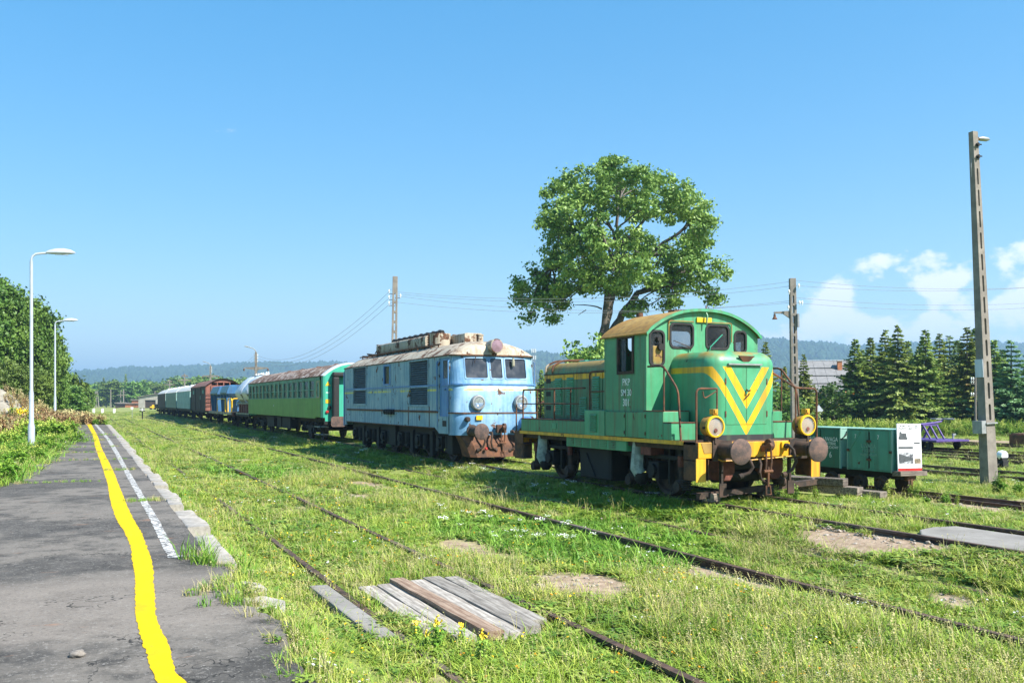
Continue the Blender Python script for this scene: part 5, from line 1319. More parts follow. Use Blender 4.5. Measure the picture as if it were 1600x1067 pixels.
# ------------------------------------------------------------------ lamps, poles, wires
def lamp(px, py, label, sc=1.):
    p = at_z(px, py, .17); T = thing('platform_lamp', label, 'lamp post', p, 0, 'white platform lamps')
    mb = MB(); mb.lathe((0, 0, 0), (0, 0, 1), [(.105, -.1), (.105, .78), (.075, .92), (.072, 1.86), (.052, 1.98), (.048, 5.85 * sc)], 16, False); mb.build('pole', M['lamp_paint'], T, 40)
    t = 5.85 * sc
    mb = MB(); mb.tube([(0, 0, t - .05), (.0, 0, t + .06), (.04, 0, t + .17), (.13, 0, t + .24), (.30, 0, t + .27), (.44, 0, t + .29)], [.036] * 6, 10); mb.build('arm', M['lamp_paint'], T, 50)
    mb = MB(); rg = []
    for u, w, h0, h1 in ((.42, .05, -.03, .04), (.50, .09, -.04, .09), (.70, .14, -.05, .145), (.95, .15, -.05, .155), (1.15, .13, -.035, .11), (1.27, .07, -.01, .04), (1.30, .02, .0, .015)):
        rg.append([(u, w * math.cos(a), t + .28 + u * .05 + (h1 if math.sin(a) > 0 else -h0) * math.sin(a)) for a in [2 * math.pi * j / 14 for j in range(14)]])
    mb.rings(rg); mb.build('luminaire', M['lamp_paint'], T, 50)
    mb = MB(); mb.box(.68, 1.08, -.10, .10, t + .255, t + .285); mb.build('lamp_glass', M['glass_lamp'], T)
M['lamp_paint'] = m_plain('white lamp paint', (.38, .42, .48), .45, 0, .08, 4)
lamp(49, 704, 'nearer tall white platform lamp post at the edge of the asphalt', 1.052)
lamp(86, 668, 'farther white platform lamp post standing in the brown weeds', 1.08)
def concrete_pole(label, px, py, d, top_px, top_py, wb, wt, slots=True, rot=0, depth_k=.75):
    base = at_depth(px, py, d); top = at_depth(top_px, top_py, d); base.z = min(base.z, ground_z(base.x, base.y)) - .15 if d > 25 else -.15
    H = top.z - base.z
    T = thing('concrete_pole', label, 'pole', base, -YAW + rot)
    lean = math.atan2((top_px - px) / 1400 * d, H); T.rotation_euler = (Matrix.Rotation(-YAW, 3, 'Z') @ Matrix.Rotation(lean, 3, 'Y') @ Matrix.Rotation(rot, 3, 'Z')).to_euler()
    hs = []
    z = H * .19
    if slots:
        while z < H * .86:
            w = wb + (wt - wb) * z / H; L = H * .046; hs.append(rrect(-w * .13, w * .13, z, z + L, w * .12)); z += L + H * .014
    out = [(-wb / 2, 0), (wb / 2, 0), (wt / 2, H), (-wt / 2, H)]
    k = depth_k
    mb = MB(); mb.plate(out, hs, lambda u, v, t: (u, t * (wb + (wt - wb) * v / H), v), -k / 2, k / 2)
    mb.build('shaft', M['concrete'], T, None, .012)
    return T, base, top, H
T, b0, t0, H = concrete_pole('tall leaning slotted concrete pole with lamp at the picture edge', 1546, 757, 19.8, 1520.5, 206, .30, .155, True, .42)
mb = MB(); mb.cyl((.08, 0, H - .16), (.17, 0, H - .14), .03); mb.build('lamp_bracket', M['rust'], T)
mb = MB(); rg = [[(u, .07 * k * math.cos(a), H - .13 + .05 * k * math.sin(a)) for a in [math.pi * 2 * j / 10 for j in range(10)]] for u, k in ((.15, .5), (.24, 1), (.42, .9), (.50, .35))]; mb.rings(rg); mb.build('luminaire', M['grey'], T, 50)
for z in (.30, .56): mb = MB(); mb.cyl((-.06, -.11, H - z), (.10, -.11, H - z), .015); mb.box(-.02, .02, -.13, -.08, H - z - .05, H - z + .03); mb.build('bolt', M['under'], T)
mb = MB(); mb.tube([(-.10, 0, H - .6), (-.14, -.02, H - .8), (-.11, 0, H - 1.0)], .008, 5); mb.build('cable_loop', M['grey'], T)
mb = MB(); mb.box(-.176, .168, -.15, .15, 1.42, 1.45); mb.build('strap', M['grey'], T)
mb = MB(); mb.box(-.30, -.17, -.12, .12, 1.22, 1.50); mb.build('junction_box', M['grey'], T)
mb = MB(); mb.box(-.160, -.145, -.1, .1, 2.45, 2.85); mb.build('painted_patch', M['silver'], T)
def arm_lamp(T, z, s=-1):
    mb = MB(); mb.prism([(.0, .10), (.75, .06), (.75, .0), (.35, -.03), (0, -.28)], lambda u, v, t: (s * (.10 + u), t, z + v), -.05, .05); mb.build('arm', M['concrete'], T)
    mb = MB(); mb.lathe((s * .82, 0, z - .02), (0, 0, -1), [(.03, 0), (.05, .03), (.06, .14), (.12, .24), (.11, .25), (0, .2)], 12); mb.build('lamp', M['rust'], T, 40)
def insul(T, x, y, z, nm='insulator'):
    mb = MB(); mb.lathe((x, y, z), (0, 0, 1), [(.02, -.08), (.02, 0), (.045, .0), (.05, .04), (.03, .06), (.045, .08), (.02, .12), (0, .12)], 9); mb.build(nm, M['white'], T, 40)
T, b1, t1, H1 = concrete_pole('slotted concrete pole with side lamp arm rising behind the green locomotive', 1243, 662, 40, 1238, 435, .34, .27, True, 0)
arm_lamp(T, 5.95); [insul(T, x, -.2, z) for x, z in ((.22, 7.1), (-.22, 6.85), (.24, 6.35), (-.26, 6.15), (.35, 6.35))]
mb = MB(); mb.box(.14, .22, -.2, -.1, 5.3, 5.9); mb.build('cable_box', M['grey'], T)
T2_, b2, t2, H2 = concrete_pole('slotted concrete pole rising behind the roof of the blue locomotive', 614, 640, 46, 617.5, 432, .34, .26, True, .15)
for x, z in ((-.3, 7.4), (-.3, 7.1), (-.3, 6.8), (.28, 7.2)): insul(T2_, x, 0, H2 - 8.2 + z); mb = MB(); mb.bar((0, 0, H2 - 8.3 + z), (x, 0, H2 - 8.3 + z), .03, .03); mb.build('bracket', M['rust'], T2_)
def cross_pole(label, px, d, arm_py, top_py, arm_w, lampdir=-1, lamp_on=True, name='lamp_and_wire_pole', second=None):
    base = at_depth(px, 628, d); base.z = -.2; top = at_depth(px, top_py, d); az = at_depth(px, arm_py, d).z + .2
    T = thing(name, label, 'pole', base, -YAW); H = top.z - base.z
    mb = MB(); mb.rings([[(s * w, t * w, z) for s, t in ((-1, -1), (1, -1), (1, 1), (-1, 1))] for z, w in ((0, .15), (H, .085))]); mb.build('shaft', M['concrete'], T)
    for zz_, ww in ((az, arm_w),) + (((second[0], second[1]),) if second else ()):
        mb = MB(); mb.prism([(-ww / 2, .02), (-ww / 2, .12), (-.2, .18), (.2, .18), (ww / 2, .12), (ww / 2, .02), (.2, -.12), (.0, -.35), (-.2, -.12)], lambda u, v, t: (u, t, zz_ + v), -.06, .06); mb.build('crossarm', M['concrete'], T)
        for s in (-1, 1): mb = MB(); mb.lathe((s * ww / 2, 0, zz_), (0, 0, -1), [(.06, 0), (.1, .1), (.06, .22), (0, .22)], 9); mb.build('lamp', M['rust'], T, 40)
    if lamp_on:
        mb = MB(); mb.tube([(0, 0, H - .1), (-.05, 0, H + .15), (-.3, 0, H + .35), (-.75, 0, H + .5)], .045, 7); mb.build('lamp_arm', M['grey'], T, 50)
        mb = MB(); mb.rings([[(-u, .12 * k * math.cos(a), H + .5 + (u - .7) * .22 + .07 * k * math.sin(a)) for a in [math.pi * 2 * j / 8 for j in range(8)]] for u, k in ((.7, .6), (.9, 1), (1.15, .5))]); mb.build('luminaire', M['grey'], T, 50)
        for s in (-1, 1):
            for q in range(3): insul(T, s * .16, 0, H - .35 - q * .3)
    return T, base, H
P4 = cross_pole('street lamp pole with wide concrete crossarm behind the green coach', 400, 90, 576, 550, 2.4)
P5 = cross_pole('street lamp pole with concrete crossarm behind the brown van', 329, 130, 588, 571, 2.3)
P6 = cross_pole('two armed wire pole above the pale teal wagon roof', 288.5, 170, 594, 584, 2.3, lamp_on=False, name='wire_pole', second=(6.9, 1.0))
P7 = cross_pole('two armed wire pole above the far end of the pale wagons', 265, 215, 601, 593, 2.3, lamp_on=False, name='wire_pole', second=(6.9, 1.0))
# wooden telegraph pole by the spruces
p = at_z(1524, 672, 0); T = thing('telegraph_pole', 'small wooden telegraph pole with glass insulators in front of the spruces', 'pole', (p.x, p.y, -.1), -YAW)
MB().cyl((0, 0, 0), (0, 0, 3.4), .085, .06, 10).build('shaft', M['pole_wood'], T, 40)
for z in (3.15, 2.95, 2.2):
    MB().box(-.28, .28, -.05, .05, z, z + .05).build('crossarm', M['pole_wood'], T)
    for x in (-.25, -.12, .12, .25): insul(T, x, 0, z + .12)
# far group of wooden poles
far = [(150, 611, 'p'), (166, 611, 'c'), (173, 608.5, 'o'), (177, 611, 'o'), (188.5, 609, 'c'), (193, 608, 'c'), (196.5, 606, 'o'), (200.5, 601.5, 'c'), (216, 600, 'a'), (242, 611, 'o')]
names = {'p': 'leaning', 'c': 'crossarmed', 'o': 'bare', 'a': 'double'}
for k, (px, ty, kind) in enumerate(far):
    d = 290 + (k * 37 % 60); b = at_depth(px, 628, d); t = at_depth(px, ty, d); H = t.z + .3
    lb = ('leaning wooden pole with a stay at the left end of the far pole group', 'wooden pole with crossarm second from the left in the far pole group', 'thick bare pole in front of the far pale trees', 'thin bare pole just right of the thick bare far pole', 'wooden pole with crossarm left of the three closest standing far poles', 'thin far pole with short crossarm in the middle of the pole group', 'bare far pole just left of the tallest crossarm pole', 'tallest thick far pole with wide crossarm', 'double legged far pole beside the orange brick stacks', 'short bare pole beside the far pale shed')[k]
    T = thing('far_telegraph_pole', lb, 'pole', (b.x, b.y, -.3), -YAW, 'far telegraph poles')
    w = .28 if px > 200 and px < 201 else .2
    mb = MB(); mb.cyl((0, 0, 0), (.0, 0, H), w, w * .75, 7)
    if kind == 'a': mb.cyl((2.2, 0, 0), (.5, 0, H), w, w * .7, 7)
    if kind == 'p': mb.cyl((-2.2, 0, 0), (0, 0, H), w * .8, w * .6, 7); mb.cyl((.9, 0, 0), (.5, 0, H), w * .8, w * .6, 7)
    mb.build('shaft', M['concrete'], T, 50)
    if kind in 'ca':
        mb = MB(); mb.box(-1.3, 1.3, -.08, .08, H - 2.0, H - 1.8); mb.box(-.7, .7, -.08, .08, H - 1.1, H - .95); mb.build('crossarm', M['concrete'], T)
# wires
wire_m = m_plain('wire', (.22, .22, .23), .5)
def wire(a, b, sag, label, group, r=.009):
    a, b = Vector(a), Vector(b); n = 24; mb = MB()
    mb.tube([a.lerp(b, i / n) - Vector((0, 0, sag * 4 * (i / n) * (1 - i / n))) for i in range(n + 1)], r, 4)
    tag(mb.build('overhead_wire', wire_m), label, 'wire', group)
for px_, py_, px2, py2, w_ in ((1240, 438, 1800, 432, 'topmost'), (1240, 446, 1800, 428, 'second highest'), (1243, 465, 1800, 455, 'third highest'), (1243, 473, 1800, 462, 'lowest')):
    wire(at_depth(px_, py_, 40), at_depth(px2, py2, 44), .5, w_ + ' wire running from the lamp arm pole past the tall leaning pole', 'wires past the tall concrete pole', .007)
for i, (y1_, y2_) in enumerate(((456, 440), (459, 447), (472, 470), (462, 473))):
    wire(at_depth(618, y1_, 46), at_depth(1236, y2_, 40), .55, ('topmost', 'second highest', 'lowest', 'third highest')[i] + ' wire strung through the big tree between two concrete poles', 'wires through the big tree', .007)
for i, y1_ in enumerate((452, 462, 472)):
    wire(at_depth(612, y1_, 46), at_depth(404, 556 + i * 4, 90), 1.6, ('topmost', 'middle', 'lowest')[i] + ' sagging overhead wire above the coach roof', 'wires above the coach roof', .010)
for i in range(3):
    wire(at_depth(397, 556 + i * 4, 90), at_depth(331, 576 + i * 3, 130), .9, ('topmost', 'middle', 'lowest')[i] + ' thin wire between the two street lamp poles', 'wires between the street lamp poles', .012)
# ------------------------------------------------------------------ signs, buildings, tower far away
p = at_depth(222.5, 655, 100); p.z = -.1; T = thing('track_sign', 'small black and white track sign on a short black post', 'sign', p, -YAW)
MB().box(-.06, .06, -.03, .03, -.1, 1.15).build('post', M['black'], T)
MB().box(-.29, .29, -.045, -.032, .84, 1.16).build('board', M['black'], T)
MB().box(-.29, .29, -.052, -.046, .95, 1.05).build('white_bar', M['white'], T); MB().box(-.055, .055, -.054, -.0525, .84, 1.16).build('white_bar', M['white'], T)
p = at_depth(206.5, 645, 105); p.z = -.15; T = thing('track_sign', 'pale shield shaped sign on a thin grey post', 'sign', p, -YAW)
MB().cyl((0, 0, 0), (0, 0, 1.1), .03).build('post', M['grey'], T)
mb = MB(); mb.prism([(-.17, .17), (.17, .17), (.15, -.05), (0, -.18), (-.15, -.05)], lambda u, v, t: (u, t, 1.15 + v), -.045, -.032); mb.build('board', M['white'], T)
for k, (px, py, lb) in enumerate(((146.5, 634, 'low white marker stone left of the far signs'), (160, 632, 'white marker stone in front of the leaning far pole'), (178.5, 634, 'white marker stone right of the bare far poles'))):
    p = at_depth(px, py, 150); p.z = -.1; mb = MB(); mb.prism(rrect(-.16, .16, 0, .75, .1), lambda u, v, t: (u, t, v), -.1, .1); tag(mb.build('marker_stone', M['white'], None, None, 0, p, (0, 0, -YAW)), lb, 'marker stone', 'white marker stones')
M['brick'] = m_plain('orange brick', (.42, .16, .07), .9, 0, .3, 3); M['plaster'] = m_concrete('old plaster', (.30, .27, .23), (.42, .39, .34), 1.)
p = at_depth(236, 640, 270); T = thing('goods_shed', 'low pale shed with sloping roof beside the far end of the train', 'shed', (p.x, p.y, -.2), -YAW)
T.scale = (.85, .85, .85)
mb = MB(); mb.plate([(-4.5, 0), (4.5, 0), (4.5, 5.4), (-4.5, 3.9)], [rect(-2.2, 1.6, 0.02, 3.0)], lambda u, v, t: (u, t, v), 0, .3); mb.build('front_wall', M['plaster'], T)
MB().box(-2.3, 1.7, .32, .36, 0, 3.1).build('gate', M['van_brown'], T)
mb = MB(); mb.box(-4.5, -4.2, .3, 10, 0, 3.9); mb.box(4.2, 4.5, .3, 10, 0, 5.3); mb.box(-4.5, 4.5, 9.7, 10, 0, 3.9); mb.build('side_wall', M['plaster'], T)
mb = MB(); mb.prism([(-5, 3.95), (5, 5.62), (5, 5.8), (-5, 4.1)], lambda u, v, t: (u, t, v), -.5, 10.4); mb.build('roof', M['concrete'], T)
for k, (px, w, h, lb, m) in enumerate(((222, 6.5, 2.6, 'orange brick shed wall behind the far poles', 'brick'), (205, 8, 1.5, 'low dull brick wall behind the tallest far pole', 'brick'), (188, 3, 1.6, 'dark low hut behind the far pole group', 'van_brown'))):
    p = at_depth(px, 640, 280); T = thing('far_shed', lb, 'shed', (p.x, p.y, -.3), -YAW)
    MB().box(-w / 2, w / 2, 0, 5, 0, h).build('wall', M[m], T); mb = MB(); mb.prism([(-w / 2 - .2, h), (w / 2 + .2, h), (w / 2 + .2, h + .15), (-w / 2 - .2, h + .3)], lambda u, v, t: (u, t, v), -.3, 5.3); mb.build('roof', M['concrete'], T)
p = at_depth(240, 640, 215); T = thing('yellow_loader', 'yellow machine parked beside the far end of the train', 'machine', (p.x, p.y, -.1), -YAW)
T.scale = (.75, .75, .6)
MB().box(-1.0, 1.0, -.6, .6, .5, 1.3).build('body', M['yellow_clean'], T, None, .1); mb = MB(); mb.prism([(-.4, 1.3), (.5, 1.3), (.35, 2.0), (-.3, 2.0)], lambda u, v, t: (u, t, v), -.5, .5); mb.build('cab', M['yellow_clean'], T)
for x in (-.65, .65): MB().lathe((x, -.5, .42), (0, -1, 0), [(.42, -.1), (.42, .15), (.2, .17), (0, .15)], 16).build('wheel', M['black'], T, 40)
# house
p = at_depth(1300, 628, 92); T = thing('house', 'old house with large grey sheet roof and brick chimney behind the trees', 'house', (p.x, p.y, -.2), -YAW + R(-9))
M['eternit'] = m_plain('grey roof sheet', (.20, .197, .195), .85, 0, .12, 2.5)
x0, x1, y0, y1, ez, rz = -3.4, 9.5, 0, 8.4, 3.0, 6.35
MB().box(x0 + .5, x1 - .5, y0 + .4, y1 - .4, 0, ez + .1).build('wall', M['plaster'], T)
mb = MB(); rg = []
ym = (y0 + y1) / 2
nrow = 4
for r_ in range(nrow):     # rows of sheets on the slope facing the camera
    a, b = r_ / nrow, (r_ + 1) / nrow
    ya, za, yb, zb = y0 + (ym - y0) * a, ez + (rz - ez) * a, y0 + (ym - y0) * b, ez + (rz - ez) * b
    ncol = 12; w = (x1 - x0) / ncol
    for c_ in range(ncol):
        mb = MB(); l = .03
        mb.prism([(x0 + c_ * w + .012, 0), (x0 + (c_ + 1) * w - .012, 0), (x0 + (c_ + 1) * w - .012, 1), (x0 + c_ * w + .012, 1)], lambda u, v, t: (u, ya + (yb - ya) * v - .12 * (1 - v), za + (zb - za) * v + .05 * (1 - v) + t), .0, .035); mb.build('roof_sheet', M['eternit'], T)
mb = MB(); mb.prism([(y0 - .1, ez - .06), (ym, rz - .04), (y1 + .1, ez - .06)], lambda u, v, t: (t, u, v), x0 + .01, x1 - .01); mb.build('roof', M['plaster'], T)
mb = MB(); mb.box(x0 - .1, x1 + .1, ym - .12, ym + .12, rz - .0, rz + .10); mb.build('ridge', M['silver'], T)
mb = MB(); mb.box(1.1, 1.55, 2.8, 3.25, 4.8, 6.25); c_ = mb.build('chimney', M['brick'], T); MB().box(1.05, 1.60, 2.75, 3.30, 6.25, 6.33).build('chimney_cap', M['plaster'], c_)
for x in (-1.5, 1.5, 4.5):
    g = MB().box(x - .5, x + .5, .36, .42, 1.1, 2.3).build('window', M['white'], T); MB().box(x - .42, x + .42, .33, .355, 1.18, 2.22).build('pane', M['glass_dark'], g)
# lattice mast
p = at_depth(834, 628, 520); T = thing('lattice_mast', 'thin lattice antenna mast on the far hillside', 'mast', (p.x, p.y, -1), -YAW)
Hm = at_depth(834, 545, 520).z + 1
mb = MB(); 
for s, t in ((-1, -1), (1, -1), (1, 1), (-1, 1)): mb.bar((s * 1.2, t * 1.2, 0), (s * .5, t * .5, Hm), .16, .16)
for i in range(12):
    z0, z1 = Hm * i / 12, Hm * (i + 1) / 12; w0, w1 = 1.2 - .7 * i / 12, 1.2 - .7 * (i + 1) / 12
    for t in (-1, 1): mb.bar((-w0, t * w0, z0), (w1, t * w1, z1), .1, .1); mb.bar((w0, t * w0, z0), (-w1, t * w1, z1), .1, .1)
mb.build('lattice', M['grey'], T)
for z in (Hm - 1, Hm - 5):
    for x in (-1.1, 0, 1.1): MB().box(x - .2, x + .2, -.9, -.6, z - 1.3, z + 1.0).build('antenna_panel', M['white'], T)
p = at_depth(842, 628, 75); T = thing('flat_wagon', 'low red flat wagon glimpsed between the two locomotives', 'wagon', (p.x, p.y, -.1), 0)
MB().box(-1.3, 1.3, -3, 7, 1.75, 2.15).build('deck', M['brown_red'], T)
for y in (-2.5, -.5, 1.5, 3.5, 5.5): MB().box(-1.32, -1.31, y, y + .3, 1.75, 2.12).build('stake_pocket', M['white'], T)
for y in (-1.5, 5): MB().cyl((-.8, y, .55), (.8, y, .55), .46, None, 16).build('wheelset', M['under'], T, 40)
MB().box(-1.0, 1.0, -2.5, 6.5, 1.0, 1.75).build('underframe', M['under'], T)
# small road sign behind the carts
p = at_depth(1279, 660, 60); p.z = -.1; T = thing('road_sign', 'back of a small diamond road sign behind the mine carts', 'sign', p, -YAW)
MB().cyl((0, 0, 0), (0, 0, 1.7), .03).build('post', M['grey'], T); mb = MB(); mb.prism([(0, .36), (.3, 0), (0, -.36), (-.3, 0)], lambda u, v, t: (u, t, 1.3 + v), -.05, -.035); mb.build('board', M['silver'], T)
# ------------------------------------------------------------------ hills
def m_hill():
    t = NT('forested hill'); p = t.pos(); n = t.noise(p, .012, 6, .7); n2 = t.noise(p, .06, 4, .7)
    c = t.mix(t.ramp(n, .3, .7), (.018, .045, .025), (.045, .085, .045)); c = t.mix(t.math('MULTIPLY', t.ramp(n2, .4, .7), .5), c, (.03, .05, .02))
    return t.fin(c, .95, 0, .1)
M['hill'] = m_hill()
def crest_y(px):
    return float(np.interp(px, (-900, -300, 60, 110, 140, 180, 205, 240, 300, 340, 370, 430, 520, 600, 700, 780, 826, 850, 875, 920, 1000, 1100, 1185, 1235, 1290, 1340, 1425, 1550, 1700, 2100, 2700), (570, 585, 589, 588, 585, 583, 580, 581, 578, 577, 573, 573, 575, 577, 570, 560, 555, 557, 563, 570, 560, 545, 538, 543, 545, 552, 545, 543, 552, 570, 580)))
def hill_point(px, q):
    """q 0..1 from the foot to the crest, 1..1.4 behind it"""
    dist = 2300 + 250 * math.sin(px * .004); h = (628 - crest_y(px)) / 1400 * dist + CAM_H
    d = dist * (.55 + .45 * q); a = (px - 800) / 1400.
    z = h * (math.sin(min(q, 1) * math.pi / 2) ** 1.4) if q <= 1 else h * (1 - (q - 1) * .8)
    z *= 1 + .06 * mnoise.noise(Vector((px * .02, q * 3, 1))) * (0 if q >= .98 else 1)
    return Vector((d * (a * _c + _s), d * (-a * _s + _c), z - 4 * (1 - min(1, q))))
mb = MB(); rg = []
pxs = np.arange(-900, 2701, 12)
for q in (0, .15, .3, .45, .6, .7, .8, .88, .94, 1, 1.1, 1.3): rg.append([hill_point(px, q) for px in pxs])
mb.rings(rg, cap=False, closed=False); tag(mb.build('hills', M['hill'], None, 80), kind='structure')
hv, hf = [], []
for i in range(15000):     # the wood on the hills: small crowns, one mass
    q = math.sqrt(rng.random()) * .92 + .1; px = rng.uniform(-300, 2000); p = hill_point(px, min(q, 1.01)); s = rng.uniform(5, 11); h = s * rng.uniform(1.0, 1.8)
    n = len(hv); a0 = rng.uniform(0, 6)
    for k in range(5): a = a0 + k * 1.2566; hv.append((p.x + s * math.cos(a), p.y + s * math.sin(a), p.z - 4))
    for k in range(5): a = a0 + .6 + k * 1.2566; hv.append((p.x + s * .75 * math.cos(a), p.y + s * .75 * math.sin(a), p.z + h * .45))
    hv.append((p.x, p.y, p.z + h * .9))
    for k in range(5):
        k2 = (k + 1) % 5; hf += [(n + k, n + k2, n + 5 + k), (n + k2, n + 5 + k2, n + 5 + k), (n + 5 + k, n + 5 + k2, n + 10)]
me = bpy.data.meshes.new('hill_forest'); me.from_pydata(hv, [], hf); me.materials.append(M['hill'])
tag(add('hill_forest', me), 'dense forest covering the distant blue hills', 'forest', kind='stuff')
# ------------------------------------------------------------------ foliage
M['bark'] = m_wood('bark', (.06, .05, .04), (.17, .145, .12), 2, .25)
M['leaf_big'] = m_leaf('big tree leaves', (.095, .185, .032), (.29, .40, .095), .22, .5)
M['leaf_dark'] = m_leaf('dark leaves', (.055, .13, .018), (.17, .28, .045), .22, .6)
M['leaf_mid'] = m_leaf('mid green leaves', (.075, .15, .024), (.20, .31, .055), .22, .5)
M['leaf_pale'] = m_leaf('pale green leaves', (.06, .13, .02), (.20, .31, .06), .22, .6)
M['needle'] = m_leaf('spruce needles', (.11, .19, .042), (.34, .43, .09), .2, .9)
M['needle_y'] = m_leaf('yellowing spruce needles', (.10, .17, .03), (.34, .40, .08), .2, .7, ((.20, .12, .04), .8, .62))
M['needle_b'] = m_leaf('pine needles', (.10, .19, .085), (.26, .39, .16), .2, .7, ((.25, .09, .04), .9, .70))
M['rowan'] = m_leaf('rowan leaves', (.04, .10, .014), (.10, .19, .03), .3, .7, ((.42, .15, .03), 2.2, .66))
def leaf_arrays(C, size, up=.45, elong=1.7, seed=0, out=None):
    """one pointed quad per centre"""
    r = np.random.default_rng(seed); n = len(C)
    nr = r.normal(size=(n, 3)); nr /= np.linalg.norm(nr, axis=1)[:, None]
    if out is not None: nr = nr + out * .7
    nr[:, 2] += up; nr /= np.linalg.norm(nr, axis=1)[:, None]
    t = r.normal(size=(n, 3)); t -= nr * (t * nr).sum(1)[:, None]; t /= np.linalg.norm(t, axis=1)[:, None]
    b = np.cross(nr, t); s = size * r.uniform(.65, 1.35, n)
    L = t * (s * .5 * elong ** .5)[:, None]; Wd = b * (s * .5 / elong ** .5)[:, None]
    V = np.stack([C - L, C + Wd - L * .1, C + L, C - Wd - L * .1], 1).reshape(-1, 3)
    return V
def quads_mesh(name, V, mat):
    n = len(V) // 4; me = bpy.data.meshes.new(name)
    me.vertices.add(n * 4); me.vertices.foreach_set('co', V.astype(np.float32).ravel())
    me.loops.add(n * 4); me.loops.foreach_set('vertex_index', np.arange(n * 4, dtype=np.int32))
    me.polygons.add(n); me.polygons.foreach_set('loop_start', np.arange(0, n * 4, 4, dtype=np.int32)); me.polygons.foreach_set('loop_total', np.full(n, 4, np.int32))
    me.materials.append(mat); me.update(calc_edges=True); return me
def blob_leaves(blobs, clumps, per, crad, seed, inner=.55):
    r = np.random.default_rng(seed); out, dirs = [], []
    for (c, rad) in blobs:
        c = np.array(c); k = max(4, int(clumps * (rad / 1.2) ** 1.6))
        d = r.normal(size=(k, 3)); d /= np.linalg.norm(d, axis=1)[:, None]
        cc = c + d * (rad * r.uniform(inner, 1.02, k))[:, None]
        for i in range(k):
            m = int(per * r.uniform(.5, 1.5)); cr = crad * r.uniform(.6, 1.3)
            q = r.normal(size=(m, 3)) * [1, 1, .65] * cr * .55; out.append(cc[i] + q); dirs.append(np.repeat(d[i][None], m, 0))
    return np.concatenate(out), np.concatenate(dirs)
def limb(mb, a, b, ra, rb, seed, n=7, bend=.12, cells=6):
    r = random.Random(seed); a, b = Vector(a), Vector(b); L = (b - a).length; P, Rr = [], []
    o1 = Vector((r.uniform(-1, 1), r.uniform(-1, 1), r.uniform(-.3, .6))) * L * bend
    for i in range(n + 1):
        t = i / n; P.append(a.lerp(b, t) + o1 * math.sin(math.pi * t) + Vector((r.uniform(-1, 1), r.uniform(-1, 1), r.uniform(-1, 1))) * L * .015); Rr.append(ra + (rb - ra) * t)
    mb.tube(P, Rr, cells); return P
# ---- the big tree behind the locomotive
ZB = [(690, 165, 105), (560, 205, 105), (440, 220, 105), (335, 300, 95), (800, 195, 85), (625, 100, 35), (925, 225, 80), (1040, 290, 90), (1120, 345, 88), (985, 370, 75), (300, 430, 75), (400, 400, 105), (520, 370, 105), (650, 300, 100), (775, 330, 95), (870, 330, 70), (1110, 460, 85), (1205, 425, 35), (380, 540, 90), (500, 520, 95), (600, 570, 85), (730, 540, 75), (830, 560, 85), (1090, 555, 60), (1150, 540, 60), (330, 640, 75), (450, 650, 95), (560, 690, 80), (680, 690, 85), (780, 680, 75), (870, 650, 65), (970, 630, 60), (1060, 690, 90), (1175, 690, 80), (1255, 715, 58), (200, 760, 80), (130, 790, 55), (280, 740, 80), (380, 770, 80), (480, 770, 65), (120, 870, 42), (200, 900, 55), (290, 890, 50), (365, 905, 42), (170, 975, 26), (300, 985, 22), (980, 800, 70), (1080, 770, 70), (1180, 800, 52), (1010, 880, 52), (965, 915, 36), (1245, 870, 26), (690, 830, 40), (870, 760, 40), (740, 930, 45), (810, 930, 40), (560, 785, 60), (640, 770, 50), (745, 760, 55), (910, 790, 50), (330, 830, 60), (250, 830, 60), (1120, 640, 60)]
TD = 50.0
tb = at_depth(947, 628, TD); tb.z = -.2
T = thing('maple_tree', 'large round crowned broadleaf tree rising behind the green locomotive', 'tree', tb)
vd = Vector((_s, _c, 0)); rr_ = Vector((_c, -_s, 0))
r3 = random.Random(5); blobs = []
for x, y, rad in ZB:
    px, py = 780 + x / 3.679, 230 + y / 3.679; R_ = rad / 3.679 / 1400 * TD
    e = 1 - ((x - 700) / 640) ** 2 - ((y - 480) / 460) ** 2; dd = 4.6 * math.sqrt(max(.03, e))
    for sgn in ((-1, 1) if e > .25 else (r3.choice((-1, 1)),)):
        off_ = sgn * dd * r3.uniform(.35, .95); p = at_depth(px, py, TD + off_) - tb
        blobs.append((tuple(p), R_ * (TD + off_) / TD))
C, Dn = blob_leaves(blobs, 15, 85, .40, 3, .68)
add('crown', quads_mesh('crown', leaf_arrays(C, .155, .35, 1.5, 4, Dn), M['leaf_big']), T)
mb = MB()
Pz = lambda x, y, o=0: at_depth(780 + x / 3.679, 230 + y / 3.679, TD) + vd * o - tb
limb(mb, (0, 0, 0), Pz(603, 1060), .50, .30, 1, 7, .01, 10)
limb(mb, Pz(603, 1075), Pz(625, 790), .26, .19, 2, 6, .03, 8); limb(mb, Pz(610, 1090, .1), Pz(665, 820, .4), .22, .17, 3, 6, .03, 8)
limb(mb, Pz(665, 820, .4), Pz(690, 700, .5), .17, .14, 4, 6, .05, 8); limb(mb, Pz(612, 1120, .1), Pz(800, 830, .8), .26, .17, 5, 9, .02, 8)
mains = [(Pz(625, 790), .19), (Pz(690, 700, .5), .14), (Pz(800, 830, .8), .17), (Pz(800, 830, .8), .15)]
hubs = [(450, 600, -1), (560, 420, .5), (690, 300, 0), (830, 420, -.6), (950, 590, .6), (1080, 450, -.3), (1090, 700, .5), (300, 700, -.8), (350, 420, .6), (980, 800, -.5), (640, 520, -1.5), (480, 800, .4)]
hp = []
for i, (x, y, o_) in enumerate(hubs):
    h = Pz(x, y, o_); src, rad = min(mains, key=lambda m: (m[0] - h).length); limb(mb, src, h, rad * .8, .08, 10 + i, 8, .10, 7); hp.append(h)
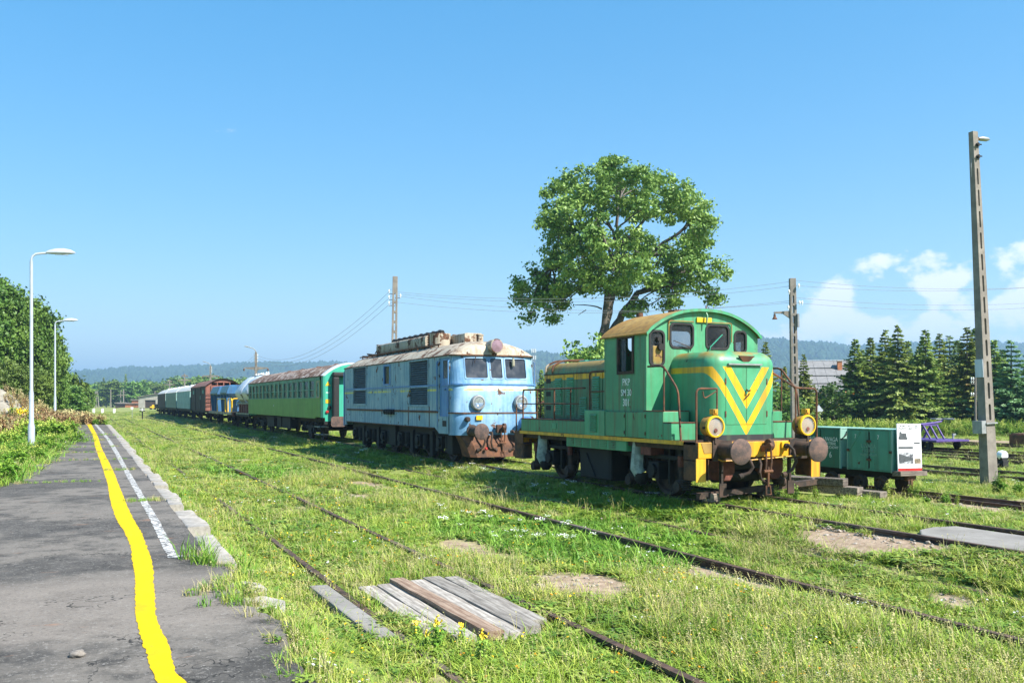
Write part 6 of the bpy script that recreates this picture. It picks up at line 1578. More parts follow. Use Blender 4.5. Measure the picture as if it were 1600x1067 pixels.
for i, (c, rad) in enumerate(blobs):
    c = Vector(c); h = min(hp, key=lambda q: (q - c).length); limb(mb, h, c, .06, .018, 100 + i, 6, .12, 5)
limb(mb, Pz(590, 930), Pz(435, 905), .05, .02, 900, 8, .12, 5); limb(mb, Pz(500, 935), Pz(455, 965), .03, .015, 901, 5, .1, 5)
mb.build('trunk', M['bark'], T, 60)
# ---- generic trees
def broadleaf(name, H, W, leafsize, leafmat, seed, trunk_h=.25, nb=18, clumps=12, per=22, crad=.5):
    r = random.Random(seed); blobs = []; zc = H * (trunk_h + (1 - trunk_h) * .5); hz = H * (1 - trunk_h) * .5
    for i in range(nb):
        a = r.uniform(0, 6.283); v = r.uniform(-.95, .92); k = math.sqrt(max(.05, 1 - v * v)) * r.uniform(.45, .85)
        rad = r.uniform(.16, .27) * W; blobs.append(((math.cos(a) * k * W * .40, math.sin(a) * k * W * .40, zc + v * (hz - rad * .6)), rad))
    C, Dn = blob_leaves(blobs, clumps, per, crad, seed)
    cm = quads_mesh('crown', leaf_arrays(C, leafsize, .4, 1.5, seed, Dn), leafmat)
    mb = MB(); limb(mb, (0, 0, -.3), (0, 0, H * .6), H * .028, H * .012, seed, 6, .02, 8)
    for i, (c, rad) in enumerate(blobs): limb(mb, (0, 0, H * r.uniform(.2, .55)), c, H * .008, H * .002, seed * 50 + i, 5, .12, 4)
    return cm, mb.mesh('trunk', M['bark'], 60)
def spruce(H, W, mat, seed, whorls=26, droop=.32, dens=1., sz=1.):
    r = np.random.default_rng(seed); Cs, Vq = [], []
    mb = MB(); mb.tube([(0, 0, -.3), (0, 0, H * .5), (0, 0, H)], [H * .020, H * .012, .01], 7)
    for w in range(whorls):
        f = w / (whorls - 1); z = H * (.05 + .93 * f); Rm = W * .5 * (1 - f) ** .95 * r.uniform(.72, 1.2) + .06
        nb = int(max(5, 15 * (1 - f * .6)) * dens)
        for b in range(nb):
            a = r.uniform(0, 6.283); L = Rm * r.uniform(.65, 1.15); dz = -droop * L + r.uniform(-.1, .1)
            end = np.array([math.cos(a) * L, math.sin(a) * L, z + dz + .12 * L * (f > .5)]); st = np.array([0, 0, z])
            n = int(5 + L * 12 * dens); t = np.sort(r.uniform(.12, 1, n)); P = st + (end - st) * t[:, None]; P[:, 2] += -.15 * L * np.sin(t * 3.1)
            ax = (end - st) / np.linalg.norm(end - st); side = np.array([-math.sin(a), math.cos(a), 0])
            for i in range(n):
                for s in (-1, 1):
                    l = (.24 + .34 * (1 - t[i])) * r.uniform(.7, 1.4) * sz * (.50 + .55 * (1 - f)); d = ax * .75 + side * s * r.uniform(.5, 1.0) + np.array([0, 0, r.uniform(-.45, .15)]); d /= np.linalg.norm(d)
                    wv = np.cross(d, [0, 0, 1]); wv /= (np.linalg.norm(wv) + 1e-6); uv_ = np.cross(wv, d); ph = r.uniform(-1.2, 1.2); wv = (wv * math.cos(ph) + uv_ * math.sin(ph)) * l * .30
                    Vq.append((P[i], P[i] + d * l * .5 + wv, P[i] + d * l, P[i] + d * l * .5 - wv))
    V = np.array(Vq).reshape(-1, 3)
    return quads_mesh('crown', V, mat), mb.mesh('trunk', M['bark'], 60)
def plant(name, meshes, label, cat, loc, s, rz, group, sxy=None):
    o = thing(name, label, cat, loc, rz, group); sx = s if sxy is None else sxy; o.scale = (sx, sx, s)
    for me_, nm in zip(meshes, ('crown', 'trunk')): add(nm, me_, o)
    return o
SP = [spruce(8, 6.0, M['needle'], 1, 32), spruce(8, 5.2, M['needle'], 2, 34), spruce(8, 7.2, M['needle'], 3, 30, .4), spruce(8, 5.8, M['needle_y'], 4, 30), spruce(8, 5.8, M['needle_b'], 5, 20, .1, .9, 1.25)]
BR = [broadleaf('a', 11, 8.5, .24, M['leaf_dark'], 21, .08, 34, 15, 40, .55), broadleaf('b', 11, 8, .24, M['leaf_mid'], 22, .06, 34, 15, 40, .55), broadleaf('c', 10, 8.5, .55, M['leaf_mid'], 23, .05, 22, 8, 18, .8), broadleaf('d', 10, 8, .55, M['leaf_pale'], 24, .05, 22, 8, 18, .8)]
BU = [broadleaf('e', 2.6, 3.2, .16, M['leaf_pale'], 31, .02, 18, 10, 24, .3), broadleaf('f', 3.2, 3.6, .17, M['rowan'], 32, .02, 20, 10, 24, .32), broadleaf('g', 5, 4.2, .20, M['leaf_big'], 33, .1, 20, 12, 26, .4)]
# spruces on the right
spr = [(1330, 566, 64, 1, 'short spruce at the left end of the spruce row'), (1336, 528, 64, 0, 'slim spruce first of the tall row beside the house roof'), (1360, 527, 66, 1, 'slim dark spruce second of the tall row'), (1383, 515, 64, 3, 'yellow tipped spruce tucked against the tallest broad spruce'), (1403, 508, 61, 2, 'tallest broad spruce behind the mine carts'), (1424, 556, 66, 1, 'low spruce filling the gap right of the tallest spruce'), (1446, 514, 61, 0, 'pointed spruce directly behind the notice board'), (1468, 521, 66, 3, 'lighter green spruce right of the notice board'), (1484, 524, 70, 4, 'thin blue green pine with open top behind the trolley'), (1511, 511, 62, 3, 'tall yellowish spruce just left of the leaning pole'), (1523, 512, 66, 1, 'spruce whose tip shows beside the leaning pole'), (1553, 530, 64, 1, 'slim spruce top right of the leaning pole'), (1580, 531, 58, 4, 'broad blue green pine with brown patches near the picture edge'), (1618, 524, 62, 4, 'broad pine cut by the picture edge'), (1660, 520, 62, 2, 'spruce partly cut off by the picture edge behind the pines'), (1347, 545, 76, 0, 'dark spruce filling the gap between the two slim spruces'), (1419, 532, 78, 1, 'spruce tip showing just right of the tallest broad spruce'), (1436, 540, 76, 0, 'dark spruce half hidden left of the pointed spruce'), (1496, 530, 78, 0, 'dark spruce tip between the pine and the yellowish spruce'), (1538, 535, 76, 2, 'broad spruce hidden behind the leaning pole'), (1566, 545, 74, 0, 'dark spruce behind the slim spruce near the pole')]
for i, (px, ty, d, k, lb) in enumerate(spr):
    b = at_depth(px, 628, d); H = at_depth(px, ty, d).z + .2; plant('spruce_tree' if k < 4 else 'pine_tree', SP[k], lb, 'tree', (b.x, b.y, -.2), H / 8, i * 1.7, 'spruces along the yard edge', H / 8 * (1.15 if k != 4 else 1.3))
for i, (px, ty, d, k, lb) in enumerate(((1196, 534, 62, 3, 'yellowish conifer peeking out right beside the green hood'), (1256, 553, 60, 3, 'sparse yellow green spruce in front of the house'), (1226, 572, 70, 1, 'short dark conifer between hood and lamp arm pole'))):
    b = at_depth(px, 628, d); H = at_depth(px, ty, d).z + .2; plant('spruce_tree', SP[k], lb, 'tree', (b.x, b.y, -.2), H / 8, i * 2.1, 'conifers by the house', H / 8 * .9)
for i, (px, ty, d, k, w, lb) in enumerate(((1302, 602, 62, 1, 1.25, 'rowan bush with orange berries in front of the house'), (1282, 612, 66, 0, 1.1, 'green bush left of the rowan before the house'), (1212, 606, 58, 0, 1.2, 'green bush beside the green hood side step'), (1240, 618, 58, 0, 1.1, 'low bush behind the lamp arm pole foot'), (850, 612, 70, 0, 1.0, 'pale green bush between the two locomotives'))):
    b = at_depth(px, 628, d); H = at_depth(px, ty, d).z + .2; hh = (2.6, 3.2, 5)[k]; plant('leafy_bush', BU[k], lb, 'bush', (b.x, b.y, -.2), H / hh, i * 1.3, 'bushes behind the yard', H / hh * w)
b = at_depth(846, 628, 105); plant('spruce_tree', SP[1], 'dark conifer between the blue and green locomotives', 'tree', (b.x, b.y, -.2), .72, 1, None, .85)
b = at_depth(921, 628, 47); plant('broadleaf_tree', BU[2], 'smaller dark leafy tree left of the green cab', 'tree', (b.x, b.y, 2.2 - 2.4), 1.14, .8, None, 1.0)
# left wood
lt = [(-60, 425, 64, 0, 'tall leafy tree mostly cut off by the left picture edge'), (-18, 432, 62, 0, 'tallest dark leafy tree at the left picture edge'), (2, 436, 66, 1, 'leafy tree behind the nearer lamp post'), (26, 462, 63, 0, 'dark leafy tree between the two lamp posts'), (48, 490, 66, 1, 'leafy tree left of the farther lamp post'), (70, 528, 68, 1, 'shorter leafy tree at the right end of the left wood'), (8, 560, 58, 1, 'low leafy tree filling the foot of the left wood'), (48, 570, 60, 1, 'low bright leafy tree behind the lamp posts')]
for i, (px, ty, d, k, lb) in enumerate(lt):
    b = at_depth(px, 628, d); H = at_depth(px, ty, d).z + .2; plant('broadleaf_tree', BR[k], lb, 'tree', (b.x, b.y, -.1), H / 11, i * 2.3, 'leafy trees of the left wood', max(H / 11, .5) * .78)
r4 = random.Random(9)
def rank(i, n): return ('first', 'second', 'third', 'fourth', 'fifth', 'sixth', 'seventh', 'eighth', 'ninth', 'tenth', 'eleventh', 'twelfth', 'thirteenth', 'fourteenth', 'fifteenth', 'sixteenth', 'seventeenth', 'eighteenth', 'nineteenth', 'twentieth')[i]
for i, (px, ty, d) in enumerate(((98, 585, 95), (112, 596, 120), (104, 602, 90), (124, 604, 130))):
    b = at_depth(px, 628, d); H = at_depth(px, ty, d).z + .2; plant('broadleaf_tree', BR[2 + i % 2], rank(i, 9) + ' rounded tree from the left wood towards the far meadow', 'tree', (b.x, b.y, -.2), H / 10, i, 'rounded trees beside the left wood', H / 10 * 1.3)
n_ = 0
for px in range(100, 470, 19):
    d = r4.uniform(300, 400); ty = r4.uniform(594, 603) if px < 270 else r4.uniform(588, 600); b = at_depth(px + r4.uniform(-3, 3), 628, d); H = at_depth(px, ty, d).z + .2
    plant('broadleaf_tree', BR[2 + n_ % 2], rank(n_, 20) + ' broadleaf tree from the left in the far treeline', 'tree', (b.x, b.y, -.3), H / 10, r4.uniform(0, 6), 'broadleaf trees of the far treeline', H / 10 * 1.45); n_ += 1
for i, (px, ty) in enumerate(((162, 588), (196.5, 583), (214, 593), (224, 593.5), (238, 595), (256, 597))):
    d = 410; b = at_depth(px, 628, d); H = at_depth(px, ty, d).z; plant('spruce_tree', SP[i % 3], ('small dark spruce above the left part of the far treeline', 'tallest dark spruce standing out of the far treeline', 'first small spruce right of the tallest far spruce', 'second small spruce right of the tallest far spruce', 'dark spruce above the far pale shed', 'dark spruce behind the far train end')[i], 'tree', (b.x, b.y, -.3), H / 8, i, 'spruces of the far treeline', H / 8 * .75)
wv, wf = [], []
C = []
r5 = np.random.default_rng(3)
for i in range(900):     # lower, unbroken wood behind the treeline
    px = r5.uniform(-200, 2000); d = r5.uniform(420, 520) ; p = at_depth(px, 628, d); h = r5.uniform(4, 9) if px < 900 else r5.uniform(3, 6)
    q = r5.normal(size=(26, 3)) * [2.4, 2.4, h * .28] + [p.x, p.y, h * .5]; C.append(q)
C = np.concatenate(C); me = quads_mesh('far_wood', leaf_arrays(C, 2.2, .4, 1.3, 8), M['leaf_mid']); tag(add('far_wood', me), 'unbroken far wood at the foot of the hills', 'wood', kind='stuff')
# ------------------------------------------------------------------ meadow: bare soil patches, rubble pile, grass and flowers
PATCH = [(at_z(px, py, -.15), r) for px, py, r in ((905, 912, .75), (1105, 888, .5), (1330, 862, .8), (1400, 868, .7), (1290, 850, .5), (1545, 803, 1.0), (1600, 800, 1.2), (525, 765, .5), (560, 775, .4), (1190, 905, .4), (1490, 935, .3), (640, 880, .15))]
def soil(x, y):
    s = 0.
    for p, r in PATCH:
        d = math.hypot((x - p.x) / (r * 1.0), (y - p.y) / (r * 1.5)); s = max(s, 1.15 - d)
    if 35 < x < 38: s = max(s, .8)
    if x > 1.6 and y < 45: s = max(s, 2.0 * (mnoise.noise(Vector((x * .75, y * .5, 11.))) - .34))
    return s + .28 * mnoise.noise(Vector((x * 2.2, y * 2.2, 2.)))
gm = bpy.data.objects['ground'].data
at = gm.attributes.new('soil', 'FLOAT', 'POINT')
at.data.foreach_set('value', [max(0., min(1., soil(v[0], v[1]))) if (-5 < v[0] < 42 and v[1] < 70) else 0. for v in gv])
t_ = M['ground'].node_tree; an = t_.nodes.new('ShaderNodeAttribute'); an.attribute_name = 'soil'
bc = t_.nodes['Principled BSDF'].inputs['Base Color'].links[0].from_node
fl = bc.inputs['Factor'].links[0].from_socket
mx_ = t_.nodes.new('ShaderNodeMath'); mx_.operation = 'MAXIMUM'
rmp = t_.nodes.new('ShaderNodeMapRange'); rmp.inputs[1].default_value = .15; rmp.inputs[2].default_value = .6; t_.links.new(an.outputs['Fac'], rmp.inputs[0])
ml_ = t_.nodes.new('ShaderNodeMath'); ml_.operation = 'MULTIPLY'; ml_.inputs[1].default_value = .35; t_.links.new(fl, ml_.inputs[0])
t_.links.new(rmp.outputs[0], mx_.inputs[0]); t_.links.new(ml_.outputs[0], mx_.inputs[1]); t_.links.new(mx_.outputs[0], bc.inputs['Factor'])
# grass and weed prototypes (kept out of the scene, instanced by the meadow objects)
def m_grass(name, dark, light, dry, trans=.20):
    t = NT(name); p = t.pos(); r = t.rand()
    n = t.noise(p, .55, 4, .6); n2 = t.noise(p, .13, 3)
    c = t.mix(t.ramp(t.math('ADD', t.math('MULTIPLY', n, .7), t.math('MULTIPLY', r, .3)), .35, .65), dark, light)
    c = t.mix(t.math('MULTIPLY', t.ramp(t.math('ADD', t.math('MULTIPLY', n2, .6), t.math('MULTIPLY', r, .4)), .42, .72), .75), c, dry)
    t.fin(c, .55, 0, .3)
    tl = t.n.new('ShaderNodeBsdfTranslucent'); t.l.new(c, tl.inputs[0]); mx = t.n.new('ShaderNodeMixShader'); mx.inputs[0].default_value = trans
    t.l.new(t.b.outputs[0], mx.inputs[1]); t.l.new(tl.outputs[0], mx.inputs[2]); t.l.new(mx.outputs[0], t.out.inputs[0]); return t.m
GR = m_grass('meadow grass', (.165, .28, .025), (.35, .47, .055), (.48, .48, .11))
GRL = m_grass('lush grass', (.11, .25, .02), (.22, .40, .045), (.28, .40, .07))
DRY = m_grass('dry grass', (.36, .33, .12), (.50, .45, .19), (.52, .45, .23))
CLV = m_grass('clover leaves', (.12, .23, .03), (.26, .38, .055), (.34, .38, .08))
DOCK = m_grass('brown dock', (.30, .18, .085), (.44, .31, .15), (.46, .37, .18), .12)
YEL = m_plain('yellow petals', (.80, .56, .01), .6, 0, .15); WHT = m_plain('white petals', (.80, .80, .76), .6, 0, .05); ORG = m_plain('orange petals', (.75, .36, .01), .6, 0, .15)
PROTO = bpy.data.collections.new('meadow_prototypes')
protos = []
def blade(mb, x, y, a, h, lean, w, curl=.5):
    dx, dy = math.cos(a), math.sin(a); sx, sy = -dy * w / 2, dx * w / 2
    p1 = (x + dx * lean * .35, y + dy * lean * .35, h * .55); p2 = (x + dx * lean, y + dy * lean, h)
    n = len(mb.v); mb.v += [(x - sx, y - sy, -.02), (x + sx, y + sy, -.02), (p1[0] + sx * .8, p1[1] + sy * .8, p1[2]), (p1[0] - sx * .8, p1[1] - sy * .8, p1[2]), p2]
    mb.face((n, n + 1, n + 2, n + 3)); mb.face((n + 3, n + 2, n + 4))
def disc(mb, c, r, tilt, n=6):
    k = len(mb.v); a0 = random.uniform(0, 6)
    for i in range(n):
        a = a0 + 6.283 * i / n; mb.v.append((c[0] + r * math.cos(a), c[1] + r * math.sin(a), c[2] + tilt * r * math.cos(a)))
    mb.face(range(k, k + n))
def proto(mb, mats):
    me = bpy.data.meshes.new('proto'); me.from_pydata(mb.v, [], mb.f)
    for m in mats: me.materials.append(m)
    me.polygons.foreach_set('material_index', mb.mi); me.update()
    o = bpy.data.objects.new('p%02d' % len(protos), me); PROTO.objects.link(o); protos.append(o)
U = random.uniform
def tuft(n, h, rad, w, mats, stalks=0, sm=1, headr=.01):
    mb = MB()
    for i in range(n):
        r, a = rad * math.sqrt(U(0, 1)), U(0, 6.283); hh = h * U(.45, 1.15); blade(mb, r * math.cos(a), r * math.sin(a), U(0, 6.283), hh, hh * U(.4, 1.4), w * U(.8, 1.5))
    mb.m = sm
    for i in range(stalks):
        a = U(0, 6.283); r = rad * U(0, .8); x, y = r * math.cos(a), r * math.sin(a); hh = h * U(1.2, 1.9); l = hh * U(.1, .35); a2 = U(0, 6.28)
        blade(mb, x, y, a2, hh, l, w * .55)
        for q in range(4):
            f = .8 + .06 * q; c = (x + math.cos(a2) * l * f, y + math.sin(a2) * l * f, hh * f); disc(mb, (c[0] + U(-1, 1) * headr, c[1] + U(-1, 1) * headr, c[2]), headr, U(-1.5, 1.5), 4)
    proto(mb, mats)
tuft(20, .11, .075, .007, [GR]); tuft(20, .14, .08, .007, [GR]); tuft(18, .12, .08, .009, [GRL])            # 0 1 2
tuft(18, .19, .09, .008, [GR, DRY], 2, 1, .006); tuft(16, .22, .09, .008, [GR, DRY], 3, 1, .007); tuft(16, .28, .10, .012, [GRL])  # 3 4 5
tuft(16, .16, .08, .007, [DRY]); tuft(12, .20, .08, .006, [DRY, DRY], 3, 1, .007)                                      # 6 7
def clover(h, n, rad, ls, mats, fl=0, fr=.012, fh=1.4):
    mb = MB()
    for i in range(n):
        a, r = U(0, 6.283), rad * math.sqrt(U(0, 1)); x, y, z = r * math.cos(a), r * math.sin(a), h * U(.35, 1)
        for q in range(3): a3 = a + q * 2.09; disc(mb, (x + ls * .8 * math.cos(a3), y + ls * .8 * math.sin(a3), z + U(-.01, .01)), ls, U(-.7, .7), 5)
    mb.m = 1
    for i in range(fl):
        a, r = U(0, 6.283), rad * math.sqrt(U(0, 1)); x, y = r * math.cos(a), r * math.sin(a); z = h * fh * U(.8, 1.2)
        for q in range(3): disc(mb, (x + U(-1, 1) * fr * .5, y + U(-1, 1) * fr * .5, z + U(-1, 1) * fr * .4), fr, U(-1.2, 1.2), 6)
        mb.m = 0; blade(mb, x, y, U(0, 6), z, .01, .004); mb.m = 1
    proto(mb, mats)
clover(.09, 16, .10, .014, [CLV]); clover(.09, 14, .09, .013, [CLV, WHT], 2, .009); clover(.10, 12, .09, .012, [CLV, YEL], 2, .009, 1.6); clover(.10, 12, .08, .012, [CLV, ORG], 2, .009, 1.6)  # 8 9 10 11
def weed(h, n, mats, ls, branch, headmat=0, hr=.02):
    mb = MB()
    for s in range(n):
        a, r = U(0, 6.283), .10 * U(0, 1); x, y = r * math.cos(a), r * math.sin(a); hh = h * U(.6, 1.1); l = hh * U(.05, .25); a2 = U(0, 6.28); mb.m = 0
        blade(mb, x, y, a2, hh, l, .012)
        for q in range(branch):
            f = U(.15, 1); c = (x + math.cos(a2) * l * f * f, y + math.sin(a2) * l * f * f, hh * f); a3 = U(0, 6.28)
            if f < .75: mb.m = 0; blade_l = ls * U(.6, 1.3); k = len(mb.v); d = (math.cos(a3), math.sin(a3)); wv_ = blade_l * .22; mb.v += [c, (c[0] + d[0] * blade_l * .5 - d[1] * wv_, c[1] + d[1] * blade_l * .5 + d[0] * wv_, c[2] + .03), (c[0] + d[0] * blade_l, c[1] + d[1] * blade_l, c[2] - .01), (c[0] + d[0] * blade_l * .5 + d[1] * wv_, c[1] + d[1] * blade_l * .5 - d[0] * wv_, c[2] + .03)]; mb.face((k, k + 1, k + 2, k + 3))
            else: mb.m = headmat; disc(mb, (c[0] + U(-.03, .03), c[1] + U(-.03, .03), c[2]), hr, U(-2, 2), 5)
    proto(mb, mats)
weed(.85, 6, [DOCK, DOCK], .14, 26, 1, .022); weed(.7, 6, [DOCK, DRY], .12, 22, 1, .022)          # 12 13
weed(.55, 6, [GRL, GR], .16, 20, 1, .02); weed(.55, 5, [GRL, YEL], .12, 22, 1, .018); weed(.8, 6, [CLV, GR], .15, 26, 1, .02)  # 14 15 16
weed(.40, 4, [CLV, WHT], .08, 16, 1, .011)                                                        # 17 white yarrow
STN = m_concrete('pebbles', (.22, .18, .14), (.42, .37, .31), 9.)
for q_ in range(2):      # 18 19 pebbles
    bm = bmesh.new(); bmesh.ops.create_icosphere(bm, subdivisions=1, radius=.03); mb = MB()
    for v in bm.verts: v.co *= 1 + .5 * mnoise.noise(v.co * 40 + Vector((q_ * 5, 0, 0))); v.co.z *= .6
    mb.v = [tuple(v.co) for v in bm.verts]; bm.verts.index_update(); [mb.face([v.index for v in f.verts]) for f in bm.faces]; bm.free(); proto(mb, [STN])
def scatter(name, label, cat, pts):
    """pts: list of x, y, z, scale, rot, proto"""
    P = np.array(pts, dtype=np.float32); me = bpy.data.meshes.new(name); me.vertices.add(len(P)); me.vertices.foreach_set('co', P[:, :3].ravel())
    for nm, col in (('rz', 4),):
        a = me.attributes.new(nm, 'FLOAT', 'POINT'); a.data.foreach_set('value', P[:, col].copy())
    zsc = P[:, 6] if P.shape[1] > 6 else P[:, 3]
    a = me.attributes.new('sc', 'FLOAT_VECTOR', 'POINT'); a.data.foreach_set('vector', np.stack([P[:, 3], P[:, 3], zsc], 1).astype(np.float32).ravel())
    a = me.attributes.new('pk', 'INT', 'POINT'); a.data.foreach_set('value', P[:, 5].astype(np.int32))
    o = add(name, me); tag(o, label, cat, kind='stuff')
    ng = bpy.data.node_groups.new(name, 'GeometryNodeTree'); ng.interface.new_socket('Geometry', in_out='INPUT', socket_type='NodeSocketGeometry'); ng.interface.new_socket('Geometry', in_out='OUTPUT', socket_type='NodeSocketGeometry')
    N, L = ng.nodes, ng.links
    gi, go = N.new('NodeGroupInput'), N.new('NodeGroupOutput'); iop = N.new('GeometryNodeInstanceOnPoints'); ci = N.new('GeometryNodeCollectionInfo'); m2p = N.new('GeometryNodeMeshToPoints')
    ci.inputs['Collection'].default_value = PROTO; ci.inputs['Separate Children'].default_value = True; ci.inputs['Reset Children'].default_value = True
    def attr(nm, ty): n = N.new('GeometryNodeInputNamedAttribute'); n.data_type = ty; n.inputs['Name'].default_value = nm; return n.outputs['Attribute']
    cx = N.new('ShaderNodeCombineXYZ'); L.new(attr('rz', 'FLOAT'), cx.inputs[2])
    L.new(gi.outputs[0], m2p.inputs[0]); L.new(m2p.outputs[0], iop.inputs['Points']); L.new(ci.outputs[0], iop.inputs['Instance']); iop.inputs['Pick Instance'].default_value = True
    L.new(attr('pk', 'INT'), iop.inputs['Instance Index']); L.new(cx.outputs[0], iop.inputs['Rotation']); L.new(attr('sc', 'FLOAT_VECTOR'), iop.inputs['Scale']); L.new(iop.outputs[0], go.inputs[0])
    md = o.modifiers.new('scatter', 'NODES'); md.node_group = ng
    return o
RAILS = (2.24, 3.66, 6.66, 7.98, T3X - .735, T3X + .735, 14.08, 14.66, 19.3, 20.75, 24.3, 25.75, 27.2, 28.65, 32.2, 33.65)
rg_ = np.random.default_rng(42)
HALF = math.atan(800 / 1400) + .12
meadow, weeds = [], []
yarrow = at_z(790, 822, -.2); lush = [(at_z(870, 845, -.2), 1.6), (at_z(960, 850, -.2), 1.2), (at_z(400, 735, -.1), 1.5)]
def zone(r0, r1, dens, k0):
    n = int(dens * HALF * (r1 * r1 - r0 * r0)); rr = np.sqrt(rg_.uniform(r0 * r0, r1 * r1, n)); az = rg_.uniform(YAW - HALF, YAW + HALF, n)
    X, Y = rr * np.sin(az), rr * np.cos(az); A, S, Z = rg_.uniform(0, 6.283, n), rg_.uniform(.7, 1.3, n), rg_.random((n, 2))
    for i in range(n):
        x, y = float(X[i]), float(Y[i]); u, v = Z[i]; s = k0 * S[i]
        if y < 68 and plat_left(y) + (.25 * v) < x < (1.40 if y > 9 else plat_right(y) + .02): continue
        if 2.42 + .25 * (u if y < 7.4 else 0) < x < 3.5 and 6.4 < y < 8.75: continue
        if 1.95 < x < 2.18 and 6.9 < y < 8.95: continue
        if 9.45 < x < 10.7 and y < 8.5: continue
        if 12.1 < x < 13.2 and 12.2 < y < 13.6: continue
        so = soil(x, y) if y < 70 else 0
        if so > .22 + .45 * u: continue
        dr = min(abs(x - q) for q in RAILS)
        if dr < (.055 if x > 5 else .04): continue
        n1 = mnoise.noise(Vector((x * .28, y * .28, 7.))); n2 = mnoise.noise(Vector((x * .9, y * .9, 1.5)))
        inT3 = 9.0 < x < 11.1 and y > 11
        h = 1.0
        if inT3: h = .75
        if dr < .16 and x > 5: h *= .7
        if x > 9 and not inT3: h *= .9
        if 8.2 < x < 9.05: h *= 1.25
        # choice of plant
        lu = any((x - p.x) ** 2 + ((y - p.y) * .6) ** 2 < r * r for p, r in lush)
        left = x < plat_left(y) + .2 and y < 90
        if lu: k = 2 if u < .6 else 8 if u < .93 else 5; 
        elif left: k = (2, 5, 3, 8, 2, 1)[int(u * 6)]; h *= 1.25
        elif n1 > .18: k = (3, 4, 8, 0, 7, 0, 8, 3)[int(u * 8)]
        elif n1 < -.2: k = (0, 2, 8, 1, 8, 1, 3, 0)[int(u * 8)]
        else: k = (0, 1, 3, 8, 8, 1, 0, 8, 6, 8)[int(u * 10)]
        if 1.4 < x < 6 and y < 30 and v < .02 + .16 * max(0, n2): k = 10 if u < .5 else 11
        elif v > .955 and n2 > .22: k = 9
        if (x - yarrow.x) ** 2 + ((y - yarrow.y) * .45) ** 2 < 1.0 and v < .05: k = 17; h *= .5
        if 8.2 < x < 9.2 and y > 11 and v < .025: k = 17; h *= .45
        if 4 < x < 6.4 and y < 6.5 and k in (0, 1): k = 4 if u < .4 else 3; h *= 1.15
        meadow.append((x, y, ground_z(x, y) - .005, s * max(h, .8), A[i], k, S[i] * h * min(k0, 1.2) * .66))
zone(3.0, 7, 400, .85); zone(7, 13, 210, .95); zone(13, 24, 75, 1.15); zone(24, 45, 24, 1.7); zone(45, 90, 6, 2.9); zone(90, 190, 1.3, 4.6)
gravel = []
for p, r in PATCH:
    for i in range(int(150 * r)):
        x, y = p.x + rg_.normal() * r * .55, p.y + rg_.normal() * r * .8
        if soil(x, y) > .2: gravel.append((x, y, ground_z(x, y), rg_.uniform(.2, 1.0) if rg_.random() < .93 else rg_.uniform(1, 1.9), rg_.uniform(0, 6.28), 18 + int(rg_.integers(2))))
for i in range(500):
    x, y = rg_.uniform(1.6, 16), rg_.uniform(4, 22)
    if min(abs(x - q) for q in RAILS) < .5 and not (9.4 < x < 10.7 and y < 8.6): gravel.append((x, y, ground_z(x, y), rg_.uniform(.4, 1.5), rg_.uniform(0, 6.28), 18 + int(rg_.integers(2))))
scatter('gravel', 'loose pebbles lying on the bare soil patches and beside the rails', 'gravel', gravel)
scatter('meadow_grass', 'sunlit mixed grass and small flowers growing over the yard and tracks', 'grass', meadow)
# tall weeds: brown dock beside the platform, weeds under the spruces and around poles
for i in range(4200):
    y = rg_.uniform(36, 74); x = rg_.uniform(-9, plat_left(min(y, 66)) - (.05 if y > 44 else 1.6)); u = rg_.random()
    if y > 60: x = rg_.uniform(-9, 1.0 if y > 68.5 else -.9)
    n1 = mnoise.noise(Vector((x * .3, y * .12, 4))); k = 12 if u < .5 else 13 if u < .75 else 7 if u < .9 else 14
    if n1 < -.12: k = 14 if u < .5 else 5
    weeds.append((x, y, ground_z(x, y), rg_.uniform(.7, 1.35) * (1.35 if y > 40 else .95), rg_.uniform(0, 6.28), k))
for i in range(500):
    y = rg_.uniform(18, 34); x = rg_.uniform(-5, plat_left(y) - .1); weeds.append((x, y, ground_z(x, y), rg_.uniform(.5, 1.0), rg_.uniform(0, 6.28), 5 if rg_.random() < .7 else 14))
for i in range(1600):
    px = rg_.uniform(1180, 1680); d = rg_.uniform(46, 60); p = at_depth(px, 628, d); weeds.append((p.x, p.y, -.05, rg_.uniform(.4, 1.0), rg_.uniform(0, 6.28), 16 if rg_.random() < .6 else 14))
for px, py, n, r, ks, sc in ((672, 965, 3, .10, (15,), .40), (690, 985, 4, .15, (15, 5), .35), (1550, 757, 9, .25, (16, 14, 5), .5), (1430, 770, 5, .6, (16, 14), .35), (1350, 762, 8, .7, (16, 5), .4), (352, 868, 46, .13, (5, 3, 5), .62), (345, 893, 20, .12, (5, 2), .7), (395, 935, 14, .2, (2, 3), .7), (318, 890, 8, .07, (2, 6), .6), (335, 940, 14, .11, (2, 6, 8), .6), (372, 955, 12, .12, (2, 3), .7), (105, 695, 30, .5, (5, 14), .8), (120, 684, 16, .8, (2, 5), .8), (155, 683, 10, .3, (2,), .8), (230, 830, 0, .1, (2,), 1), (290, 790, 6, .12, (5,), .5), (1270, 770, 10, .7, (14, 5, 16), .35)):
    for i in range(n):
        g = at_z(px, py, .1); x, y = g.x + rg_.normal() * r, g.y + rg_.normal() * r * 1.4
        weeds.append((x, y, PZ if (plat_left(y) < x < plat_right(y) and y < 67) else ground_z(x, y), sc * rg_.uniform(.7, 1.3), rg_.uniform(0, 6.28), ks[int(rg_.integers(len(ks)))]))
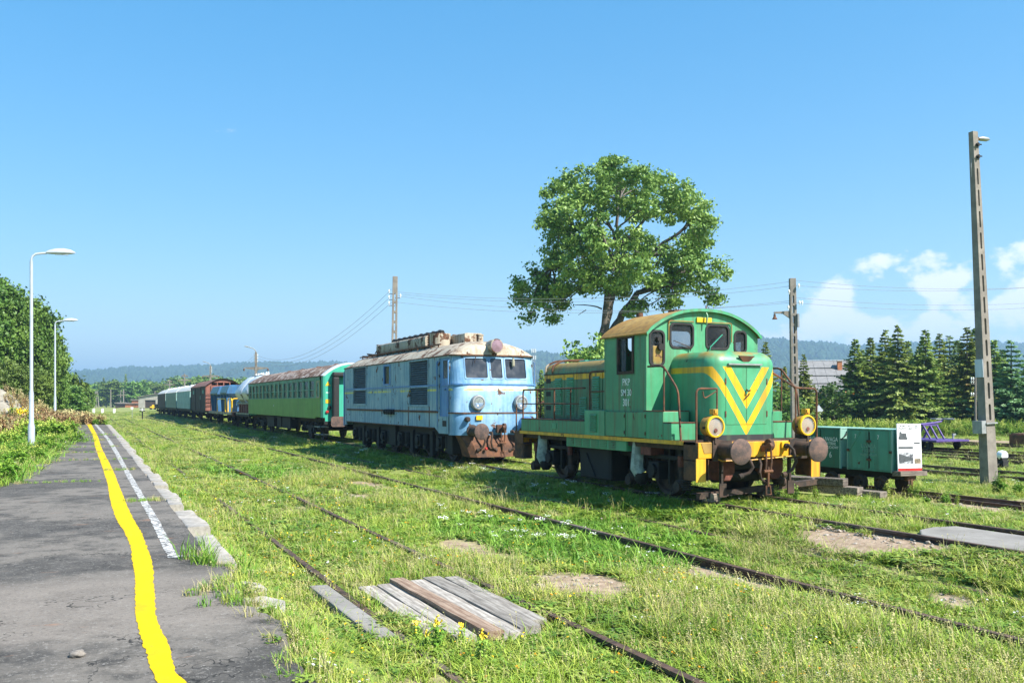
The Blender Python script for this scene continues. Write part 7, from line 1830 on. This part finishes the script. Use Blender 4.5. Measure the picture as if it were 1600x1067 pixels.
# grass in the asphalt joints
for yj, x0, x1 in ((26.5, -1, 1.0), (30.5, -.9, .4), (34.2, -.9, 1.0), (40, -.8, .8), (47, -.8, .9), (22.3, .3, 1.05), (19.4, -1.4, .2), (15.2, .5, 1.05)):
    for i in range(60):
        if rg_.random() < .75: weeds.append((rg_.uniform(x0, x1), yj + rg_.normal() * .07, PZ, rg_.uniform(.25, .6), rg_.uniform(0, 6.28), 2 if rg_.random() < .6 else 6))
for i in range(420):     # crumbled edge near the camera
    y = rg_.uniform(2.5, 9); weeds.append((plat_right(y) + rg_.normal() * .07 + .03, y, PZ - .03 - .1 * rg_.random(), rg_.uniform(.4, .95), rg_.uniform(0, 6.28), (2, 0, 3, 6, 8)[int(rg_.integers(5))]))
for i in range(420):     # kerb edge
    y = rg_.uniform(9, 60); weeds.append((1.40 + abs(rg_.normal()) * .08, y, -.1, rg_.uniform(.6, 1.1), rg_.uniform(0, 6.28), (2, 5, 3)[int(rg_.integers(3))]))
scatter('tall_weeds', 'brown dock, tall weeds and grass tufts beside the platform and poles', 'weeds', weeds)
# rubble pile with dry growth
c = at_depth(-25, 628, 46); bm = bmesh.new(); bmesh.ops.create_grid(bm, x_segments=50, y_segments=50, size=1)
for v in bm.verts:
    d = math.hypot(v.co.x, v.co.y); h = max(0, 1 - d ** 1.6); v.co = Vector((v.co.x * 4.2, v.co.y * 5, 2.55 * h * (1 + .25 * mnoise.noise(v.co * 3)) + .12 * mnoise.noise(Vector((v.co.x * 11, v.co.y * 11, 0))) - .25))
me = bpy.data.meshes.new('rubble_pile'); bm.to_mesh(me); bm.free(); M['rubble'] = m_concrete('rubble', (.20, .18, .14), (.34, .31, .25), 2., .8); me.materials.append(M['rubble']); me.shade_smooth()
T = add('rubble_pile', me, None, (c.x, c.y, 0)); tag(T, 'grey brown rubble heap overgrown with dry plants behind the lamp post', 'rubble heap')
pile = []
for i in range(700):
    a, q = rg_.uniform(0, 6.28), math.sqrt(rg_.random()); x, y = q * math.cos(a), q * math.sin(a); h = max(0, 1 - q ** 1.6) * 2.4 - .1
    pile.append((c.x + x * 4.2, c.y + y * 5, h, rg_.uniform(.4, 1.0), rg_.uniform(0, 6.28), (7, 6, 13, 13)[int(rg_.integers(4))]))
p = at_depth(37, 622, 44)
for i in range(40): pile.append((p.x + rg_.normal() * .22, p.y + rg_.normal() * .3, .55 + rg_.normal() * .1, rg_.uniform(1.0, 1.6), rg_.uniform(0, 6.28), 15))
scatter('pile_growth', 'dry grass and yellow flowers growing on the rubble heap', 'weeds', pile)
# ------------------------------------------------------------------ air
hz = bpy.data.materials.new('haze'); hz.use_nodes = True; hn = hz.node_tree.nodes; hn.remove(hn['Principled BSDF'])
pv = hn.new('ShaderNodeVolumePrincipled'); pv.inputs['Color'].default_value = (.46, .72, .98, 1); pv.inputs['Density'].default_value = .00038; pv.inputs['Anisotropy'].default_value = 0.15
hz.node_tree.links.new(pv.outputs[0], hn['Material Output'].inputs['Volume'])
mb = MB(); mb.box(-7500, 7500, -900, 8800, -20, 260); o = mb.build('haze', hz); tag(o, kind='stuff')
